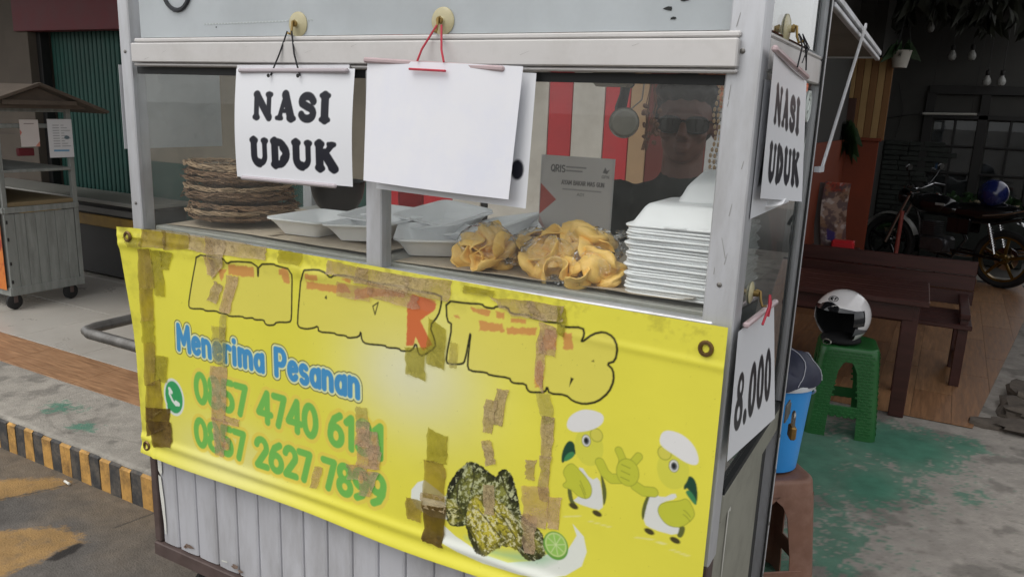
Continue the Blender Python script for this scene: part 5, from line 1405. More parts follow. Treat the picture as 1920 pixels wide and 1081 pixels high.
# clamp lamp on a bracket under the front rail, and a strip of card taped above it
m_lens = M('frosted lamp lens', (150, 146, 136), rough=.35, var=.1, vs_=30)
m_chrome = M('dull chrome', (150, 148, 142), rough=.25, metal=.9)
t = thing('clamp_lamp', 'round grey clamp lamp on black bracket hanging inside cart window', 'lamp', (1.114, .45, 1.541))
q = MB(); Mx = rotz(R(28)) @ rotx(R(92)); q.lathe([(0, .012), (.026, .011), (.031, .006), (.0325, -.002), (.031, -.012), (.022, -.03), (.017, -.036), (0, -.036)], 30, (0, 0, 0), Mx); q.build('reflector', m_lens, t)
q = MB(); q.lathe([(.0335, -.002), (.0345, .002), (.0335, .006), (.0315, .006)], 30, (0, 0, 0), Mx, close=True); q.build('rim', m_chrome, t)
q = MB(); d = Mx @ np.array([0, 0, -1.0]); 
q.tube([tuple(d * .03), tuple(d * .075)], .015, 14); q.tube([tuple(d * .05), tuple(d * .056)], .019, 14); q.build('socket', m_chrome, t)
q = MB(); q.tube([tuple(d * .07), tuple(d * .085 + np.array([.0, 0, .03])), tuple(d * .07 + np.array([0.005, 0, .06])), tuple(d * .075 + np.array([.012, 0, .11]))], [.012, .014, .011, .014], 8); q.box(tuple(d * .07 + np.array([.01, 0, .10])), (.03, .03, .05), .006); q.build('clamp', M('black plastic', (26, 26, 28), rough=.5), t)
q = MB(); q.tube([tuple(d * .07 + np.array([.05, .01, .12])), tuple(d * .07 + np.array([.045, .01, .05])), tuple(d * .07 + np.array([.015, 0.0, .02]))], .002, 6); q.build('cable', M('pale cable', (160, 150, 140), rough=.5), t)
q = MB(); q.prism([(-.045, 0), (.045, 0), (.042, -.03), (.034, -.037), (-.036, -.037), (-.043, -.03)], .03, rotx(R(90)), (1.085, .46, 1.655)); 
tag(q.build('cardboard_piece', M('grey card', (122, 112, 96), rough=.85, var=.1)), 'folded brown card stuck under the cart top beside the clamp lamp', 'cardboard')
# bead chains and dry flower ornament hanging by the lamp
m_bead = M('tan bead', (190, 160, 126), rough=.4, var=.2, vs_=50)
for (x, y, n) in ((1.315, .5, 20), (1.30, .52, 17)):
    q = MB()
    for k in range(n): q.ell((x + .004 * math.sin(k * .8), y, 1.64 - k * .0125), (.0036, .0036, .0055), 6, 4)
    tag(q.build('bead_chain', m_bead), 'tan bead chain hanging inside the window, %s' % ('longer one' if n == 20 else 'shorter one'), 'chain', 'bead chains')
q = MB(); rg = random.Random(3)
for k in range(18):
    c = (1.15 + rg.uniform(-.02, .02), .52 + rg.uniform(-.02, .02), 1.52 + rg.uniform(-.05, .06))
    q.ell(c, (rg.uniform(.004, .011), rg.uniform(.004, .009), rg.uniform(.003, .008)), 6, 4, rotz(rg.uniform(0, 3)) @ rotx(rg.uniform(0, 3)))
for k in range(7): q.tube([(1.15, .52, 1.65), (1.15 + rg.uniform(-.02, .02), .52, 1.58), (1.15 + rg.uniform(-.02, .02), .52, 1.48)], .0012, 4)
tag(q.build('flower_ornament', M('dried flower brown', (120, 84, 66), rough=.8, var=.4, vs_=60)), 'dried brown flower ornament hanging behind the clamp lamp', 'ornament')

# ================================================================ SIGNS ON SUCTION CUPS
m_sheet = MA('laminated sheet', rough=.34, var=.02, spec=.25)
m_spine = M('clear plastic spine', (176, 168, 172), rough=.25, var=.08)
m_spine2 = M('pinkish plastic spine', (184, 164, 166), rough=.3, var=.12, vs_=14)
m_cup = M('yellowed suction cup', (186, 178, 142), rough=.25, var=.12, vs_=30)
m_hook = M('brass hook', (150, 126, 76), rough=.35, metal=.7)
m_strk = M('black cord', (34, 34, 38), rough=.8)
m_strr = M('red cord', (186, 56, 72), rough=.7)
WHT = (226, 228, 232); INK = (34, 35, 44)

def slab_text(A, s, x0, x1, y0, h, th=.35, sf=.17):
    """fat bracketed slab capitals"""
    gl = {
     'N': (1.0, [([(.2, .08), (.2, .92)], th * .8), ([(.22, .9), (.8, .1)], th), ([(.8, .08), (.8, .92)], th * .7)], [(.02, .36, .07), (.06, .34, .93), (.64, .98, .93)]),
     'A': (1.0, [([(.24, .1), (.5, .9)], th * .62), ([(.5, .92), (.76, .1)], th * 1.1), ([(.32, .34), (.66, .34)], th * .5)], [(.04, .4, .07), (.58, .98, .07)]),
     'S': (.8, [([(.66, .72)] + arc(.4, .7, .24, .2, 30, 200, 10) + [(.4, .52)] + arc(.4, .29, .26, .21, 60, -160, 12), th * .9)], []),
     'I': (.56, [([(.28, .08), (.28, .92)], th * 1.05)], [(.05, .51, .07), (.05, .51, .93)]),
     'U': (1.0, [([(.23, .92), (.23, .38)] + arc(.5, .36, .27, .27, 180, 270, 8), th), (arc(.5, .36, .29, .27, 270, 360, 8) + [(.79, .92)], th * .75)], [(.02, .44, .93), (.62, .97, .93)]),
     'D': (.98, [([(.24, .08), (.24, .92)], th * 1.05), ([(.24, .9), (.42, .9)] + arc(.42, .5, .36, .4, 90, -90, 14) + [(.24, .1)], th * .85), (arc(.42, .5, .37, .3, 50, -50, 8), th * 1.1)], [(.03, .42, .07), (.03, .42, .93)]),
     'K': (1.06, [([(.24, .08), (.24, .92)], th * 1.05), ([(.8, .9), (.36, .46)], th * .65), ([(.48, .58), (.86, .1)], th * 1.15)], [(.03, .46, .07), (.03, .46, .93), (.58, .98, .93), (.64, 1.06, .07)]),
    }
    gap = .07
    tot = sum(gl[c][0] + gap for c in s) - gap
    k = (x1 - x0) / tot
    d = np.full(A.U.shape, 9.0); x = 0
    for c in s:
        wd, st, se = gl[c]
        for pl, t_ in st:
            d = np.minimum(d, A.dpoly(A.U, A.V, [(x0 + (x + a) * k, y0 + b * h) for a, b in pl]) - t_ * h * .5)
        for a, b, v in se:
            d2 = A.dpoly(A.U, A.V, [(x0 + (x + a + .06) * k, y0 + v * h), (x0 + (x + b - .06) * k, y0 + v * h)]) - sf * h * .5
            hh = np.clip(.5 + .5 * (d2 - d) / .004, 0, 1); d = d2 * (1 - hh) + d * hh - .004 * hh * (1 - hh)
        x += wd + gap
    A.put((slice(None), slice(None)), d, INK)
def cup(loc, M_, lab, s=1.0):
    t = thing('suction_cup', lab, 'suction cup', loc)
    q = MB(); q.lathe([(0, .009 * s), (.006 * s, .009 * s), (.0075 * s, .006 * s), (.018 * s, .0048 * s), (.0245 * s, .002 * s), (.025 * s, .0005), (.024 * s, 0), (0, .0005)], 28, (0, 0, 0), M_); q.build('cup', m_cup, t)
    q = MB(); n_ = M_ @ np.array([0, 0, 1.0]); s_ = M_ @ np.array([1.0, 0, 0])
    pth = [n_ * .010 + np.array([0, 0, .006]), n_ * .017 + np.array([0, 0, .004]), n_ * .019 + np.array([0, 0, -.012]), n_ * .023 + np.array([0, 0, -.022]), n_ * .03 + np.array([0, 0, -.02])]
    q.tube(pth, .0024, 7); q.tube([n_ * .006, n_ * .015], .0062, 12); q.build('hook', m_hook, t)
    return t
MF = rotx(R(90))                                      # faces -y
MS = roty(R(90))                                      # faces +x
cup((.562, .0125, 1.714), MF, 'yellowed suction cup on upper panel holding the front lettered sign by black cord')
cup((.919, .0125, 1.714), MF, 'yellowed suction cup on upper panel holding the blank sign by red cord')
cup((1.4905, .208, 1.712), MS, 'yellowed suction cup on the cart side glass above the lettered side sign')
cup((1.4905, .15, 1.262), MS, 'yellowed suction cup with brass hook above the price sign', .8)

# --- front lettered sign
fs = Art(.322, .226, .0013, WHT)
slab_text(fs, 'NASI', .055, .27, .1235, .0545); slab_text(fs, 'UDUK', .045, .287, .028, .056)
t = thing('hanging_sign', 'white laminated sign lettered NASI UDUK hanging on the cart front by black cord', 'sign', (.42, -.030, 1.397), R(0), rot=(0, R(-.6), 0))
fs.build('sheet', m_sheet, lambda u, v: (u, -.006 * np.sin(math.pi * v / .226) - .003 * np.sin(u * 12) + .012 * (v / .226 - .5), v), t)
q = MB(); q.slab(10, 6, lambda s, v: (-.008 + .31 * s, .010 + .01 * (v - .5), .012 + .222 * v), .0008, (0, -1, 0)); q.build('back_sheet', M('white back sheet', (222, 222, 226), rough=.3), t)
q = MB(); q.bar((.018, -.0105, -.001), (.285, -.0105, -.001), .009, .009, ch=.003); q.build('lower_spine', m_spine, t)
q = MB(); q.bar((.012, .002, .222), (.31, .002, .222), .010, .009, ch=.003); q.build('upper_spine', m_spine, t)
for a in (.106, .187):
    q = MB(); q.tube([(.142 + (.006 if a > .15 else -.006), .02, .30), (.142 + (a - .142) * .5, .008, .255), (a, -.001, .212)], .0018, 6); q.build('cord', m_strk, t)
    q = MB(); q.lathe([(.004, 0), (.004, .001), (0, .001)], 10, (a, -.0065, .2115), MF); q.build('punch_hole', m_gasket, t)

# --- blank sign with a second sheet behind
q = MB()
t = thing('hanging_sign', 'blank white sheet sign hanging on the cart front by red cord', 'sign', (.77, -.034, 1.412), 0, rot=(0, R(1.4), 0))
q.slab(14, 10, lambda s, v: (.005 - .006 * v + .325 * s + .012 * s * v, -.010 * math.sin(math.pi * s) + .014 * (v - .5), .004 - .0005 * s + .226 * v), .0006, (0, 1, 0)); q.build('sheet', M('plain white sheet', (232, 233, 238), rough=.35, var=.012, vs_=9, dirt=(222, 225, 238), da=.6, ds=6), t)
bs = Art(.335, .232, .0022, WHT)
bs.oval(.312, .066, .013, .018, INK)
bs.build('back_sheet', m_sheet, lambda u, v: (.018 + u, .016 + .008 * v / .23 + 0 * u, -.012 + v), t)
q = MB(); q.bar((-.006, .003, .230), (.302, .003, .224), .010, .010, ch=.003); q.build('upper_spine', m_spine2, t)
q = MB(); q.bar((.11, -.0108, .2165), (.19, -.0112, .2158), .0055, .004, ch=.001); q.build('red_band', m_strr, t)
for a in (.112, .19):
    q = MB(); q.tube([(.15 + (.005 if a > .15 else -.005), .022, .296), (.15 + (a - .15) * .55, .0, .252), (a - .008 if a > .15 else a + .012, -.006, .231)], .002, 6); q.build('cord', m_strr, t)
q = MB(); q.box((.172, -.004, .006), (.026, .003, .008), .001); q.build('tape_tab', M('white tape tab', (218, 216, 210), rough=.4), t)

# --- side lettered sign (hangs on the cart's right side)
ss = Art(.30, .222, .0013, WHT)
slab_text(ss, 'NASI', .045, .255, .122, .058); slab_text(ss, 'UDUK', .035, .27, .03, .058)
t = thing('hanging_sign', 'white laminated sign lettered NASI UDUK hanging on the cart side by black cord', 'sign', (1.512, .022, 1.442))
ss.build('sheet', m_sheet, lambda u, v: (.002 + .021 * (u / .3) * (1 - v / .222) - .003 * np.sin(math.pi * u / .3), -.005 + u * (1.033 - .13 * (1 - v / .222)) + .013 * (1 - v / .222), v * (1 - .02 * u / .3) - .002 - .026 * u / .3), t)
q = MB(); q.bar((.003, -.012, .223), (.005, .285, .196), .010, .010, ch=.003); q.build('upper_spine', m_spine2, t)
q = MB(); q.slab(8, 6, lambda s, v: (-.010, .012 + .32 * s, -.034 + .222 * v), .0006, (1, 0, 0))
b2 = Art(.33, .215, .004, WHT); b2.fill([(.03, .05), (.05, .12), (.075, .05)], INK)
b2.build('back_sheet', m_sheet, lambda u, v: (-.010 + 0 * u, .006 + u, -.036 + v), t)
for a in (.14, .225):
    q = MB(); q.tube([(.0, .188, .262), (.012, (.188 + a) / 2, .24), (.012, a, .205)], .0014, 6); q.build('cord', m_strk, t)
rg = random.Random(8)
q = MB()
for k in range(5): q.tube([(.006, .188, .262), (.012 + rg.uniform(0, .01), .19 + rg.uniform(-.01, .02), .24), (.012, .19 + rg.uniform(-.015, .03), .225 + rg.uniform(-.02, .02))], .0009, 5)
q.build('cord_knot', m_strk, t)

# --- price sign low on the side
ps = Art(.325, .222, .0013, WHT)
def fat(A, cx, cy, rx, ry, ix, iy):
    A.oval(cx, cy, rx, ry, INK, rot=-8); A.oval(cx, cy, ix, iy, WHT, rot=-6)
x = .05
ps.oval(.052, .118, .0235, .026, INK); ps.oval(.049, .074, .0275, .032, INK); ps.oval(.054, .119, .007, .0105, WHT); ps.oval(.049, .072, .0085, .0125, WHT)
ps.oval(.094, .056, .0125, .0145, INK)
for k in range(3): fat(ps, .141 + k * .062, .094 + .001 * k, .0285, .050, .0065, .027)
t = thing('hanging_sign', 'white laminated price sign lettered 8.000 on the lower cart side', 'sign', (1.512, -.008, 1.012))
ps.build('sheet', m_sheet, lambda u, v: (-.001 - .006 * (u / .325) + (.004 + .021 * u / .325) * (1 - v / .222), -.004 + u * (.985 + .045 * (1 - v / .222)), -.003 + v * (1 + .08 * u / .325) - .034 * u / .325), t)
q = MB(); q.bar((.0025, .03, .2225), (-.003, .31, .206), .011, .010, ch=.003); q.build('upper_spine', m_spine2, t)
q = MB(); q.tube([(.012, .158, .25), (.014, .15, .23), (.012, .12, .205)], .0022, 6); q.tube([(.012, .158, .25), (.014, .165, .235), (.012, .165, .21)], .0022, 6); q.build('cord', m_strr, t)

# --- sliver of a sign on the far left end
q = MB(); q.slab(6, 6, lambda s, v: (-.019, .006 + .3 * s, 1.43 + .2 * v), .0008, (-1, 0, 0))
tag(q.build('hanging_sign', M('plain white sheet left', (222, 223, 226), rough=.3)), 'white sheet sign on the left end of the cart, seen as sliver', 'sign')

# stickers on the side glass
sa = Art(.062, .062, .0016, (150, 168, 160)); 
st = thing('glass_sticker', 'round white emblem sticker on the cart side glass', 'sticker', (1.4915, .52, 1.59))
q = MB(); q.tube([(0, .026 * math.cos(a), .03 * math.sin(a)) for a in np.linspace(0, 6.283, 29)[:-1]], .0022, 5, closed=True)
q.tube([(0, .016 * math.cos(a), .019 * math.sin(a)) for a in np.linspace(0, 6.283, 21)[:-1]], .0013, 5, closed=True)
for k in range(9):
    a = k * .698; q.tube([(0, .018 * math.cos(a), .021 * math.sin(a)), (0, .024 * math.cos(a + .1), .028 * math.sin(a + .1))], .0014, 4)
q.tube([(0, -.007, -.009), (0, .004, .010), (0, .009, -.006)], .0022, 5); q.build('emblem', M('white vinyl print', (206, 214, 210), rough=.5), st)
q = MB(); q.add([(1.4915, .50, 1.445), (1.4915, .535, 1.45), (1.4915, .535, 1.53)], [(0, 1, 2)])
tag(q.build('glass_sticker', M('white vinyl wedge', (206, 214, 210), rough=.5)), 'white triangular sticker scrap low on the cart side glass', 'sticker')

# padlock on the hasp
t = thing('padlock', 'small brass padlock hanging from the hasp at the back of the cart', 'padlock', (1.515, .705, .805), R(20))
q = MB(); q.box((0, 0, 0), (.016, .036, .034), .004); q.build('body', M('old brass', (142, 112, 62), rough=.4, metal=.7, var=.2, vs_=40), t)
q = MB(); q.tube([(0, -.011, .014), (0, -.011, .038)] + [(0, -.011 * math.cos(a), .04 + .013 * math.sin(a)) for a in np.linspace(0.2, 2.94, 8)] + [(0, .011, .038), (0, .011, .014)], .003, 7); q.build('shackle', m_chrome, t)

# ================================================================ STOOLS, BUCKET, HELMET
def plastic_stool(name, lab, mat, loc, rz, top, foot, H, weave=False):
    """square moulded stool: dished top, four corner legs, arched openings, foot rims"""
    t = thing(name, lab, 'stool', loc, rz)
    q = MB()
    a, b = top, foot
    def half(z): return b + (a - b) * (z / H)
    # seat
    lv = [(a * .80, .05, H - .004), (a * .93, .05, H), (a * .985, .045, H - .004), (a, .042, H - .012), (half(H - .05), .04, H - .05), (half(H - .05) - .004, .036, H - .05), (a * .95, .036, H - .014), (a * .8, .04, H - .012)]
    vs_, fs_ = [], []
    for (h_, r_, z_) in lv: vs_ += [(x, y, z_) for x, y in rrect(h_, h_, r_, 5)]
    n = len(rrect(a, a, .04, 5))
    for i in range(len(lv) - 1):
        for k in range(n):
            l = (k + 1) % n
            fs_.append((i * n + k, i * n + l, (i + 1) * n + l, (i + 1) * n + k))
    fs_.append(tuple(range(n))[::-1]); fs_.append(tuple((len(lv) - 1) * n + k for k in range(n)))
    q.add(vs_, fs_, True)
    seat = q.build('seat', mat, t, sharp=50)
    # four legs: rounded corner angle, flaring down, with arch into the apron
    for sx in (-1, 1):
        for sy in (-1, 1):
            q = MB()
            rows = []
            for (z, wd) in ((H - .045, .105), (H - .075, .072), (H - .11, .058), (H * .45, .05), (.07, .052), (.015, .054), (0, .056)):
                h_ = half(z); r_ = .036
                row = [(h_, h_ - r_ - wd), (h_, h_ - r_)] + [(h_ - r_ + r_ * math.cos(R(c)), h_ - r_ + r_ * math.sin(R(c))) for c in (22, 45, 68)] + [(h_ - r_, h_), (h_ - r_ - wd, h_)]
                e = .0035
                inner = [(x - e if x > h_ - r_ - .001 else x, y - e if y > h_ - r_ - .001 else y) for x, y in row]
                rows.append(([(x * sx, y * sy, z) for x, y in row], [(x * sx, y * sy, z) for x, y in inner]))
            m_ = 7
            vs_, fs_ = [], []
            for o_, i_ in rows: vs_ += o_ + i_
            for i in range(len(rows) - 1):
                A_, B_ = i * 14, (i + 1) * 14
                for k in range(6):
                    fs_.append((A_ + k, A_ + k + 1, B_ + k + 1, B_ + k)); fs_.append((A_ + 7 + k, B_ + 7 + k, B_ + 8 + k, A_ + 8 + k))
                fs_.append((A_, B_, B_ + 7, A_ + 7)); fs_.append((A_ + 6, A_ + 13, B_ + 13, B_ + 6))
            q.add(vs_, fs_, True); q.build('leg', mat, t, sharp=60)
    for k in range(4):                                        # low stretcher on every face
        M_ = rotz(R(90 * k)); h_ = half(.12)
        q = MB(); q.box(tuple(M_ @ np.array([h_ - .004, 0, .125])), (.006, 2 * h_ - .1, .05), .002, M_); q.build('stretcher', mat, t)
    if weave:                                                 # moulded basket pattern: small raised pads
        q = MB()
        for k in range(4):
            M_ = rotz(R(90 * k))
            for r_ in range(int(H / .0135) - 2):
                z = .02 + r_ * .0135
                h_ = half(z) + .0008
                for c in range(9):
                    y = -h_ + .02 + (c + (.5 if r_ % 2 else 0)) * (2 * h_ - .04) / 9
                    inarch = abs(y) < h_ - .088 and not (z > H - .07 or .1 < z < .15)
                    if inarch or abs(y) > h_ - .03: continue
                    q.box(tuple(M_ @ np.array([h_, y, z])), (.0026, .020, .0095), .001, M_)
        q.build('weave_relief', mat, t, kind='stuff')
    else:
        q = MB()
        for k in range(8):
            a_ = k * math.pi / 4
            q.lathe([(.006, 0), (.006, .0012), (0, .0012)], 8, (.055 * math.cos(a_), .055 * math.sin(a_), H - .0042)); 
        q.build('seat_hole', m_gasket, t)
    return t
m_gst = M('green stool plastic', (34, 92, 44), rough=.35, var=.12, vs_=12)
m_bst = M('old brown stool plastic', (120, 86, 70), rough=.5, var=.15, vs_=8, dirt=(150, 118, 104), da=.5, ds=14)
plastic_stool('plastic_stool', 'green basket-weave plastic stool carrying the white helmet', m_gst, (1.465, 2.58, .152), R(10), .125, .155, .42, True)
plastic_stool('plastic_stool', 'scuffed brown plastic stool carrying the blue bucket beside cart', m_bst, (1.392, 1.0, .152), R(38), .125, .155, .42)

# bucket with dark bag stuffed in
t = thing('bucket', 'blue plastic bucket with pale rim on the brown stool', 'bucket', (1.415, 1.02, .573))
m_blue = M('blue bucket plastic', (52, 150, 226), rough=.35, var=.06, vs_=8, dirt=(30, 104, 170), da=.3)
q = MB(); q.lathe([(0, 0), (.076, 0), (.081, .004), (.1, .262), (.097, .262), (.078, .01), (0, .008)], 36); q.build('body', m_blue, t)
q = MB(); q.lathe([(.1, .252), (.107, .254), (.108, .267), (.105, .273), (.098, .272), (.098, .254)], 36, close=True); q.build('rim', M('pale grey rim', (196, 200, 204), rough=.4), t)
q = MB(); q.tube([(.106 * math.cos(a), .106 * math.sin(a) , .247 - .06 * math.sin(max(0, a))) for a in np.linspace(0, math.pi, 16)], .003, 6); q.build('handle', M('white bucket handle', (206, 208, 210), rough=.4), t)
m_bag = M('dark navy bag cloth', (38, 42, 62), rough=.55, var=.25, vs_=10)
q = MB()
def bagf(u, v):
    a = 2 * math.pi * u
    r = .113 * math.cos(v * 1.45) * (1 + .18 * (float(vnoise(np.array(3 + 2.4 * math.cos(a)), np.array(3 + 2.4 * math.sin(a) + v * 3), 9)) - .5)) 
    return (r * math.cos(a), r * math.sin(a), .258 + .082 * math.sin(v * 1.5) + .03 * (float(vnoise(np.array(8 + 3.4 * math.cos(a)), np.array(5 + 3.4 * math.sin(a) + v * 4), 10)) - .5))
q.grid(40, 12, bagf)
o = q.build('stuffed_bag', m_bag, sharp=0); o.location = (1.415, 1.02, .573 + .008)
bag = tag(o, 'dark navy checked cloth bag stuffed into the blue bucket', 'bag')
m_wl = M('white check line', (190, 192, 200), rough=.6)
for k in range(7):
    a0 = k * .9
    q = MB(); q.tube([tuple(np.array(bagf(((a0 + v * .7) / 6.2832) % 1, v)) * np.array([1.012, 1.012, 1.004])) for v in np.linspace(0.02, .9, 10)], .0011, 4); q.build('check_line', m_wl, bag)
q = MB(); q.slab(8, 6, lambda s, v: (-.05 + .03 * s + .01 * v, -.108 - .012 * math.sin(3 * s), .22 + .05 * v - .02 * s), .002, (0, 1, 0)); q.build('dangling_flap', m_bag, bag)

# helmet
t = thing('motorcycle_helmet', 'white open face motorcycle helmet with dark visor strip on green stool', 'helmet', (1.425, 2.55, .572), R(-24))
m_hel = M('white helmet gloss', (218, 216, 216), rough=.15, var=.04, coat=.6)
m_lin = M('black helmet lining', (16, 16, 18), rough=.85)
m_vis = M('smoked visor', (26, 27, 30), rough=.08, var=.05, coat=.5)
HR = (.118, .14, .125)
def hel(a, b, k=1.0):
    """a: heading round from the front (-y), b: elevation"""
    return np.array([HR[0] * k * math.sin(a) * math.cos(b), -HR[1] * k * math.cos(a) * math.cos(b), .118 + HR[2] * k * math.sin(b)])
def band(q, alo, ahi, blo, bhi, k=1.0, nu=30, nv=12):
    def fn(s, v):
        a = alo + (ahi - alo) * s
        lo = blo(a) if callable(blo) else blo; hi = bhi(a) if callable(bhi) else bhi
        p = hel(a, lo + (hi - lo) * v, k); p[2] = max(p[2], .006)
        return tuple(p)
    q.grid(nu, nv, fn)
PI = math.pi
openlow = lambda a: R(22) if abs(a) < 1.12 else (R(22) + (R(-62) - R(22)) * min(1, (abs(a) - 1.12) / .25))
q = MB(); band(q, -PI, PI, openlow, R(90), 1.0, 72, 16); q.build('shell', m_hel, t, sharp=0)
q = MB(); band(q, -PI, PI, openlow, R(89), .93, 60, 14); q.lathe([(.0, .03), (.08, .025), (.086, .006), (.078, .003), (0, .02)], 28, (0, .015, 0), squash=(1, 1.1)); q.build('lining', m_lin, t, sharp=0)
q = MB(); band(q, -1.32, 1.32, R(20), lambda a: R(20) + R(11) * math.cos(a * 1.1), 1.022, 36, 4); q.build('visor', m_vis, t, sharp=0)
q = MB(); band(q, -.42, .42, R(30), lambda a: R(30) + R(9) * math.cos(a * 3.4), 1.035, 12, 3); q.build('front_vent', m_vis, t, sharp=0)
q = MB(); band(q, 1.0, 1.45, R(-8), R(24), 1.03, 8, 6); q.build('visor_pivot', m_vis, t, sharp=0)
q = MB(); band(q, 1.1, 1.9, lambda a: R(-30) + (a - 1.1) * .1, lambda a: R(-12) - (a - 1.1) * .2, 1.008, 12, 3); q.build('side_stripe', M('grey helmet graphic', (96, 96, 100), rough=.2), t, sharp=0)
q = MB(); band(q, -2.2, -1.25, lambda a: R(35), lambda a: R(48) + .2 * (a + 2.2), 1.006, 12, 3); q.build('side_stripe', M('dark helmet graphic', (60, 56, 60), rough=.2), t, sharp=0)
m_logo = M('black logo print', (30, 30, 34), rough=.3)
q = MB()
for k, ch in enumerate('ALV'):
    for pl in FONT[ch][1]:
        q.tube([tuple(hel(-.06 + .0 + (-.13 + k * .12 + (x - .3) * .15 + .06), R(48) + (y - .5) * .13, 1.008)) for x, y in pl], .0024, 4)
q.tube([tuple(hel(.27 * math.cos(a), R(48) + .12 * math.sin(a), 1.008)) for a in np.linspace(0, 6.283, 33)[:-1]], .0018, 4, closed=True)
q.build('logo', m_logo, t, sharp=0)
q = MB(); q.tube([(.0 + .02 * math.cos(a), -.10 + .004 * math.sin(a), .012 + .012 * math.sin(a)) for a in np.linspace(0, 6.28, 13)[:-1]], .0025, 5, closed=True); q.build('buckle', m_chrome, t)

# ================================================================ TABLE AND BENCH
m_dwood = M('dark red brown timber', (58, 27, 22), rough=.4, var=.3, vs_=4, stretch=(1.2, 10, 10), dirt=(52, 24, 20), da=.5, ds=5)
t = thing('wooden_table', 'dark red wooden table in front of the bench', 'table', (1.05, 3.06, .154), R(2))
for i in range(4):
    q = MB(); q.box((0, -.2 + i * .1335, .585), (1.42, .131, .028), .004); q.build('top_plank', m_dwood, t)
q = MB(); q.box((0, -.215, .53), (1.3, .02, .08), .003); q.box((0, .215, .53), (1.3, .02, .08), .003); q.box((.645, 0, .53), (.02, .4, .08), .003); q.box((-.645, 0, .53), (.02, .4, .08), .003); q.build('apron', m_dwood, t)
for x in (-.64, .64):
    for y in (-.19, .21):
        q = MB(); q.box((x, y, .285), (.07, .06, .57), .004); q.build('leg', m_dwood, t)
q = MB(); q.box((.64, .01, .2), (.03, .36, .05), .003); q.build('stretcher', m_dwood, t)
t = thing('wooden_bench', 'dark red wooden bench with solid plank back behind the table', 'bench', (1.2, 3.72, .154), R(1.5))
for i in range(3):
    q = MB(); q.box((0, -.15 + i * .14, .345), (1.56, .138, .026), .004); q.build('seat_plank', m_dwood, t)
for i in range(3):
    q = MB(); q.box((0, .255 + .012 * i, .42 + i * .087), (1.58, .024, .084), .003); q.build('back_plank', m_dwood, t)
for x in (-.74, .74):
    q = MB(); q.box((x, -.16, .17), (.05, .05, .34), .003); q.build('leg', m_dwood, t)
    q = MB(); q.box((x, .22, .17), (.05, .05, .34), .003); q.build('leg', m_dwood, t)
    q = MB(); q.bar((x, -.2, .40), (x, .24, .43), .05, .03, ch=.004); q.box((x, -.16, .375), (.04, .045, .05), .003); q.build('armrest', m_dwood, t)
    q = MB(); q.box((x, .03, .1), (.03, .34, .04), .003); q.build('stretcher', m_dwood, t)

# ================================================================ MOTORCYCLE
mc_blk = M('black gloss paint', (14, 14, 16), rough=.2, coat=.5, var=.1)
mc_tyre = M('tyre rubber', (22, 22, 22), rough=.8)
mc_gold = M('gold alloy', (120, 96, 44), rough=.3, metal=.8)
mc_fend = M('grey mudguard', (150, 150, 146), rough=.35)
mc_eng = M('engine alloy', (84, 84, 86), rough=.4, metal=.7, var=.2, vs_=20)
mc_chr = M('chrome', (190, 190, 192), rough=.12, metal=1.0, var=.04)
S = .86
mb_ = thing('motorcycle', 'black motorcycle with gold alloy wheels parked on the porch', 'motorcycle', (1.80, 7.12, .156), math.atan2(.42, -.9))
def mo(name, mat, fn, parent=None):
    q = MB(); fn(q); q.v = [tuple(S * c for c in v) for v in q.v]
    return q.build(name, mat, parent or mb_)
# local x: forward
def wheel(cx, nm, col, spokes=5):
    w_ = mo('wheel', mc_tyre, lambda q: q.lathe([(.235, -.03), (.27, -.044), (.292, -.034), (.303, 0), (.292, .034), (.27, .044), (.235, .03)], 40, (cx, 0, .303), rotx(R(90)), close=True))
    w_.name = 'wheel'
    def rim(q):
        q.lathe([(.215, -.026), (.238, -.03), (.238, .03), (.215, .026)], 40, (cx, 0, .303), rotx(R(90)), close=True)
        for k in range(spokes):
            a = k * 2 * PI / spokes + .4
            q.bar((cx + .03 * math.cos(a), 0, .303 + .03 * math.sin(a)), (cx + .222 * math.cos(a), 0, .303 + .222 * math.sin(a)), .03, .02, up=(0, 1, 0), ch=.004)
        q.lathe([(0, -.05), (.045, -.05), (.055, -.03), (.055, .03), (.045, .05), (0, .05)], 18, (cx, 0, .303), rotx(R(90)))
    mo('rim', col, rim, w_)
    def disc(q): q.lathe([(.06, .048), (.12, .048), (.12, .052), (.06, .052)], 30, (cx, 0, .303), rotx(R(90)), close=True)
    mo('brake_disc', mc_chr, disc, w_)
wheel(.62, 'front', mc_blk); wheel(-.62, 'rear', mc_gold)
mo('front_mudguard', mc_fend, lambda q: q.grid(18, 6, lambda s, v: (.62 + (.325 + .01 * math.sin(PI * v)) * math.cos(R(25) + s * R(135)), -.058 + .116 * v, .303 + (.325 + .02 * math.sin(PI * v)) * math.sin(R(25) + s * R(135)))))
for sy in (-1, 1): mo('fork', mc_chr, lambda q: q.tube([(.62, sy * .075, .303), (.5, sy * .075, .64), (.40, sy * .075, .90)], [.024, .022, .018], 10))
mo('triple_clamp', mc_blk, lambda q: q.box((.415, 0, .87), (.06, .2, .03), .006))
mo('headlight', mc_blk, lambda q: q.lathe([(0, -.08), (.05, -.07), (.085, 0), (.09, .03), (.08, .045), (0, .05)], 24, (.5, 0, .83), roty(R(90))))
mo('instrument', mc_blk, lambda q: (q.box((.43, .05, .95), (.07, .07, .05), .015), q.box((.43, -.05, .95), (.07, .07, .05), .015)))
mo('handlebar', mc_chr, lambda q: q.tube([(.27, -.36, .97), (.33, -.26, .99), (.39, -.1, .93), (.39, .1, .93), (.33, .26, .99), (.27, .36, .97)], .012, 8))
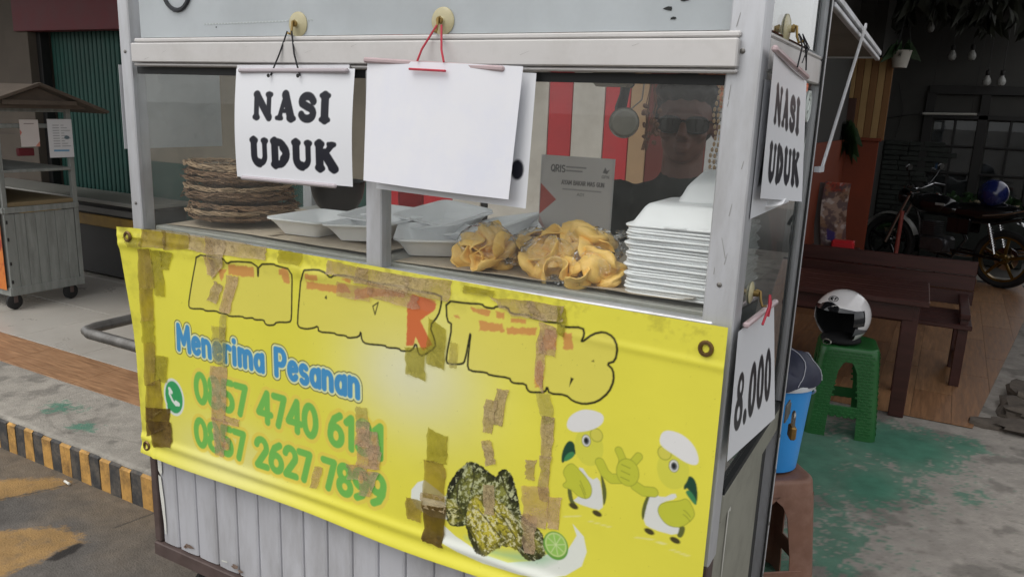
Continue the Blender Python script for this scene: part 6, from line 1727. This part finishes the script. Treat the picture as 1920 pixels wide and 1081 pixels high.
for sy in (-1, 1):
    mo('grip', mc_blk, lambda q: q.tube([(.345, sy * .24, .985), (.27, sy * .37, .968)], .018, 10))
    mo('lever', mc_chr, lambda q: q.tube([(.38, sy * .2, .98), (.34, sy * .36, .965)], .006, 6))
    mr_ = mo('mirror', mc_blk, lambda q: (q.tube([(.36, sy * .22, .99), (.34, sy * .3, 1.08), (.33, sy * .33, 1.14)], .006, 6), q.ell((.335, sy * .345, 1.175), (.018, .062, .038), 16, 8)))
    mo('mirror_glass', mc_chr, lambda q: q.lathe([(0, .001), (.9, .001), (.9, 0), (0, 0)], 20, (.316, sy * .345, 1.175), roty(R(-90)) @ np.diag([.036, .055, 1.0])), mr_)
mo('fuel_tank', mc_blk, lambda q: (q.ell((.17, 0, .78), (.25, .135, .12), 20, 12), q.ell((.0, 0, .75), (.17, .11, .09), 16, 8)))
mo('tank_cap', mc_chr, lambda q: q.lathe([(.035, 0), (.035, .012), (0, .014)], 14, (.14, 0, .895)))
mo('tank_emblem', mc_fend, lambda q: (q.box((.05, .128, .80), (.1, .006, .025), .002), q.box((.05, -.128, .80), (.1, .006, .025), .002)))
mo('seat', mc_blk, lambda q: q.tube([(-.02, 0, .745), (-.15, 0, .74), (-.35, 0, .745), (-.55, 0, .775), (-.68, 0, .80)], [.06, .1, .11, .1, .05], 14))
mo('side_cover', mc_blk, lambda q: (q.box((-.17, .12, .6), (.24, .03, .17), .015), q.box((-.17, -.12, .6), (.24, .03, .17), .015)))
mo('frame', mc_blk, lambda q: (q.tube([(.40, 0, .82), (.3, 0, .6), (.24, 0, .28), (-.1, 0, .24), (-.22, 0, .45), (-.1, 0, .66), (.38, 0, .76)], .02, 8), q.tube([(-.1, .1, .66), (-.5, .1, .66), (-.75, .09, .74)], .014, 8), q.tube([(-.1, -.1, .66), (-.5, -.1, .66), (-.75, -.09, .74)], .014, 8)))
mo('engine', mc_eng, lambda q: (q.box((.08, 0, .36), (.32, .2, .18), .03), q.box((.16, 0, .52), (.14, .14, .16), .01), *[q.box((.16, 0, .46 + k * .022), (.18, .18, .006)) for k in range(7)], q.lathe([(.075, -.13), (.08, -.1), (.08, .1), (.075, .13), (0, .13)], 20, (.02, 0, .36), rotx(R(90)))))
mo('exhaust', mc_chr, lambda q: q.tube([(.22, -.09, .5), (.32, -.1, .38), (.2, -.13, .26), (-.2, -.14, .26), (-.4, -.15, .32), (-.86, -.16, .42)], [.018, .018, .018, .022, .04, .042], 12))
for sy in (-1, 1):
    mo('shock', mc_chr, lambda q: (q.tube([(-.57, sy * .12, .36), (-.47, sy * .12, .66)], .014, 8), *[q.tube([(-.545 + k * .008 + .028 * math.cos(a), sy * .12 + .028 * math.sin(a), .43 + k * .024) for a in np.linspace(0, 6.28, 11)[:-1]], .005, 5, closed=True) for k in range(9)]))
    mo('swingarm', mc_blk, lambda q: q.bar((-.12, sy * .09, .33), (-.64, sy * .09, .303), .05, .03, ch=.006))
mo('rear_mudguard', mc_blk, lambda q: q.grid(14, 6, lambda s, v: (-.62 + .34 * math.cos(R(70) + s * R(95)), -.07 + .14 * v, .303 + .34 * math.sin(R(70) + s * R(95)) + .06)))
mo('grab_rail', mc_chr, lambda q: q.tube([(-.4, .13, .74), (-.62, .14, .78), (-.8, .1, .84), (-.8, -.1, .84), (-.62, -.14, .78), (-.4, -.13, .74)], .011, 8))
mo('tail_light', M('red tail lens', (150, 20, 24), rough=.25), lambda q: q.box((-.82, 0, .74), (.06, .14, .07), .015))
mo('side_stand', mc_blk, lambda q: q.tube([(.0, .1, .26), (-.06, .26, .01)], .011, 6))
# blue helmet on the seat
t = thing('motorcycle_helmet', 'blue helmet resting on the motorcycle seat', 'helmet', (2.12, 6.98, .156 + S * .83), R(200))
m_bh = M('blue helmet paint', (24, 34, 84), rough=.25, coat=.5, var=.35, vs_=12)
q = MB(); q.grid(40, 14, lambda s, v: (.12 * math.sin(2 * PI * s) * math.cos(R(-55) + v * R(145)), -.14 * math.cos(2 * PI * s) * math.cos(R(-55) + v * R(145)), .11 + .125 * math.sin(R(-55) + v * R(145)))); q.build('shell', m_bh, t, sharp=0)
q = MB(); q.grid(20, 5, lambda s, v: (.1235 * math.sin(-1.2 + 2.4 * s) * math.cos(R(-28) + v * R(45)), -.1435 * math.cos(-1.2 + 2.4 * s) * math.cos(R(-28) + v * R(45)), .11 + .128 * math.sin(R(-28) + v * R(45)))); q.build('visor', m_vis, t, sharp=0)
# red and white pole standing before the front wheel
q = MB(); q.tube([(1.43, 6.55, .155), (1.435, 6.56, .80)], .017, 10)
tag(q.build('marker_pole', M('faded red pole', (140, 66, 58), rough=.6)), 'thin faded red pole standing in front of the motorcycle', 'pole')

# ================================================================ PORCH CLUTTER
m_leaf = M('dark leaf', (44, 70, 38), rough=.5, var=.4, vs_=10)
m_pot = M('cream pot', (176, 162, 136), rough=.6, var=.12)
def plant(q, c, n, L_, rg, droop=.4):
    for k in range(n):
        a = rg.uniform(0, 6.28); b = rg.uniform(.3, 1.2); l = L_ * rg.uniform(.5, 1)
        p0 = np.array(c); d = np.array([math.cos(a) * math.cos(b), math.sin(a) * math.cos(b), math.sin(b)])
        p1 = p0 + d * l * .6; p2 = p0 + d * l + np.array([0, 0, -droop * l])
        s_, u_, _ = basis(d); w0 = l * .09
        q.add([p0, p1 + s_ * w0, p2, p1 - s_ * w0], [(0, 1, 2), (0, 2, 3)])
rg = random.Random(11)
PL = [(1.76, 8.25, .66, 'small potted plant behind the motorcycle handlebar'), (2.03, 8.25, .68, 'cream potted plant behind the blue helmet, first of three on ledge'),
      (2.2, 8.28, .68, 'cream potted plant behind the blue helmet, middle of three on ledge'), (2.34, 8.2, .66, 'cream potted plant behind the blue helmet, last of three on ledge'), (1.28, 8.35, .30, 'low potted plant at the stone wall beside front wheel')]
q = MB(); q.box((2.05, 8.3, .4), (.95, .3, .5), .01); tag(q.build('plant_ledge', m_stone), 'dark masonry plant ledge under the porch window', 'ledge')
q = MB(); q.box((1.28, 8.35, .225), (.3, .3, .14), .01); tag(q.build('plant_block', m_stone), 'low dark block carrying a potted plant at the stone wall', 'block')
for (x, y, z, lb) in PL:
    t = thing('potted_plant', lb, 'plant', (x, y, z), 0, 'potted plants on the porch')
    q = MB(); q.lathe([(0, 0), (.05, 0), (.075, .12), (.082, .12), (.082, .135), (.072, .135), (.066, .12), (0, .11)], 20); q.build('pot', m_pot, t)
    q = MB(); plant(q, (0, 0, .11), 34, .22, rg); q.build('leaves', m_leaf, t)
t = thing('hanging_pot', 'white hanging flower pot below the porch roof', 'plant', (1.22, 6.9, 2.05))
q = MB(); q.lathe([(0, 0), (.06, 0), (.085, .13), (.09, .15), (.08, .15), (0, .12)], 20); q.build('pot', M('white pot', (196, 192, 182), rough=.5), t)
q = MB(); plant(q, (0, 0, .13), 40, .22, rg, .8); q.build('leaves', m_leaf, t)
for k in range(3):
    a = k * 2.1; q = MB(); q.tube([(.08 * math.cos(a), .08 * math.sin(a), .14), (0, 0, .55)], .003, 4); q.build('hanger', m_black, t)
t = thing('hanging_plant', 'trailing dark plant hanging against the striped porch wall', 'plant', (.82, 6.75, 1.45))
q = MB(); plant(q, (0, 0, 0), 70, .26, rg, .9); plant(q, (.05, 0, -.12), 50, .22, rg, 1.2); q.build('leaves', m_leaf, t)
q = MB(); q.tube([(0, 0, 0), (0, .05, .35)], .004, 5); q.build('hanger', m_black, t)
# trailing dry vine and leaves in the lattice
q = MB()
for k in range(26): plant(q, (rg.uniform(.9, 2.25), rg.uniform(6.2, 8.2), rg.uniform(2.45, 2.64)), 12, .18, rg, 1.3)
o = q.build('vine_leaves', M('dark vine', (38, 42, 30), rough=.7, var=.4, vs_=12)); o['kind'] = 'stuff'; o['label'] = 'dark leaves trailing through the porch lattice'
# bulbs on flex
m_bulb = M('unlit bulb glass', (150, 150, 146), rough=.25)
for k, (x, y, z) in enumerate(((1.36, 8.4, 2.55), (1.6, 8.4, 2.27), (1.78, 8.4, 2.27), (1.95, 8.4, 2.02), (2.08, 8.4, 2.02))):
    nm = ['highest', 'second', 'third', 'fourth', 'fifth'][k]
    t = thing('hanging_bulb', 'unlit bulb hanging from porch lattice, %s counted from the striped wall' % nm, 'bulb', (x, y, z), 0, 'unlit porch bulbs')
    q = MB(); q.lathe([(0, -.055), (.03, -.045), (.042, -.015), (.036, .015), (.02, .04), (.018, .055), (0, .055)], 16); q.build('bulb', m_bulb, t)
    q = MB(); q.lathe([(.019, .05), (.021, .055), (.021, .095), (.008, .105), (0, .105)], 12); q.build('socket', m_black, t)
    q = MB(); q.tube([(0, 0, .1), (0, 0, 2.62 - z)], .003, 4); q.build('flex', m_black, t)
t = thing('tube_lamp', 'unlit fluorescent tube hanging in front of the porch window', 'lamp', (1.66, 8.5, 1.67))
q = MB(); q.tube([(-.26, 0, 0), (.26, 0, .01)], .014, 10); q.build('tube', M('white tube glass', (170, 168, 160), rough=.3), t)
for x in (-.27, .27):
    q = MB(); q.box((x, 0, .005 + .018 * x), (.03, .035, .035), .004); q.build('end_cap', m_black, t)
for x in (-.2, .2):
    q = MB(); q.tube([(x, 0, .01), (x + .02, 0, .96)], .002, 4); q.build('flex', m_black, t)
for k, pth in enumerate(([(1.0, 8.66, 1.6), (1.3, 8.64, 1.66), (1.66, 8.52, 1.68)], [(1.12, 8.68, 2.0), (1.2, 8.68, 1.7), (1.16, 8.68, 1.4)])):
    q = MB(); q.tube(pth, .004, 5); tag(q.build('cable', m_black), ['black cable running along the porch wall to the tube lamp', 'black cable hanging down the grey porch wall'][k], 'cable')
q = MB(); q.box((.84, 6.975, 1.64), (.1, .03, .27), .004); tag(q.build('meter_box', M('brown meter box', (74, 44, 32), rough=.6)), 'brown meter box on the striped porch wall', 'box')
# placards leaning at the wall
pl = Art(.2, .54, .006, (172, 150, 134))
pl.fill([(0, .45), (.2, .47), (.2, .54), (0, .54)], (178, 72, 56), rough=.03)
for sc_, sd_, cl_ in ((12, 5, (92, 66, 56)), (16, 9, (206, 200, 194)), (10, 14, (150, 118, 92)), (14, 21, (92, 78, 84))):
    k = np.clip((fbm(pl.U, pl.V, sc_, sd_) - .54) * 14, 0, 1)[..., None] * .8
    pl.C = pl.C * (1 - k) + np.array(lin(cl_)) * k
pl.fill([(.05, .06), (.11, .05), (.12, .13), (.055, .15)], (72, 62, 128), rough=.02)
t = thing('placard', 'curled printed placard leaning against the orange porch wall', 'placard', (.98, 5.45, .57), R(-8))
pl.build('printed_face', m_paper, lambda u, v: (u - .1 + .05 * (1 - v / .54) ** 2, .14 * v - .03 * np.sin(PI * v / .54), v * .95), t)
q = MB(); q.slab(1, 6, lambda s, v: (-.16 + .1 * s + .05 * (1 - v) ** 2, .02 + .08 * v, .5 * v), .004, (0, -1, 0)); q.build('backing', M('grey board', (96, 92, 90), rough=.8), t)
q = MB(); q.box((1.0, 5.45, .36), (.42, .36, .41), .006); tag(q.build('side_table', m_dwood), 'dark low cabinet behind the bench carrying placard and red box', 'cabinet')
q = MB(); q.box((1.1, 5.40, .605), (.16, .12, .075), .008); tag(q.build('red_box', m_red), 'small red box beside the leaning placard', 'box')

# broken concrete lumps at the edge of the wood floor
m_rub = M('dirty broken concrete', (92, 84, 76), rough=.95, var=.35, vs_=12, bump=.5, bs=40)
for k, (x, y, sx, sy, sz) in enumerate(((2.24, 3.04, .16, .10, .022), (2.3, 3.26, .15, .14, .04), (2.36, 3.52, .13, .15, .055))):
    q = MB(); rg2 = random.Random(k + 40)
    def rk(u, v):
        a, b = 2 * PI * u, PI * v
        d = np.array([math.sin(b) * math.cos(a), math.sin(b) * math.sin(a), math.cos(b)])
        k_ = .55 + .9 * float(vnoise(np.array(k * 9 + 3 + d[0] * 2.6 + d[2]), np.array(5 + d[1] * 2.6), 20)) + .2 * float(vnoise(np.array(k * 5 + 3 + d[0] * 7), np.array(5 + d[1] * 7 + d[2] * 5), 21))
        return tuple(np.sign(d) * np.abs(d) ** .7 * np.array((sx, sy, sz)) * k_)
    q.grid(20, 12, rk); o = q.build('concrete_lump', m_rub, sharp=30); o.location = (x, y, .155 + sz * .3)
    tag(o, ['flat broken concrete lump nearest the wood floor corner', 'middle lump of broken concrete at the frame edge', 'tallest lump of broken concrete beside the wood floor'][k], 'rubble', 'broken concrete lumps')
# small litter on the road
q = MB(); q.tube([(-1.205, .455, .016), (-1.165, .45, .016)], .005, 8); tag(q.build('cigarette_butt', m_scuff), 'white cigarette butt on the road at the kerb', 'litter')

# ================================================================ WOODEN KIOSK CART on the shop floor
m_kwood = M('weathered pale paint on wood', (134, 138, 134), rough=.75, var=.12, vs_=5, stretch=(4, 4, .6), dirt=(92, 94, 90), da=.5, ds=6)
m_kroof = M('weathered roof board', (88, 78, 68), rough=.85, var=.2, vs_=8)
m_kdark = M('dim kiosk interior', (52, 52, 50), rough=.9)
ks = thing('kiosk_cart', 'small wooden kiosk cart with gable roof parked on the shop floor', 'kiosk', (-3.45, 1.53, .154))
ks.scale = (1, .88, .93)
def kp(name, mat, *boxes, ch=.003, parent=ks):
    q = MB()
    for c, s in boxes: q.box(c, s, ch)
    return q.build(name, mat, parent)
for k in range(7):
    kp('side_board', m_kwood, ((-.008, .018 + .075 * k, .415), (.014, .073, .52)))
for k in range(12):
    kp('front_board', m_kwood, ((-.06 - .085 * k, -.008, .415), (.083, .014, .52)))
for x in (-.02, -1.05):
    for y in (0, .53): kp('corner_post', m_kwood, ((x, y, .78), (.035, .035, 1.3)))
kp('bottom_rail', m_kwood, ((-.012, .265, .13), (.03, .56, .06)), ((-.53, -.012, .13), (1.06, .03, .06)))
kp('top_rail', m_kwood, ((-.012, .265, .70), (.04, .56, .04)), ((-.53, -.01, .70), (1.06, .04, .04)))
kp('shelf', m_kwood, ((-.52, .265, .965), (1.04, .53, .02)))
kp('counter', M('yellowed counter board', (132, 116, 86), rough=.7), ((-.52, .265, .735), (1.02, .52, .03)))
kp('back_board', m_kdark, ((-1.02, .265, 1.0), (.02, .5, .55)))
kp('cross_rail', m_kwood, ((-.02, .265, 1.27), (.03, .54, .03)), ((-.02, .265, 1.38), (.03, .54, .03)))
q = MB()
q.add([(.07, -.24, 1.36), (-1.15, -.24, 1.36), (-1.15, .27, 1.54), (.07, .27, 1.54)], [(0, 1, 2, 3)]); q.add([(.07, .78, 1.36), (-1.15, .78, 1.36), (-1.15, .27, 1.54), (.07, .27, 1.54)], [(3, 2, 1, 0)])
q.v = q.v
rf2 = q.build('roof', m_kroof, ks)
for sgn in (-1, 1):
    for k in range(4):
        t0 = k / 4
        kpq = MB(); kpq.box((-.54, .27 + sgn * (.065 + .128 * k), 1.545 - .045 * k - .02), (1.24, .135, .014), .003, rotx(R(-19.5 * sgn))); kpq.build('roof_board', m_kroof, rf2)
q = MB(); q.bar((.085, .27, 1.555), (.085, -.25, 1.372), .03, .022, ch=.003); q.bar((.085, .27, 1.555), (.085, .79, 1.372), .03, .022, ch=.003); q.bar((.08, .0, 1.43), (.08, .54, 1.43), .02, .03); q.build('barge_board', m_kroof, ks)
q = MB(); q.add([(.06, -.1, 1.39), (.06, .64, 1.39), (.06, .27, 1.53)], [(0, 1, 2)]); q.build('gable_panel', m_kroof, ks)
for (x, y) in ((-.03, .01), (-.03, .44), (-1.0, .01), (-1.0, .44)):
    q = MB(); q.lathe([(0, -.016), (.045, -.016), (.056, -.01), (.056, .01), (.045, .016), (0, .016)], 22, (x, y, .056), roty(R(90))); q.build('wheel', M('caster rubber', (30, 30, 30), rough=.8), ks)
    kp('wheel_fork', m_iron, ((x - .022, y, .085), (.004, .03, .07)), ((x + .022, y, .085), (.004, .03, .07)))
for z in (.2, .33, .5, .62): kp('hinge', m_dark, ((.001, -.004, z), (.006, .014, .025)))
for z, lb in ((0, 'x'),):
    fb = Art(1.02, .9, .012, (206, 120, 50))
    nn = fbm(fb.U, fb.V, 4, 7); n5 = fbm(fb.U, fb.V, 7, 27)
    fb.C = np.array(lin((60, 130, 180))) * np.clip((fb.V / .9 - .55) * 4, 0, 1)[..., None] + fb.C * np.clip(1 - (fb.V / .9 - .55) * 4, 0, 1)[..., None]
    k = np.clip((nn - .5) * 8, 0, 1)[..., None]; fb.C = fb.C * (1 - k) + np.array(lin((214, 176, 96))) * k
    k = np.clip((n5 - .55) * 10, 0, 1)[..., None]; fb.C = fb.C * (1 - k) + np.array(lin((150, 52, 40))) * k
    o = fb.build('advert_banner', m_paper, lambda u, v: (-4.49 + u, 1.495 + 0 * u, .29 + v))
    tag(o, 'colourful food advert banner on the front of the wooden kiosk', 'banner')
a4 = Art(.12, .17, .002, (206, 200, 196)); a4.fill([(0, .07), (.012, .09), (0, .11)], (190, 96, 84)); a4.fill([(.12, 0), (.12, .035), (.09, 0)], (200, 130, 110)); a4.stroke([(.03, .145), (.09, .145)], .005, (130, 120, 118))
o = a4.build('taped_notice', m_paper, lambda u, v: (-3.436 + 0 * u, 1.66 + u, 1.205 + v)); tag(o, 'small pale payment notice taped on the kiosk side', 'notice')
a5 = Art(.165, .25, .0022, (208, 210, 212))
for k in range(9): a5.stroke([(.035, .21 - k * .017), (.075, .21 - k * .017)], .004, (120, 124, 128)); a5.stroke([(.09, .21 - k * .017), (.108 + .02 * (k % 3), .21 - k * .017)], .004, (130, 134, 138))
a5.fill([(.03, .04), (.135, .038), (.135, .05), (.03, .052)], (96, 150, 186)); a5.oval(.125, .13, .018, .012, (90, 110, 120))
o = a5.build('taped_notice', m_paper, lambda u, v: (-3.432 + .006 * u, 1.835 + u, 1.13 + v)); tag(o, 'larger white price list taped on the kiosk side', 'notice')
q = MB(); q.box((-3.47, 1.70, 1.17), (.03, .1, .05), .003); tag(q.build('red_tray', m_dred), 'small dark red tray under the pale notice in kiosk', 'tray')

# ================================================================ VENDOR behind the cart
m_skin = M('skin', (94, 56, 42), rough=.5, var=.12, vs_=18, bump=.1, bs=120)
m_hair = M('black hair', (18, 16, 16), rough=.5, var=.3, vs_=60, stretch=(1, 1, .2))
m_shirt = M('black green shirt', (22, 30, 28), rough=.85, var=.15, vs_=10, bump=.15, bs=30)
m_trs = M('dark trousers', (30, 32, 40), rough=.9)
PX, PY = 1.08, 1.02
pv = thing('person', 'vendor in dark shirt and dark sunglasses standing behind the cart counter', 'person', (PX, PY, .152), R(14))
# local: faces -y. heights measured from the floor
EY = 1.388
def cap(q, p0, p1, r0, r1, n=12, m_=6):
    p0, p1 = np.array(p0, float), np.array(p1, float)
    pts = [p0 + (p1 - p0) * i / m_ for i in range(m_ + 1)]
    q.tube(pts, [r0 + (r1 - r0) * i / m_ for i in range(m_ + 1)], n)
    q.ell(p0, (r0, r0, r0), 12, 8); q.ell(p1, (r1, r1, r1), 12, 8)
b = MB()
# head
b.ell((0, .01, EY + .03), (.075, .095, .10), 22, 16); b.ell((0, -.018, EY - .045), (.058, .07, .07), 18, 12); b.ell((0, -.055, EY - .09), (.028, .024, .022), 12, 8)
b.ell((0, -.082, EY + .022), (.052, .014, .012), 14, 8)
b.tube([(0, -.086, EY + .01), (0, -.1, EY - .02), (0, -.108, EY - .038)], [.010, .012, .015], 10); b.ell((-.012, -.094, EY - .04), (.009, .01, .008), 8, 6); b.ell((.012, -.094, EY - .04), (.009, .01, .008), 8, 6)
b.ell((0, -.087, EY - .066), (.024, .008, .006), 12, 6); b.ell((0, -.085, EY - .076), (.02, .009, .007), 12, 6)
for s in (-1, 1):
    b.ell((s * .04, -.065, EY - .03), (.022, .02, .02), 10, 8); b.ell((s * .076, .012, EY - .012), (.009, .018, .032), 10, 8, rotz(R(-s * 18)))
cap(b, (0, .012, EY - .17), (0, .014, EY - .06), .056, .052)
# trunk and limbs
SH = EY - .22
b.ell((0, .02, SH - .16), (.15, .10, .22), 20, 14); b.ell((0, .02, SH - .42), (.135, .095, .16), 18, 12); b.ell((0, .02, SH - .02), (.155, .07, .07), 18, 10); b.ell((0, .025, SH - .52), (.15, .105, .11), 18, 12)
for s in (-1, 1):
    cap(b, (s * .165, .02, SH - .02), (s * .215, -.02, SH - .28), .05, .04)
    cap(b, (s * .215, -.02, SH - .28), (s * .16, -.24, SH - .33), .04, .028)
    cap(b, (s * .09, .02, SH - .55), (s * .10, .0, SH - .86), .075, .052); cap(b, (s * .10, .0, SH - .86), (s * .105, .03, .08), .05, .034)
    cap(b, (s * .105, .03, .045), (s * .115, -.11, .035), .038, .032)
    hx, hy, hz = s * .15, -.285, SH - .335
    b.ell((hx, hy, hz), (.036, .046, .016), 12, 8)
    for k in range(4):
        fx = hx + s * (-.026 + .0175 * k); l = (.062, .072, .068, .054)[k]
        b.tube([(fx, hy - .03, hz), (fx, hy - .03 - l * .5, hz + .002), (fx, hy - .03 - l * .85, hz - .012), (fx, hy - .03 - l, hz - .026)], [.0088, .0084, .008, .006], 8)
    b.tube([(hx - s * .03, hy + .015, hz), (hx - s * .05, hy - .01, hz - .002), (hx - s * .056, hy - .035, hz - .01)], [.0105, .0095, .007], 8)
remesh(b, 'body', m_skin, .0058, pv, 3)
# shirt and trousers as their own layers over the body
pv.scale = (1.1, 1.1, 1.0)
c = MB()
c.ell((0, .02, SH - .16), (.168, .118, .235), 20, 14); c.ell((0, .02, SH - .40), (.155, .115, .18), 18, 12); c.ell((0, .02, SH - .02), (.172, .085, .078), 18, 10)
cap(c, (0, .018, SH + .045), (0, .018, SH), .066, .085)
for s in (-1, 1): cap(c, (s * .165, .02, SH - .02), (s * .205, -.008, SH - .2), .068, .062)
remesh(c, 'shirt', m_shirt, .009, pv, 6)
c = MB()
c.ell((0, .025, SH - .53), (.162, .118, .12), 18, 12)
for s in (-1, 1): cap(c, (s * .09, .02, SH - .56), (s * .10, .0, SH - .86), .09, .068); cap(c, (s * .10, .0, SH - .86), (s * .105, .03, .09), .067, .056)
remesh(c, 'trousers', m_trs, .011, pv, 5)
c = MB()
c.ell((0, .024, EY + .055), (.083, .098, .088), 22, 14); c.ell((0, .055, EY + .0), (.077, .07, .075), 18, 12)
for k in range(16):
    a = R(-70 + 140 * k / 15); c.ell((.07 * math.sin(a), .0 - .075 * math.cos(a), EY + .088 + .008 * math.sin(k * 2.1)), (.018, .022, .02), 8, 6)
for s in (-1, 1): c.ell((s * .074, .0, EY + .03), (.012, .03, .035), 10, 8)
remesh(c, 'hair', m_hair, .006, pv, 2)
sg = MB()
for s in (-1, 1):
    rim_ = [(s * .034 + .027 * math.copysign(abs(math.cos(a)) ** .7, math.cos(a)), -.096 + .018 * (abs(s * .034 + .027 * math.cos(a)) / .06) ** 2, EY - .004 + .021 * math.copysign(abs(math.sin(a)) ** .8, math.sin(a))) for a in np.linspace(0, 6.283, 25)[:-1]]
    sg.tube(rim_, .0036, 6, closed=True)
    sg.tube([(s * .062, -.082, EY + .006), (s * .079, -.04, EY + .006), (s * .081, .02, EY)], .0032, 6)
sg.tube([(-.008, -.098, EY + .004), (0, -.101, EY + .007), (.008, -.098, EY + .004)], .0034, 6)
sgo = sg.build('sunglasses', M('black glasses frame', (12, 12, 13), rough=.3), pv)
for s in (-1, 1):
    q = MB(); q.grid(10, 8, lambda u, v: (s * .034 + .026 * (2 * u - 1), -.097 + .018 * (abs(s * .034 + .026 * (2 * u - 1)) / .06) ** 2 - .002, EY - .004 + .019 * (2 * v - 1) * (1 - .25 * (2 * u - 1) ** 4))); q.build('lens', M('smoked lens', (16, 19, 18), rough=.06), sgo, sharp=0)
